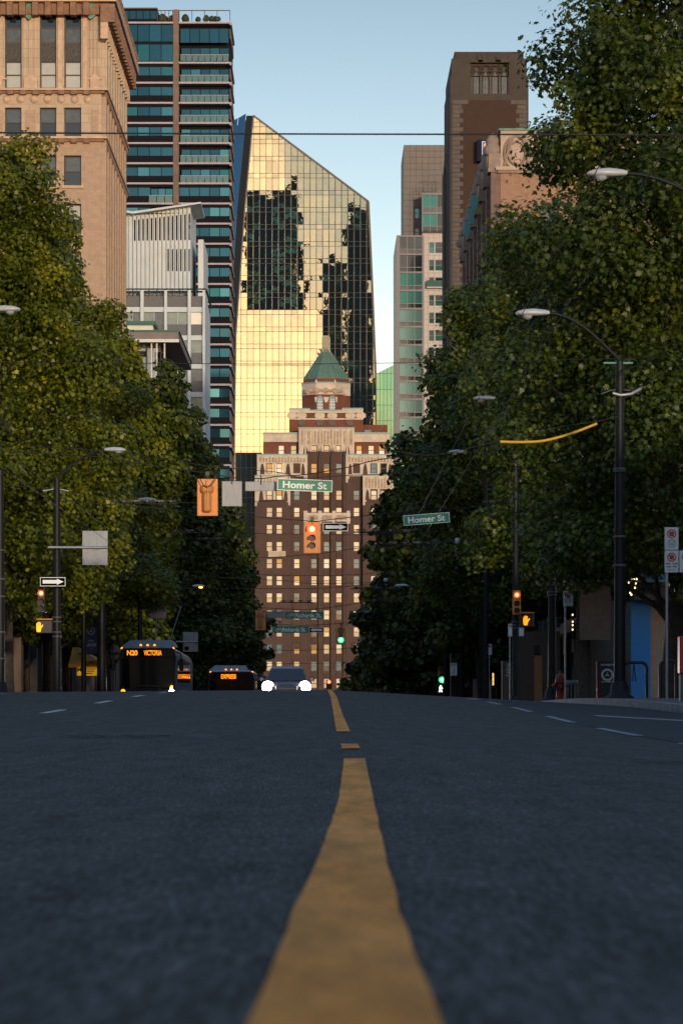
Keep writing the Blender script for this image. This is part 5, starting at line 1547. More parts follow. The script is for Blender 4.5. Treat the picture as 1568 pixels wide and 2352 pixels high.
pole('trolley_pole', 'dark pole with flared base at the left frame edge', X(1, 100), 100, Z(1080, 100), .16, True, [Z(v_, 100) for v_ in (1264, 1330, 1370, 1452, 1513)], group=GP)
tp, zg_ = pole('signal_pole', 'tall dark lamp pole carrying the one-way arrow and left red signal', X(131, 116), 116, Z(1098, 116), .17, True, [Z(v_, 116) for v_ in (1418, 1428, 1452, 1462)], group=GP)
mb = MB(); mb.tube([P(100, 1128, 116), P(120, 1124, 116), P(140, 1124, 116), P(158, 1128, 116)], .03, galv, 6); mb.build('crossarm', tp)
lamp_arm(tp, X(131, 116), 116, Z(1100, 116), X(265, 116), Z(1033, 116))
pole('trolley_pole', 'thick dark pole between the yellow awning and the night bus', X(234, 135), 135, Z(1370, 135), .22, False, group=GP)
pole('trolley_pole', 'slender dark pole behind the roof of the night bus', X(322, 165), 165, Z(1380, 165), .15, False, group=GP)

sig_y = mat('signal_yellow', (0.55, 0.205, 0.035), .55, var=.15, scale=4)
sig_board = mat('backboard_orange', (0.80, 0.31, 0.10), .6, var=.1, scale=3)
lens_dk = mat('lens_off', (0.03, 0.012, 0.01), .25); lens_dg = mat('lens_off_green', (0.01, 0.02, 0.02), .25)
red_on = mat('red_signal_light', (1, .1, .03), .3, emit=(1.0, 0.06, 0.012), estr=.8)
red_core = mat('red_signal_core', (1, .6, .3), .3, emit=(1.0, 0.50, 0.18), estr=1.1)
grn_on = mat('green_signal_light', (.1, 1, .5), .3, emit=(0.02, 1.0, 0.28), estr=.6); grn_core = mat('green_signal_core', (.6, 1, .8), .3, emit=(.45, 1.0, .70), estr=.7)
hand_on = mat('orange_hand_light', (1, .4, .05), .3, emit=(1, .26, .005), estr=.6); man_on = mat('walk_light', (1, 1, 1), .3, emit=(1, .95, .85), estr=1.2)
def signal(label, x0, x1, z0, z1, y, on, board=True, back=False, hang=None, group='traffic signals', bodym=None, rr=None):
    """a three-lens head; on = 'red' / 'green'"""
    cx = (x0 + x1) / 2; w = x1 - x0; hgt = z1 - z0; body = bodym or sig_y
    t = thing('traffic_light', label, 'traffic light', (cx, y, z0), group)
    if board:
        mb = MB(); mb.rbox(x0, x1, y - .02, y + .02, z0, z1, sig_board, .02); mb.build('backboard', t)
    bw = w * (.27 if board else .5); bz0, bz1 = z0 + hgt * (.1 if board else 0), z1 - hgt * (.07 if board else 0)
    mb = MB()
    if back:
        mb.rbox(cx - bw * .75, cx + bw * .75, y - .26, y - .022, bz0, bz0 + (bz1 - bz0) * .62, body, .05); mb.rbox(cx - bw * 1.15, cx + bw * 1.15, y - .24, y - .022, bz0 + (bz1 - bz0) * .62, bz1 - .12, body, .06)
        mb.build('housing', t)
        mb = MB(); mb.tube([(cx + .02, y - .28, bz0 + .12), (cx + .02, y - .28, bz1 + .05)], .014, lamp_white, 6); mb.build('conduit', t)
        mb = MB(); mb.tube([(cx - .22, y - .3, z1), (cx - .12, y - .32, z1 - .2), (cx, y - .33, z1 - .27), (cx + .14, y - .32, z1 - .2), (cx + .26, y - .3, z1)], .014, black_metal, 6); mb.build('cable', t)
    else:
        mb.rbox(cx - bw, cx + bw, y + .022, y + .26, bz0, bz1, body, .03)
        if not board: mb.rbox(cx - bw, cx + bw, y - .06, y + .02, bz0, bz1, body, .03)
        mb.build('housing', t)
        cz = [bz1 - (bz1 - bz0) * f for f in (.185, .53, .82)]
        rs = [.155, .105, .105] if board else [bw * .78] * 3
        if rr: rs = rr
        yb = y - .03 if board else y - .07
        for k in range(3):
            lit = (on == 'red' and k == 0) or (on == 'green' and k == 2)
            mb = MB()
            if lit:
                mb.disc((cx, cz[k]), rs[k], yb - .002, red_on if on == 'red' else grn_on); mb.disc((cx, cz[k]), rs[k] * .55, yb - .012, red_core if on == 'red' else grn_core)
            else: mb.disc((cx, cz[k]), rs[k], yb - .002, lens_dk if k < 2 else lens_dg)
            l = mb.build('lens', t)
            mb = MB(); n = 12
            for q in range(n):
                a, b = R(-25 + 230 * q / n), R(-25 + 230 * (q + 1) / n); r_ = rs[k] * 1.06
                mb.poly([(cx + r_ * math.cos(a), yb, cz[k] + r_ * math.sin(a)), (cx + r_ * math.cos(b), yb, cz[k] + r_ * math.sin(b)), (cx + r_ * math.cos(b), yb - .2, cz[k] + r_ * math.sin(b) - .02), (cx + r_ * math.cos(a), yb - .2, cz[k] + r_ * math.sin(a) - .02)], body if not board else mat('visor_dark', (.06, .03, .012), .6))
            mb.build('visor', l)
    if hang:
        mb = MB(); mb.tube([(cx, y, z1 - .1), (cx, y, hang)], .025, black_metal, 6); mb.box(cx - .06, cx + .06, y - .04, y + .04, hang - .08, hang + .04, black_metal); mb.build('hanger', t)
    return t
def sig_px(label, u0, u1, vt, vb, y, *a, **k): return signal(label, X(u0, y), X(u1, y), Z(vb, y), Z(vt, y), y, *a, **k)
sig_px('red signal with orange backboard hung over the road before the brick tower', 697, 736.3, 1199, 1271, 99, 'red', hang=Z(1190, 99))
sig_px('large signal seen from behind on a pale orange backboard at upper left', 453, 500.5, 1100, 1185, 95, None, back=True, hang=Z(1086, 95))
sig_px('small signal seen from behind at the left edge of the brick tower', 586.5, 610.5, 1401, 1447.5, 187, None, back=True, hang=Z(1395, 187))
sig_px('green signal with yellow backboard hung low over the road', 771, 794.3, 1439, 1480, 203, 'green', hang=Z(1432, 203), rr=[.2, .14, .19])
sig_px('red signal on the right-hand pole above the orange hand', 1177, 1195, 1356, 1412, 112.6, 'red', board=False)
sig_px('dark red signal below the one-way arrow on the left pole', 86.5, 104.5, 1352, 1408, 115.4, 'red', board=False, bodym=black_metal)
sig_px('green signal low on the right above the white walking figure', 1005, 1024, 1531, 1568, 206, 'green', board=False, rr=[.2, .2, .21])
sig_px('distant red signal at the end of the yellow centre line', 749, 762, 1562, 1585, 330, 'red', board=False, bodym=black_metal, rr=[.22, .2, .2])
for uu, vv, yy, lab in ((20, 1340, 128, 'yellow signal head at the left frame edge, under the green awning'),):
    sig_px(lab, uu - 6, uu + 6, 1325, 1362, yy, None, board=False, rr=[.07, .07, .07])
def ped(label, u0, u1, vt, vb, y, uc, vc, h, man=False):
    x0, x1, z0, z1 = X(u0, y), X(u1, y), Z(vb, y), Z(vt, y)
    t = thing('walk_signal', label, 'pedestrian signal', ((x0 + x1) / 2, y, z0), 'pedestrian signals')
    mb = MB(); mb.rbox(x0, x1, y, y + .3, z0, z1, black_metal, .03); mb.box(x0, x1, y - .12, y + .3, z1 + .003, z1 + .05, sig_y); mb.build('housing', t)
    cx, cz = X(uc, y), Z(vc, y); s = h * y / F
    mb = MB()
    if man:
        for pl in ([(-.1, .36), (.1, .36), (.1, .5), (-.1, .5)], [(-.14, -.08), (.12, -.08), (.15, .33), (-.12, .33)], [(-.26, -.02), (-.16, -.06), (-.08, .3), (-.16, .3)], [(.14, .3), (.12, .2), (.26, .0), (.34, .06)], [(-.14, -.1), (0, -.1), (-.16, -.5), (-.3, -.46)], [(-.02, -.1), (.12, -.1), (.26, -.5), (.12, -.5)]):
            mb.prism([(cx + a * s, cz + b * s) for a, b in pl], y - .02, y - .004, man_on)
    else:
        for pl in ([(-.24, -.5), (.12, -.5), (.2, -.1), (.2, .08), (-.3, .08), (-.3, -.2)], [(-.3, .08), (-.2, .08), (-.2, .36), (-.29, .34)], [(-.18, .08), (-.08, .08), (-.08, .46), (-.18, .46)], [(-.06, .08), (.04, .08), (.04, .5), (-.06, .5)], [(.06, .08), (.15, .08), (.16, .42), (.07, .42)], [(.18, -.16), (.38, .12), (.36, .24), (.28, .2), (.19, .06)]):
            mb.prism([(cx + a * s, cz + b * s) for a, b in pl], y - .02, y - .004, hand_on)
    mb.build('symbol', t)
ped('orange hand signal on the right pole below the red light', 1192, 1226, 1409, 1441, 112.6, 1207.5, 1425, 22)
ped('orange hand signal on the left pole under the red light', 85, 121, 1424, 1455, 115.4, 91, 1440, 23)
ped('white walking figure under the low green light on the right', 1003, 1021, 1572, 1594, 206, 1011.5, 1582, 15, True)

sign_g = mat('sign_green', (0.006, 0.24, 0.135), .4, var=.1); sign_w = mat('sign_letter_white', (.88, .92, .92), .4); sign_dg = mat('sign_dark_green', (0.004, 0.06, 0.035), .5)
alu = mat('aluminium_back', (0.27, 0.285, 0.31), .5, metal=.25, var=.18, scale=3, stretch=(6, 1, .8))
def street_sign(label, corners, y, text, hang, bike=False, dark=False, group='street name signs'):
    (ua, va), (ub, vb), hpx = corners                 # centre of left end, centre of right end, height
    a, b = Vector(P(ua, va, y)), Vector(P(ub, vb, y)); c = (a + b) / 2; L = (b - a).length; tl = math.atan2(b.z - a.z, b.x - a.x); hh = hpx * y / F
    t = thing('street_sign', label, 'street sign', tuple(c), group)
    ca, sa = math.cos(tl), math.sin(tl)
    def q(x, z): return (c.x + x * ca - z * sa, c.z + x * sa + z * ca)
    def rect(mb, x0, x1, z0, z1, y0, y1, m): mb.prism([q(x0, z0), q(x1, z0), q(x1, z1), q(x0, z1)], y0, y1, m)
    mb = MB(); rect(mb, -L / 2, L / 2, -hh / 2, hh / 2, y - .01, y + .02, sign_g if bike else sign_w); 
    if not bike: rect(mb, -L / 2 + .02, L / 2 - .02, -hh / 2 + .02, hh / 2 - .02, y - .016, y - .011, sign_g)
    mb.build('panel', t)
    lw = L * (.80 if not bike else .66); off = 0 if not bike else L * .10
    p = q(off, 0)
    lettering(text, t, (p[0], y - .02, p[1]), sign_w if not dark else galv, h=hh * (.60 if not bike else .62), w=lw, tilt=tl, bold=.025)
    if bike:
        mb = MB(); r_ = hh * .24; c1, c2 = q(-L / 2 + hh * .62, -hh * .1), q(-L / 2 + hh * 1.35, -hh * .1)
        for cc in (c1, c2): mb.ring(cc, r_ * .75, r_, y - .014, sign_w, 14)
        top = q(-L / 2 + hh * .82, hh * .2); tr = q(-L / 2 + hh * 1.2, hh * .22); bb = q(-L / 2 + hh * .98, -hh * .1)
        for s_, e_ in ((c1, top), (top, tr), (tr, c2), (top, bb), (bb, tr), (c1, bb)): mb.tube([(s_[0], y - .018, s_[1]), (e_[0], y - .018, e_[1])], .012, sign_w, 4)
        mb.build('bicycle_symbol', t)
    mb = MB()
    for f in (-.3, .3): p = q(L * f, hh / 2); mb.tube([(p[0], y, p[1] - .02), (p[0], y, p[1] + hang)], .015, black_metal, 6)
    mb.build('hanger', t)
street_sign('green Homer St sign hung before the brick tower, tilting down to the right', ((637, 1112), (763, 1117), 27), 95, 'Homer St', .35)
street_sign('green Homer St sign on the right against dark leaves, tilting up', ((926, 1196), (1032, 1188), 23.5), 112, 'Homer St', .3)
street_sign('upper green Richards St. sign with a white bicycle symbol', ((654.5, 1413), (744, 1413), 16.5), 187, 'Richards St.', .3, True)
street_sign('lower green Richards St. sign left of the small arrow sign', ((627, 1446), (708, 1446), 15.5), 203, 'Richards St.', .3, True)
street_sign('dim far green Seymour St sign low on the right', ((836, 1565), (886, 1565), 9), 310, 'Seymour St', .4, dark=True)
matte_black = mat('matte_black', (.005, .005, .006), .95, spec=.02)
def arrow_sign(label, u0, u1, vt, vb, y, left=False, hang=0.0):
    x0, x1, z0, z1 = X(u0, y), X(u1, y), Z(vb, y), Z(vt, y); h = z1 - z0; w = x1 - x0
    t = thing('one_way_sign', label, 'arrow sign', ((x0 + x1) / 2, y, z0), 'one-way arrow signs')
    mb = MB(); mb.box(x0, x1, y - .012, y + .012, z0, z1, sign_w); mb.box(x0 + .02, x1 - .02, y - .018, y - .013, z0 + .02, z1 - .02, matte_black); mb.build('panel', t)
    pl = [(.1, .3), (.66, .3), (.66, .16), (.93, .5), (.66, .84), (.66, .7), (.1, .7)]
    if left: pl = [(1 - a, b) for a, b in reversed(pl)]
    mb = MB(); mb.prism([(x0 + w * a, z0 + h * b) for a, b in pl], y - .024, y - .019, sign_w); mb.build('arrow', t)
    if hang:
        mb = MB(); mb.tube([((x0 + x1) / 2, y, z1 - .02), ((x0 + x1) / 2, y, z1 + hang)], .015, black_metal, 6); mb.build('hanger', t)
arrow_sign('one-way arrow sign pointing right beside the hanging red signal', 741.6, 799, 1201, 1220, 99, hang=.16)
arrow_sign('one-way arrow sign pointing right on the left signal pole', 93, 151, 1326, 1346.5, 115.2)
arrow_sign('small arrow sign pointing left beside the lower Richards sign', 709.5, 743, 1441, 1452.5, 203, left=True, hang=.2)
def back_panel(label, u0, u1, vt, vb, y, arm=None, hang=0.0):
    t = thing('sign_back', label, 'sign', (X((u0 + u1) / 2, y), y, Z(vb, y)), 'signs seen from behind')
    mb = MB(); mb.rbox(X(u0, y), X(u1, y), y, y + .03, Z(vb, y), Z(vt, y), alu, .012); mb.build('panel', t)
    if arm:
        mb = MB(); mb.tube([P(arm[0], arm[1], y - .06), P(u1, arm[1] + .5, y - .06)], .05, galv, 8); mb.build('arm', t)
        mb = MB(); mb.box(X(u0, y), X(u1, y), y - .05, y - .003, Z(arm[1] + 3.6, y), Z(arm[1] + 2.4, y), galv); mb.build('seam', t)
    if hang:
        mb = MB(); mb.tube([(X((u0 + u1) / 2, y), y, Z(vt, y) - .1), (X((u0 + u1) / 2, y), y, Z(vt, y) + hang)], .02, black_metal, 6); mb.build('hanger', t)
back_panel('large square grey sign back on an arm from the left pole', 189.5, 248, 1219, 1298, 115.7, (112, 1257))
back_panel('square grey sign back half covered by leaves above the night bus', 341, 383, 1364, 1420, 150, (300, 1391))
back_panel('grey sign back just right of the night bus roof', 420.5, 455, 1452, 1497, 190, (405, 1474))
back_panel('white square sign back hung beside the large rear-view signal', 509.6, 556, 1105, 1163, 95, hang=.25)
back_panel('long white sign back left of the hanging Homer St sign', 563, 635.5, 1106, 1128, 95.4, hang=.2)
back_panel('small white sign backs left of the upper Richards sign', 613, 653, 1404, 1419, 187, hang=.2)
sred = mat('sign_red', (.42, .02, .02), .4); sblk = mat('sign_black', (.01, .01, .012), .5); park_w = mat('parking_sign_white', (.50, .58, .62), .4)
def parking(label, x, y, boards, ptop, r=.03):
    """boards: (u0, u1, vtop, vbottom, lower content)"""
    zg = gz(x, y)
    t = thing('parking_sign', label, 'parking sign', (x, y, zg), 'parking signs on posts')
    mb = MB(); mb.tube([(x, y + .05, zg), (x, y + .05, ptop)], r, galv, 8); mb.build('post', t)
    for (u0, u1, vt, vb, kind) in boards:
        x0, x1, z0, z1 = X(u0, y), X(u1, y), Z(vb, y), Z(vt, y); w = x1 - x0
        mb = MB(); mb.rbox(x0, x1, y - .008, y + .008, z0, z1, park_w, .006); b = mb.build('board', t)
        mb = MB(); cx, cz = (x0 + x1) / 2, z1 - w * .48 if kind != 'half' else z1 - w * .5
        mb.ring((cx, cz), w * .24, w * .33, y - .012, sred); mb.disc((cx, cz), w * .17, y - .0125, sblk)
        a = w * .24; mb.poly([(cx - a * .7 - .012, y - .014, cz + a * .7 - .012), (cx - a * .7 + .012, y - .014, cz + a * .7 + .012), (cx + a * .7 + .012, y - .014, cz - a * .7 + .012), (cx + a * .7 - .012, y - .014, cz - a * .7 - .012)], sred)
        mb.build('prohibition_symbol', b)
        if kind == 'bus':
            mb = MB(); c2 = (cx, z0 + w * .46); mb.ring(c2, w * .23, w * .29, y - .012, sign_g); mb.box(cx - w * .12, cx + w * .12, y - .013, y - .009, c2[1] - w * .1, c2[1] + w * .12, sign_g); mb.box(cx - w * .09, cx + w * .09, y - .016, y - .0135, c2[1] - w * .01, c2[1] + w * .08, park_w); mb.build('bus_symbol', b)
        elif kind == 'hours':
            lettering('7AM - 10AM', b, (cx, y - .011, z0 + (z1 - z0) * .40), sblk, h=w * .13, w=w * .86, bold=.03); lettering('3PM - 7PM', b, (cx, y - .011, z0 + (z1 - z0) * .26), sblk, h=w * .13, w=w * .7, bold=.03); lettering('MON - FRI', b, (cx, y - .011, z0 + (z1 - z0) * .12), sblk, h=w * .08, w=w * .5, bold=.02)
        elif kind == 'arrow':
            mb = MB(); c2 = (cx - w * .2, z0 + w * .25); mb.prism([(c2[0] - w * .1, c2[1]), (c2[0], c2[1] - w * .08), (c2[0], c2[1] + w * .08)], y - .013, y - .009, sblk); mb.box(c2[0], c2[0] + w * .1, y - .013, y - .009, c2[1] - w * .025, c2[1] + w * .025, sblk); mb.build('arrow', b)
parking('tall parking sign post at the right frame edge with a bus symbol board', X(1531, 68), 68, [(1525, 1557, 1211, 1263, 'bus'), (1525, 1557, 1264.5, 1315, 'hours'), (1559, 1590, 1264.5, 1315, 'arrow')], Z(1211, 68))
parking('parking sign post beside the red hydrant on the right pavement', X(1297, 92), 92, [(1292.5, 1312.5, 1320.5, 1356, 'arrow'), (1292.5, 1315, 1357.5, 1392, 'hours')], Z(1320, 92), .025)
parking('small no-stopping sign on the thick pole under the right trees', X(1123, 146), 146, [(1118, 1129, 1479, 1504, 'arrow')], Z(1479, 146), .02)
parking('pair of parking signs half hidden behind the right signal pole', X(1170, 116), 116, [(1166, 1176, 1433, 1462, 'arrow'), (1190, 1202, 1433, 1461, 'arrow')], Z(1433, 116), .02)
parking('low parking signs between dark trunks right of the green light', X(1034, 168), 168, [(1033, 1041, 1523, 1552, 'arrow'), (1042, 1049, 1523, 1552, 'arrow')], Z(1500, 168), .02)
def small_back(u0, u1, vt, vb, y, label):
    t = thing('sign_back', label, 'sign', (X((u0 + u1) / 2, y), y, Z(vb, y)), 'signs seen from behind')
    mb = MB(); mb.prism([(X(u0, y), Z(vb, y)), (X(u1, y), Z(vb, y)), (X(u1, y), Z((vt + vb) / 2, y)), (X(u0 + 6, y), Z(vt, y)), (X(u0, y), Z(vt, y))], y, y + .02, alu); mb.build('panel', t)
small_back(1240, 1257, 1271, 1292, 94.7, 'small pale sign back clamped to the scuffed dark pole')

# ------------------------------------------------------------------ street blocks on either side of the camera
def flank(label, side, y0, y1, h):
    xw = 15.5 * side; zg = -1.0
    t = thing('street_building', label, 'building', (xw + 8 * side, (y0 + y1) / 2, zg))
    S = side_r(xw) if side < 0 else side_l(xw)
    hs = []
    k = y0 + 2
    while k < y1 - 3:
        z = 4.5
        while z < h - 3: hs.append((k, k + 1.6, z, z + 2.0)); z += 3.6
        k += 4.4
    hs = hs[:100]
    mb = MB(); facade(mb, S, y0, y1, zg, h, hs, .4, dark_stone)
    xo = xw + 18 * side
    mb.poly([(xw, y0, h), (xo, y0, h), (xo, y1, h), (xw, y1, h)], concrete_dk)
    for yy in (y0, y1): mb.poly([(xw, yy, zg), (xo, yy, zg), (xo, yy, h), (xw, yy, h)], dark_stone)
    mb.poly([(xo, y0, zg), (xo, y1, zg), (xo, y1, h), (xo, y0, h)], dark_stone)
    mb.build('wall', t)
    for q in hs: sash(t, S, q[0], q[1], q[2], q[3], .35, frame_dk, glass_grey, glass_dk, .07)
flank('dark stone street building outside the frame to the right of the camera', 1, -70, 55, 8.5)
flank('dark stone street building outside the frame to the left of the camera', -1, -70, 60, 9)
flank('lower dark building outside the frame on the near right corner', 1, 55.5, 93, 7)
flank('lower dark building outside the frame on the near left corner', -1, 60.5, 93, 9)

for xa, xb, hh, lab in ((-160, -22, 17, 'long dark street block far behind the camera on the left'), (-21.5, 26, 11, 'low dark street block far behind the camera at the end of the road'), (26.5, 170, 15, 'long dark street block far behind the camera on the right')):
    t_ = thing('street_building', lab, 'building', ((xa + xb) / 2, -380, -1))
    mb = MB(); mb.box(xa, xb, -395, -380, -1, hh, dark_stone); mb.build('wall', t_)
    mb = MB(); mb.box(xa + .3, xb - .3, -379.9, -379.2, hh - .8, hh + .5, shop_dk); mb.build('cornice', t_)

# ------------------------------------------------------------------ vehicles
head_on = mat('headlight_on', (1, 1, 1), .2, emit=(1.0, .93, .82), estr=60)
head_glow = mat('headlight_halo', (1, .95, .85), .2, emit=(1.0, .80, .66), estr=14)  # glowing ring round the lens, standing for the lamp's halo
amber_on = mat('amber_light', (1, .45, .05), .3, emit=(1, .30, .01), estr=.8)
led_on = mat('led_text', (1, .4, .02), .3, emit=(1, .27, .008), estr=.5)
rubber = mat('rubber', (0.012, 0.012, 0.013), .8); rim_m = mat('rim', (.35, .35, .36), .35, metal=.8)
bus_blue = mat('bus_grey_blue', (0.16, 0.21, 0.27), .35, var=.1); bus_dk = mat('bus_dark', (0.007, 0.009, 0.012), .5, spec=.2); bus_glass = mat('bus_glass', (0.004, 0.006, 0.008), .05, spec=.22)
bus_wht = mat('bus_white', (.22, .25, .29), .35)
def wheel(parent, x, y, z, r, w):
    mb = MB(); mb.lathe((x, y, z), [(r * .62, -w / 2), (r * .94, -w / 2), (r, -w * .3), (r, w * .3), (r * .94, w / 2), (r * .62, w / 2)], rubber, 20, 'x'); o = mb.build('wheel', parent)
    mb = MB(); mb.lathe((x, y, z), [(.03, -w * .36), (r * .3, -w * .4), (r * .62, -w * .3), (r * .62, w * .3), (r * .3, w * .4), (.03, w * .36)], rim_m, 16, 'x'); mb.build('rim', o)
def spot(parent, x, y, z, e):
    l = bpy.data.lights.new('headlamp_beam', 'SPOT'); l.energy = e; l.spot_size = R(50); l.spot_blend = .8; l.shadow_soft_size = .06; l.color = (1, .92, .82)
    o = bpy.data.objects.new('headlamp_beam', l); COL.objects.link(o); o.parent = parent
    o.location = Vector((x, y, z)) - origin(parent); o.rotation_euler = (R(86), 0, R(180))
def bus(label, u0, u1, y, vroof, L, kind):
    x0, x1 = X(u0, y), X(u1, y); w = x1 - x0; cx = (x0 + x1) / 2
    zg = zr(max(cx, KL), y); zt = Z(vroof, y); h = zt - zg
    t = thing('city_bus', label, 'bus', (cx, y, zg), 'buses coming towards the camera')
    bodym = bus_blue if kind == 'N' else bus_wht
    def sect(yy, ins, top, low=.32):
        a, b = x0 + ins, x1 - ins; r = .16
        return [(a + .05, yy, zg + low), (b - .05, yy, zg + low), (b, yy, zg + low + .15), (b, yy, zg + top - .45), (b - .07, yy, zg + top - .2), (b - r - .1, yy, zg + top - .03), (cx, yy, zg + top), (a + r + .1, yy, zg + top - .03), (a + .07, yy, zg + top - .2), (a, yy, zg + top - .45), (a, yy, zg + low + .15)]
    H_ = h - .25
    mb = MB(); n = len(sect(0, 0, 1))
    mb.loft([sect(y + .25, .06, H_ - .06), sect(y + .42, .0, H_), sect(y + L - .3, 0, H_ - .25 if kind == 'N' else H_), sect(y + L, .08, H_ - .35 if kind == 'N' else H_ - .1)], bodym)
    mb.build('body', t)
    mb = MB()                                         # front mask: dark band with the screen, raised roof fairing
    fz = lambda f: zg + H_ * f
    mb.loft([[(x0 + .06, y + .26, fz(.62)), (x0 + .03, y + .28, fz(.82)), (x0 + .1, y + .3, fz(.965)), (x1 - .1, y + .3, fz(.965)), (x1 - .03, y + .28, fz(.82)), (x1 - .06, y + .26, fz(.62))],
             [(x0 + .09, y + .10, fz(.62)), (x0 + .07, y + .14, fz(.82)), (x0 + .14, y + .2, fz(.955)), (x1 - .14, y + .2, fz(.955)), (x1 - .07, y + .14, fz(.82)), (x1 - .09, y + .10, fz(.62))]], bus_dk)
    mb.build('front_mask', t)
    mb = MB()
    zw0, zw1 = fz(.36), fz(.80)
    for a, b in ((x0 + .09, cx - .02), (cx + .02, x1 - .09)):
        mb.poly([(a, y + .085, zw0), (b, y + .085, zw0), (b, y + .088, zw1), (a, y + .088, zw1)], bus_glass)
    mb.box(x0 + .05, x1 - .05, y + .12, y + .3, zw0 - .03, zw0, bus_dk); mb.box(cx - .02, cx + .02, y + .05, y + .12, zw0, zw1, bus_dk)
    mb.loft([[(x0 + .05, y + .13, zw0), (x1 - .05, y + .13, zw0), (x1 - .05, y + .14, zw1), (x0 + .05, y + .14, zw1)], [(x0 + .05, y + .26, zw0), (x1 - .05, y + .26, zw0), (x1 - .05, y + .28, zw1), (x0 + .05, y + .28, zw1)]], bus_dk)
    mb.build('windscreen', t)
    mb = MB(); mb.rbox(x0 + .04, x1 - .04, y - .02, y + .26, zg + .3, zg + H_ * .35, bus_dk if kind == 'N' else bus_wht, .06); mb.build('bumper', t)
    dz0, dz1 = fz(.83), fz(.945)
    mb = MB(); mb.box(x0 + .25, x1 - .25, y + .08, y + .21, dz0, dz1, bus_glass); d = mb.build('destination_screen', t)
    dc = (dz0 + dz1) / 2
    if kind == 'N':
        lettering('N20', d, (X(305 - 1, y), y + .07, dc), led_on, h=.235, w=.48, bold=.03); lettering('VICTORIA', d, (X(351, y), y + .07, dc), led_on, h=.235, w=.82, bold=.02)
    else:
        lettering('EXPRESS', d, (cx - .15, y + .07, dc - .05), led_on, h=.26, w=.85, bold=.03)
    mb = MB()                                         # roof fairing
    f0, f1 = (x0 + .45, x1 - .12) if kind == 'N' else (x0 + .35, x1 - .42)
    mb.loft([[(f0 - .35, y + .5, zg + H_ - .05), (f1, y + .5, zg + H_ - .05), (f1, y + 4.5, zg + H_ - .05), (f0 - .35, y + 4.5, zg + H_ - .05)], [(f0, y + .9, zt), (f1 - .1, y + .9, zt), (f1 - .1, y + 4.2, zt - .05), (f0, y + 4.2, zt - .05)]], bus_wht if kind != 'N' else bus_blue)
    mb.build('roof_fairing', t)
    for f in ((.05, .38, .5, .62, .95)):
        mb = MB(); xx = x0 + w * f; zz = zg + H_ - (.16 if f in (.05, .95) else .02); mb.lathe((xx, y + .26, zz), [(.055, 0), (.05, .05), (.02, .08)], amber_on, 8); mb.build('marker_light', t)
    for s_, xx in ((-1, x0 + .2), (1, x1 - .2)):
        zz = zg + .98
        if kind == 'N':
            mb = MB(); mb.lathe((xx, y - .05, zz - .06), [(.02, -.02), (.10, 0), (.12, .05)], head_on if s_ > 0 else amber_on, 12, 'y'); 
            mb.lathe((xx, y - .04, zz + .17), [(.02, -.02), (.06, 0), (.07, .04)], amber_on if s_ > 0 else bus_dk, 10, 'y'); mb.build('headlight', t)
        else:
            mb = MB(); mb.lathe((xx, y - .05, zz), [(.02, -.02), (.1, 0), (.12, .05)], lamp_white, 12, 'y'); mb.build('headlight', t)
    if kind == 'N': spot(t, x1 - .2, y - .1, zg + .92, 250)
    for s_, xx in ((-1, x0), (1, x1)):
        mb = MB(); mb.tube([(xx, y + .3, fz(.9)), (xx + s_ * .2, y + .1, fz(.88)), (xx + s_ * .24, y + .08, fz(.8))], .025, bus_dk, 6); mb.rbox(xx + s_ * .24 - .09, xx + s_ * .24 + .09, y, y + .12, fz(.62), fz(.8), bus_dk, .03); mb.build('mirror', t)
    ns = int((L - 3) / 1.7)
    for s_, xx in ((-1, x0), (1, x1)):
        for k in range(ns):
            a = y + 1.4 + 1.7 * k; mb = MB(); mb.box(xx - .012, xx + .012, a, a + 1.5, fz(.45), fz(.78), bus_glass); mb.build('side_window', t)
    if kind == 'N':
        mb = MB(); mb.tube([(x0 + .75, y - .12, zg + .75), (x0 + .75, y - .14, zg + 1.18), (x1 - .75, y - .14, zg + 1.18), (x1 - .75, y - .12, zg + .75)], .025, black_metal, 6); mb.build('bicycle_rack', t)
        mb = MB(); mb.lathe((x1 + .02, y + L * .58, zg + H_ - .1), [(.1, 0), (.12, .2)], bus_dk, 8)
        for d_ in (-.3, .3): mb.tube([(cx + d_, y + L * .62, zg + H_ - .1), (cx + d_ * 2, y + L + 2, zg + H_ + 2.3)], .03, black_metal, 5)
        mb.build('trolley_arms', t)
        for k in range(4):
            mb = MB(); mb.lathe((x1 + .01, y + 6.5 + 2.4 * k, zg + 1.62), [(.01, .03), (.03, .02), (.035, 0)], amber_on, 8, 'x'); mb.build('side_marker', t)
    for yy in (y + 2.6, y + L - 3.2):
        for s_, xx in ((-1, x0 + .16), (1, x1 - .16)): wheel(t, xx, yy, zg + .48, .48, .28)
bus('dark articulated night bus showing N20 VICTORIA in amber, in the left kerb lane', 273, 404.5, 143, 1469.5, 18, 'N')
bus('pale bus showing EXPRESS in amber, farther back than the night bus', 478, 584.5, 178, 1528, 12, 'E')

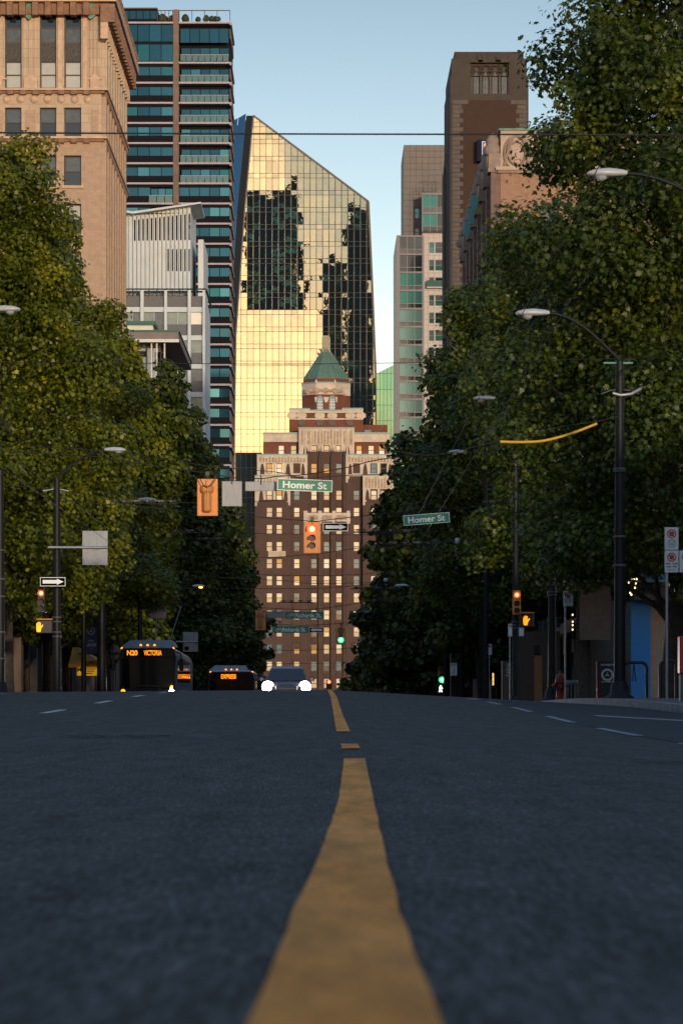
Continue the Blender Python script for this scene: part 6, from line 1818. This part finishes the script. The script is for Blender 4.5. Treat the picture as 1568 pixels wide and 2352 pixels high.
def suv():
    y = 128.0; cx = X(657.5, y); zg = zr(cx, y)
    paint = mat('car_paint', (0.10, 0.095, 0.14), .3, metal=.4, coat=.6); cg = mat('car_glass', (0.02, 0.018, 0.028), .07, spec=.8)
    t = thing('car', 'dark sport utility car with both headlights blazing, driving towards the camera beside the centre line', 'car', (cx, y, zg))
    t['label'] = 'dark sport utility car with both headlights blazing beside the yellow centre line'
    def ring(yy, hw, z0, z1, top=None):
        return [(cx - hw * .93, yy, zg + z0), (cx + hw * .93, yy, zg + z0), (cx + hw, yy, zg + z0 + .18), (cx + hw, yy, zg + (z0 + z1) / 2 + .1), (cx + hw * .95, yy, zg + z1 - .05), (cx + hw * .8, yy, zg + z1), (cx - hw * .8, yy, zg + z1), (cx - hw * .95, yy, zg + z1 - .05), (cx - hw, yy, zg + (z0 + z1) / 2 + .1), (cx - hw, yy, zg + z0 + .18)]
    mb = MB(); mb.loft([ring(y, .84, .34, .86), ring(y + .12, .92, .28, .98), ring(y + .5, .95, .26, 1.03), ring(y + 1.35, .95, .26, 1.12), ring(y + 3.6, .95, .26, 1.12), ring(y + 4.4, .93, .28, 1.1), ring(y + 4.65, .86, .36, 1.0)], paint); mb.build('body', t)
    mb = MB()
    def cab(yy, hw, z): return [(cx - hw, yy, zg + z), (cx + hw, yy, zg + z)]
    q = [(1.2, .86, 1.12), (1.95, .66, 1.64), (2.4, .64, 1.69), (3.8, .64, 1.66), (4.5, .80, 1.12)]
    rings = []
    b = [(cx - .86, y + 1.2, zg + 1.1), (cx + .86, y + 1.2, zg + 1.1), (cx + .86, y + 4.5, zg + 1.1), (cx - .86, y + 4.5, zg + 1.1)]
    m_ = [(cx - .67, y + 1.95, zg + 1.62), (cx + .67, y + 1.95, zg + 1.62), (cx + .67, y + 4.1, zg + 1.62), (cx - .67, y + 4.1, zg + 1.62)]
    tp_ = [(cx - .58, y + 2.15, zg + 1.70), (cx + .58, y + 2.15, zg + 1.70), (cx + .58, y + 3.95, zg + 1.70), (cx - .58, y + 3.95, zg + 1.70)]
    mb.loft([b, m_, tp_], paint); mb.build('cabin', t)
    mb = MB(); mb.poly([(cx - .79, y + 1.2, zg + 1.14), (cx + .79, y + 1.2, zg + 1.14), (cx + .62, y + 1.88, zg + 1.60), (cx - .62, y + 1.88, zg + 1.60)], cg); mb.build('windscreen', t)
    for s_ in (-1, 1):
        mb = MB(); mb.poly([(cx + s_ * .87, y + 1.5, zg + 1.15), (cx + s_ * .87, y + 4.1, zg + 1.15), (cx + s_ * .69, y + 3.9, zg + 1.58), (cx + s_ * .69, y + 2.05, zg + 1.58)], cg); mb.build('side_window', t)
        mb = MB(); mb.tube([(cx + s_ * .6, y + 2.2, zg + 1.74), (cx + s_ * .6, y + 3.9, zg + 1.74)], .02, galv, 6); mb.build('roof_rail', t)
        mb = MB(); mb.rbox(cx + s_ * 1.04 - .1, cx + s_ * 1.04 + .1, y + 1.5, y + 1.62, zg + 1.1, zg + 1.26, paint, .03); mb.build('mirror', t)
        hx = cx + s_ * .75
        mb = MB(); mb.lathe((hx, y + .04, zg + .86), [(.02, -.06), (.15, -.04), (.19, .03)], head_on, 14, 'y'); mb.lathe((hx, y + .07, zg + .86), [(.19, -.03), (.24, 0), (.24, .05)], head_glow, 14, 'y'); mb.build('headlight', t)
        spot(t, hx, y - .1, zg + .85, 500)
        for yy in (y + .95, y + 3.75): wheel(t, cx + s_ * .84, yy, zg + .36, .36, .22)
    mb = MB(); mb.rbox(cx - .45, cx + .45, y - .03, y + .06, zg + .62, zg + .9, black_metal, .03)
    for k in range(4): mb.box(cx - .42, cx + .42, y - .045, y - .031, zg + .66 + .06 * k, zg + .685 + .06 * k, galv)
    mb.build('grille', t)
    mb = MB(); mb.box(cx - .26, cx + .26, y - .06, y - .005, zg + .44, zg + .56, white_metal); mb.build('number_plate', t)
suv()

# ------------------------------------------------------------------ wires
wire_m = mat('wire_black', (0.008, 0.008, 0.010), .6); wire_g = mat('wire_grey', (0.07, 0.075, 0.08), .5, metal=.3)
def wire(label, pts, r, m=None, cat='wire', group='overhead wires', name='overhead_wire'):
    mb = MB(); P_ = [Vector(p) for p in pts]; out = []
    for i in range(len(P_) - 1):                      # smooth through the given points
        p0, p1, p2, p3 = P_[max(i - 1, 0)], P_[i], P_[i + 1], P_[min(i + 2, len(P_) - 1)]
        for k in range(5):
            f = k / 5; out.append(.5 * ((2 * p1) + (p2 - p0) * f + (2 * p0 - 5 * p1 + 4 * p2 - p3) * f * f + (3 * p1 - p0 - 3 * p2 + p3) * f ** 3))
    out.append(P_[-1])
    mb.tube(out, r, m or wire_m, 6)
    return tag(mb.build(name), label, cat, group)
def span(label, y, pts, r, m=None): return wire(label, [P(u, v, y) for u, v in pts], r, m)
span('thick black cable crossing the sky high above the road', 30, [(-320, 303), (200, 306), (784, 308), (1240, 309), (1900, 312)], .0085)
span('thin cable crossing in front of the green pyramid roof', 48, [(-300, 829), (200, 833), (560, 836), (800, 835), (1100, 830), (1800, 815)], .006)
span('black span cable holding the hanging Homer St sign and white sign backs', 95, [(-300, 1024), (170, 1045), (300, 1062), (477, 1087), (533, 1097), (600, 1099), (640, 1094), (700, 1090), (800, 1073), (905, 1050), (1267, 1005)], .017)
span('slack black cable looping behind the hanging Homer St sign', 95.3, [(-300, 1012), (170, 1030), (480, 1070), (640, 1085), (700, 1098), (800, 1092), (915, 1088), (1267, 1075)], .012)
span('black span cable holding the red signal and arrow sign', 99, [(133, 1150), (400, 1170), (600, 1188), (716, 1197), (740, 1196), (770, 1192), (860, 1182), (950, 1176), (1040, 1170), (1180, 1150)], .015)
span('thin cable under the red signal', 116, [(-100, 1215), (400, 1222), (700, 1227), (830, 1228), (1000, 1222), (1300, 1205)], .010)
span('cable crossing the brick tower just below the red signal backboard', 124, [(100, 1262), (500, 1280), (700, 1275), (830, 1258), (1000, 1245), (1155, 1228)], .012)
span('faint pale cable sloping across the right trees below the Homer St sign', 124.5, [(830, 1262), (1000, 1248), (1155, 1230), (1260, 1222)], .011, wire_g)
span('cable across the middle windows of the brick tower', 140, [(150, 1300), (560, 1318), (700, 1322), (840, 1318), (1100, 1296)], .012)
span('lower cable sloping over the brick tower windows', 150, [(200, 1318), (600, 1330), (720, 1340), (900, 1336), (1109, 1325)], .013)
span('cable carrying black hangers right of the brick tower', 160, [(300, 1350), (640, 1352), (760, 1350), (860, 1340), (930, 1330), (1107, 1318)], .014)
span('span cable holding the upper Richards sign', 187, [(322, 1388), (598, 1396), (700, 1400), (780, 1392), (860, 1380), (1060, 1365)], .018)
span('span cable holding the lower Richards sign and green signal', 203, [(400, 1424), (620, 1433), (700, 1436), (780, 1432), (880, 1424), (1060, 1410)], .018)
span('far cable low across the brick tower', 230, [(400, 1490), (650, 1494), (780, 1490), (960, 1478)], .018)
span('farthest cable just above the car roof', 260, [(450, 1520), (650, 1524), (800, 1522), (950, 1514)], .018)
wire_t = mat('wire_trolley', (0.035, 0.036, 0.038), .6)
def trolley(label, x, z, y0, y1, r=.0062, m=None):
    pts = [(x, y0, z)]
    k = y0
    while k < y1:
        k += 15; pts.append((x, k, z - .02 + max(-1.6, zc(k)) * (1 if k > 140 else 0) * .9))
    wire(label, pts, r, m or wire_t, group='trolley wires along the street', name='trolley_wire')
trolley('inner right trolley wire running up over the right trees', 2.82, 5.66, 14, 300)
trolley('outer right trolley wire running up over the right trees', 3.36, 5.60, 14, 300)
trolley('inner left trolley wire over the bus lane', -7.2, 5.60, 14, 300, .006, wire_m)
trolley('outer left trolley wire over the bus lane', -7.8, 5.60, 14, 300, .006, wire_m)
ytube = mat('yellow_guard', (0.62, 0.34, 0.01), .5)
wire('sagging yellow guard tube on a cable among the right leaves', [P(u, v, 73.5) for u, v in ((1148, 1014.5), (1200, 1015.5), (1250, 1012), (1310, 996), (1370, 973))], .035, ytube, 'cable guard', name='cable_guard')
wire('cable carrying the yellow guard tube to the tall dark trolley pole', [P(u, v, 73.5) for u, v in ((905, 1035), (1000, 1045), (1148, 1012), (1290, 980), (1370, 968), (1425, 955))], .010)
wire('cable from the tall dark pole up to the right frame edge', [P(1425, 850, 74), P(1480, 835, 72), P(1540, 800, 71), P(1600, 760, 70)], .014)
wire('lower cable from the tall dark pole to the right frame edge', [P(1430, 905, 74), P(1500, 870, 72), P(1600, 790, 70)], .011)
span('cable from the thick left pole across the dark left trees', 118, [(-50, 1110), (133, 1125), (230, 1140), (300, 1150), (450, 1155), (640, 1150)], .012)
def hanger(label, u, v, y, n, w):
    t = thing('wire_hanger', label, 'wire hanger', P(u, v, y), 'trolley wire hangers')
    c = P(u, v, y); mb = MB()
    mb.tube([(c[0] - w / 2, y, c[2]), (c[0] + w / 2, y, c[2] - .03)], .03, wire_m, 6); mb.build('bar', t)
    for k in range(n):
        xx = c[0] - w / 2 + w * (k + .5) / n; mb = MB(); mb.tube([(xx, y - .5, c[2] + .03), (xx - .05, y, c[2] + .05), (xx, y + .5, c[2] + .02)], .035, wire_g, 6); mb.box(xx - .16, xx + .16, y - .03, y + .03, c[2] + .05, c[2] + .10, wire_g if k % 2 else wire_m); mb.build('clamp', t)
hanger('long trolley wire hanger below the bright left lamp head', 340, 1155, 118, 5, 2.2)
hanger('trolley wire hanger in front of the left trees above the square sign back', 435, 1222, 130, 3, 1.7)
hanger('small trolley wire hanger deep in the left trees', 480, 1240, 150, 4, 1.2)
hanger('trolley wire hanger right of the one-way arrow sign, before the right trees', 880, 1222, 112, 4, 2.1)
hanger('trolley wire hanger across the right edge of the brick tower', 930, 1250, 124, 5, 2.3)
hanger('pale trolley wire hanger low in the right trees', 1070, 1335, 160, 3, 1.6)
hanger('trolley wire hanger over the express bus', 680, 1383, 180, 4, 2.0)
hanger('dark trolley wire hanger between the lower signals', 860, 1352, 160, 4, 2.4)
insul = mat('insulator', (.45, .48, .5), .4)
for u_, v_, y_, lab in ((1050, 1242, 124, 'pale insulator on the sloping cable, nearer the Homer St sign'), (1136, 1229, 124.2, 'pale insulator on the sloping cable, nearer the right pole'), (1074, 1446, 203, 'small pale insulator low among the dark right trees'), (885, 1333, 160, 'small white insulator beside the brick tower edge')):
    mb = MB(); c = P(u_, v_, y_); mb.lathe(c, [(.03, -.1), (.1, -.08), (.12, 0), (.1, .08), (.03, .1)], insul, 8, 'x'); tag(mb.build('insulator'), lab, 'insulator', 'cable insulators')

# ------------------------------------------------------------------ things on the right pavement
hyd = mat('hydrant_red', (.15, .010, .010), .45, var=.2)
def hydrant():
    y = 92.3; x = X(1285.5, y); zg = gz(x, y)
    t = thing('fire_hydrant', 'red fire hydrant between the scuffed dark pole and the parking sign post', 'hydrant', (x, y, zg))
    mb = MB(); mb.lathe((x, y, zg), [(.19, 0), (.19, .04), (.13, .05), (.12, .12), (.115, .52), (.16, .53), (.16, .58), (.125, .6)], hyd, 16); mb.build('barrel', t)
    mb = MB(); mb.lathe((x, y, zg), [(.145, .6), (.145, .64), (.13, .72), (.08, .8), (.03, .82), (.03, .89), (.01, .9)], hyd, 16); mb.build('bonnet', t)
    for s_ in (-1, 1):
        mb = MB(); mb.lathe((x + s_ * .11, y, zg + .46), [(.05, 0), (.065, s_ * .04), (.065, s_ * .09), (.03, s_ * .1), (.025, s_ * .13)], hyd, 12, 'x'); mb.build('nozzle', t)
    mb = MB(); mb.lathe((x, y - .11, zg + .42), [(.075, .0), (.09, -.04), (.09, -.1), (.03, -.11), (.025, -.14)], hyd, 12, 'y'); mb.build('outlet', t)
hydrant()
def bin_():
    y = 94.0; x = X(1310, y); zg = gz(x, y)
    t = thing('litter_bin', 'pale slatted litter bin beside the red hydrant', 'litter bin', (x, y, zg))
    gm = mat('bin_grey', (.12, .15, .17), .5)
    mb = MB()
    for k in range(12):
        a = 2 * math.pi * k / 12; mb.tube([(x + .19 * math.cos(a), y + .19 * math.sin(a), zg), (x + .2 * math.cos(a), y + .2 * math.sin(a), zg + .62)], .02, gm, 5)
    mb.build('slats', t)
    mb = MB(); mb.lathe((x, y, zg + .5), [(.2, 0), (.22, .0), (.22, .14), (.2, .14)], gm, 16); mb.build('rim', t)
    mb = MB(); mb.lathe((x, y, zg), [(.15, .02), (.16, .58)], black_metal, 12); mb.build('liner', t)
bin_()
def board():
    y = 99.0; zg = gz(8, y)
    x0, x1 = X(1370, y), X(1411, y); zt = Z(1519, y); cx = (x0 + x1) / 2
    t = thing('sandwich_board', 'black sandwich board with a round white emblem, left of the tall dark pole', 'sandwich board', (cx, y, zg))
    bw = mat('board_white', (.5, .54, .56), .5); bk = mat('board_black', (.008, .008, .009), .4); rm = mat('board_red_edge', (.5, .06, .03), .5)
    mb = MB(); mb.loft([[(x0, y - .3, zg), (x1, y - .3, zg), (x1, y - .26, zg), (x0, y - .26, zg)], [(x0, y - .04, zt), (x1, y - .04, zt), (x1, y, zt), (x0, y, zt)]], bk); mb.build('front_panel', t)
    mb = MB(); mb.loft([[(x0, y + .26, zg), (x1, y + .26, zg), (x1, y + .3, zg), (x0, y + .3, zg)], [(x0, y + .01, zt), (x1, y + .01, zt), (x1, y + .05, zt), (x0, y + .05, zt)]], bk); mb.build('back_panel', t)
    mb = MB(); mb.loft([[(x0 - .03, y - .3, zg), (x0 - .003, y - .3, zg), (x0 - .003, y - .26, zg), (x0 - .03, y - .26, zg)], [(x0 - .03, y - .04, zt), (x0 - .003, y - .04, zt), (x0 - .003, y, zt), (x0 - .03, y, zt)]], rm); mb.build('edge', t)
    cz = Z(1550, y); yy = y - .26
    mb = MB(); mb.ring((cx + .02, cz), .13, .195, yy, bw); 
    for a in (90, 210, 330): mb.prism([(cx + .02 + .1 * math.cos(R(a)), cz + .1 * math.sin(R(a))), (cx + .02 + .03 * math.cos(R(a + 90)), cz + .03 * math.sin(R(a + 90))), (cx + .02 + .03 * math.cos(R(a - 90)), cz + .03 * math.sin(R(a - 90)))], yy - .004, yy, bw)
    mb.build('emblem', t)
    lettering('straight', t, (cx + .02, yy - .01, Z(1527, y)), bw, h=.085, w=.42, bold=.02, shear=.2); lettering('straight', t, (cx + .02, yy - .06, Z(1566, y)), bw, h=.07, w=.40, bold=.02, shear=.2)
board()
def rack(label, u0, u1, vt, y, strap=False):
    zg = gz(8, y); x0, x1, zt = X(u0, y), X(u1, y), Z(vt, y)
    t = thing('bicycle_rack', label, 'bike rack', ((x0 + x1) / 2, y, zg), 'bike racks on the right pavement')
    r = .14; pts = [(x0, y, zg)] + [(x0 + r - r * math.cos(R(a)), y, zt - r + r * math.sin(R(a))) for a in (0, 30, 60, 90)] + [(x1 - r + r * math.sin(R(a)), y, zt - r + r * math.cos(R(a))) for a in (0, 30, 60, 90)] + [(x1, y, zg)]
    mb = MB(); mb.tube(pts, .042, black_metal, 10); mb.build('hoop', t)
    if strap:
        mb = MB(); a = x0 + (x1 - x0) * .45; mb.tube([(a, y - .05, zt), (a - .04, y - .05, zt - .5), (a + .05, y - .05, zt - .5), (a, y - .05, zt)], .014, rubber, 5); mb.build('strap', t)
rack('black hoop bike rack with a hanging strap in front of the bright blue panel', 1430, 1484, 1522, 84, True)
rack('black hoop bike rack between the big trunk and the parking sign post', 1515, 1552, 1517, 75)
def news():
    y = 64.0; zg = gz(8, y); x0, x1 = X(1560, y), X(1614, y)
    t = thing('newspaper_box', 'red and grey newspaper box cut by the right frame edge', 'newspaper box', ((x0 + x1) / 2, y, zg))
    mb = MB(); mb.rbox(x0, x1, y, y + .42, Z(1548, y), Z(1461, y), mat('box_red', (.42, .02, .018), .4), .02); mb.build('box', t)
    mb = MB(); mb.rbox(x0 + .02, x1 - .02, y + .03, y + .4, zg, Z(1548, y) - .003, mat('box_grey', (.08, .10, .12), .6), .02); mb.build('base', t)
    mb = MB(); mb.box(x0 + .06, x1 - .06, y - .012, y - .003, Z(1510, y), Z(1475, y), glass_grey); mb.build('window', t)
news()
def cabinet():
    y = 119.5; x0, x1 = X(1153, y), X(1174, y); zg = gz(7, y)
    t = thing('utility_cabinet', 'dark utility cabinet scrawled with white graffiti behind the right signal pole', 'cabinet', ((x0 + x1) / 2, y, zg))
    mb = MB(); mb.rbox(x0, x1, y, y + .4, zg, Z(1518, y), black_metal, .02); mb.build('body', t)
    rnd = random.Random(9); mb = MB(); gr = mat('graffiti_white', (.42, .5, .55), .6)
    for k in range(5):
        a, b = X(1158 + rnd.uniform(0, 4), y), Z(1526 + 6 * k, y); mb.tube([(a + rnd.uniform(0, .2), y - .004, b + rnd.uniform(-.06, .06)) for _ in range(5)], .012, gr, 4)
    mb.build('graffiti', t)
    mb = MB(); mb.box(x0 - .02, x0 - .003, y - .01, y + .41, zg, Z(1518, y), tan_r); mb.build('edge', t)
cabinet()
def bulbs(label, pts, y, warm_=True):
    t = thing('string_lights', label, 'string lights', P(*pts[0], y), 'small lit bulbs under the right trees')
    mb = MB(); mb.tube([P(u, v - 2, y) for u, v in pts], .008, wire_m, 4); mb.build('cord', t)
    bm = mat('bulb_lit', (1, .8, .6), .3, emit=(1, .62, .34), estr=1.2)
    for u, v in pts:
        mb = MB(); mb.lathe(P(u, v, y), [(.008, -.035), (.024, -.02), (.028, .01), (.012, .035)], bm, 8); mb.build('bulb', t)
bulbs('string of warm bulbs glowing through the leaves right of the tall dark pole', [(1443, 1338), (1446, 1335), (1450, 1332), (1455, 1331), (1461, 1330), (1459, 1340), (1457, 1350), (1446, 1362), (1449, 1366)], 112)
bulbs('short string of warm bulbs above the middle parking signs', [(1296, 1297), (1300, 1295), (1303, 1292), (1306, 1298), (1303, 1308), (1304, 1317)], 117)
bulbs('three bulbs hanging vertically behind the middle parking signs', [(1314, 1412), (1314, 1428), (1314, 1436), (1314, 1446)], 120)
def lit_strip(name, label, u0, u1, vt, vb, y, m):
    t = thing(name, label, 'shop window' if 'window' in name else 'sign', (X((u0 + u1) / 2, y), y, Z(vb, y)))
    mb = MB(); mb.box(X(u0, y) - .05, X(u1, y) + .05, y, y + .12, Z(vb, y) - .05, Z(vt, y) + .05, black_metal); mb.build('frame', t)
    mb = MB(); h = (vb - vt) / 3
    for k in range(3): mb.box(X(u0, y), X(u1, y), y - .02, y - .003, Z(vt + h * (k + 1) - 1, y), Z(vt + h * k, y), m)
    mb.build('panes', t)
lit_strip('kiosk_window', 'narrow amber lit kiosk window low between the dark right trunks', 1100, 1105.5, 1552, 1590, 200, warm)
lit_strip('kiosk_window', 'thin amber lit kiosk window beside the thick dark right trunk', 1130, 1133.5, 1546, 1575, 190, warm)
lit_strip('shop_sign', 'orange lit shop sign above the low green light', 1003, 1022, 1482, 1518, 260, mat('orange_sign', (.5, .22, .02), .6, emit=(1, .4, .03), estr=.14))
lit_strip('shop_sign', 'orange shop sign left of the low green light', 956, 968, 1515, 1566, 270, mat('orange_sign', (.5, .22, .02), .6))
def door():
    y = 150.0; t = thing('wooden_door', 'tall warm brown slatted timber door left of the scuffed dark pole', 'door', (X(1235, 121), 121, gz(8, 121)))
    y = 121.0; x0, x1 = X(1226, y), X(1243.5, y); zg = gz(8, y); wd = mat('timber', (.26, .125, .05), .6, var=.3, scale=8, stretch=(6, 6, .3))
    mb = MB()
    for k in range(4): a = x0 + (x1 - x0) * k / 4; mb.box(a, a + (x1 - x0) / 4 - .01, y - .03, y, zg, Z(1505, y), wd)
    mb.build('panel', t)
    mb = MB(); mb.box(x0 - .8, x0 - .003, y - .04, y + .3, zg, Z(1480, y), shop_dk); mb.box(x1 + .003, x1 + .7, y - .04, y + .3, zg, Z(1480, y), shop_dk); mb.box(x0 - .8, x1 + .7, y - .04, y + .3, Z(1480, y) + .003, Z(1450, y), shop_dk); mb.build('frame', t)
door()
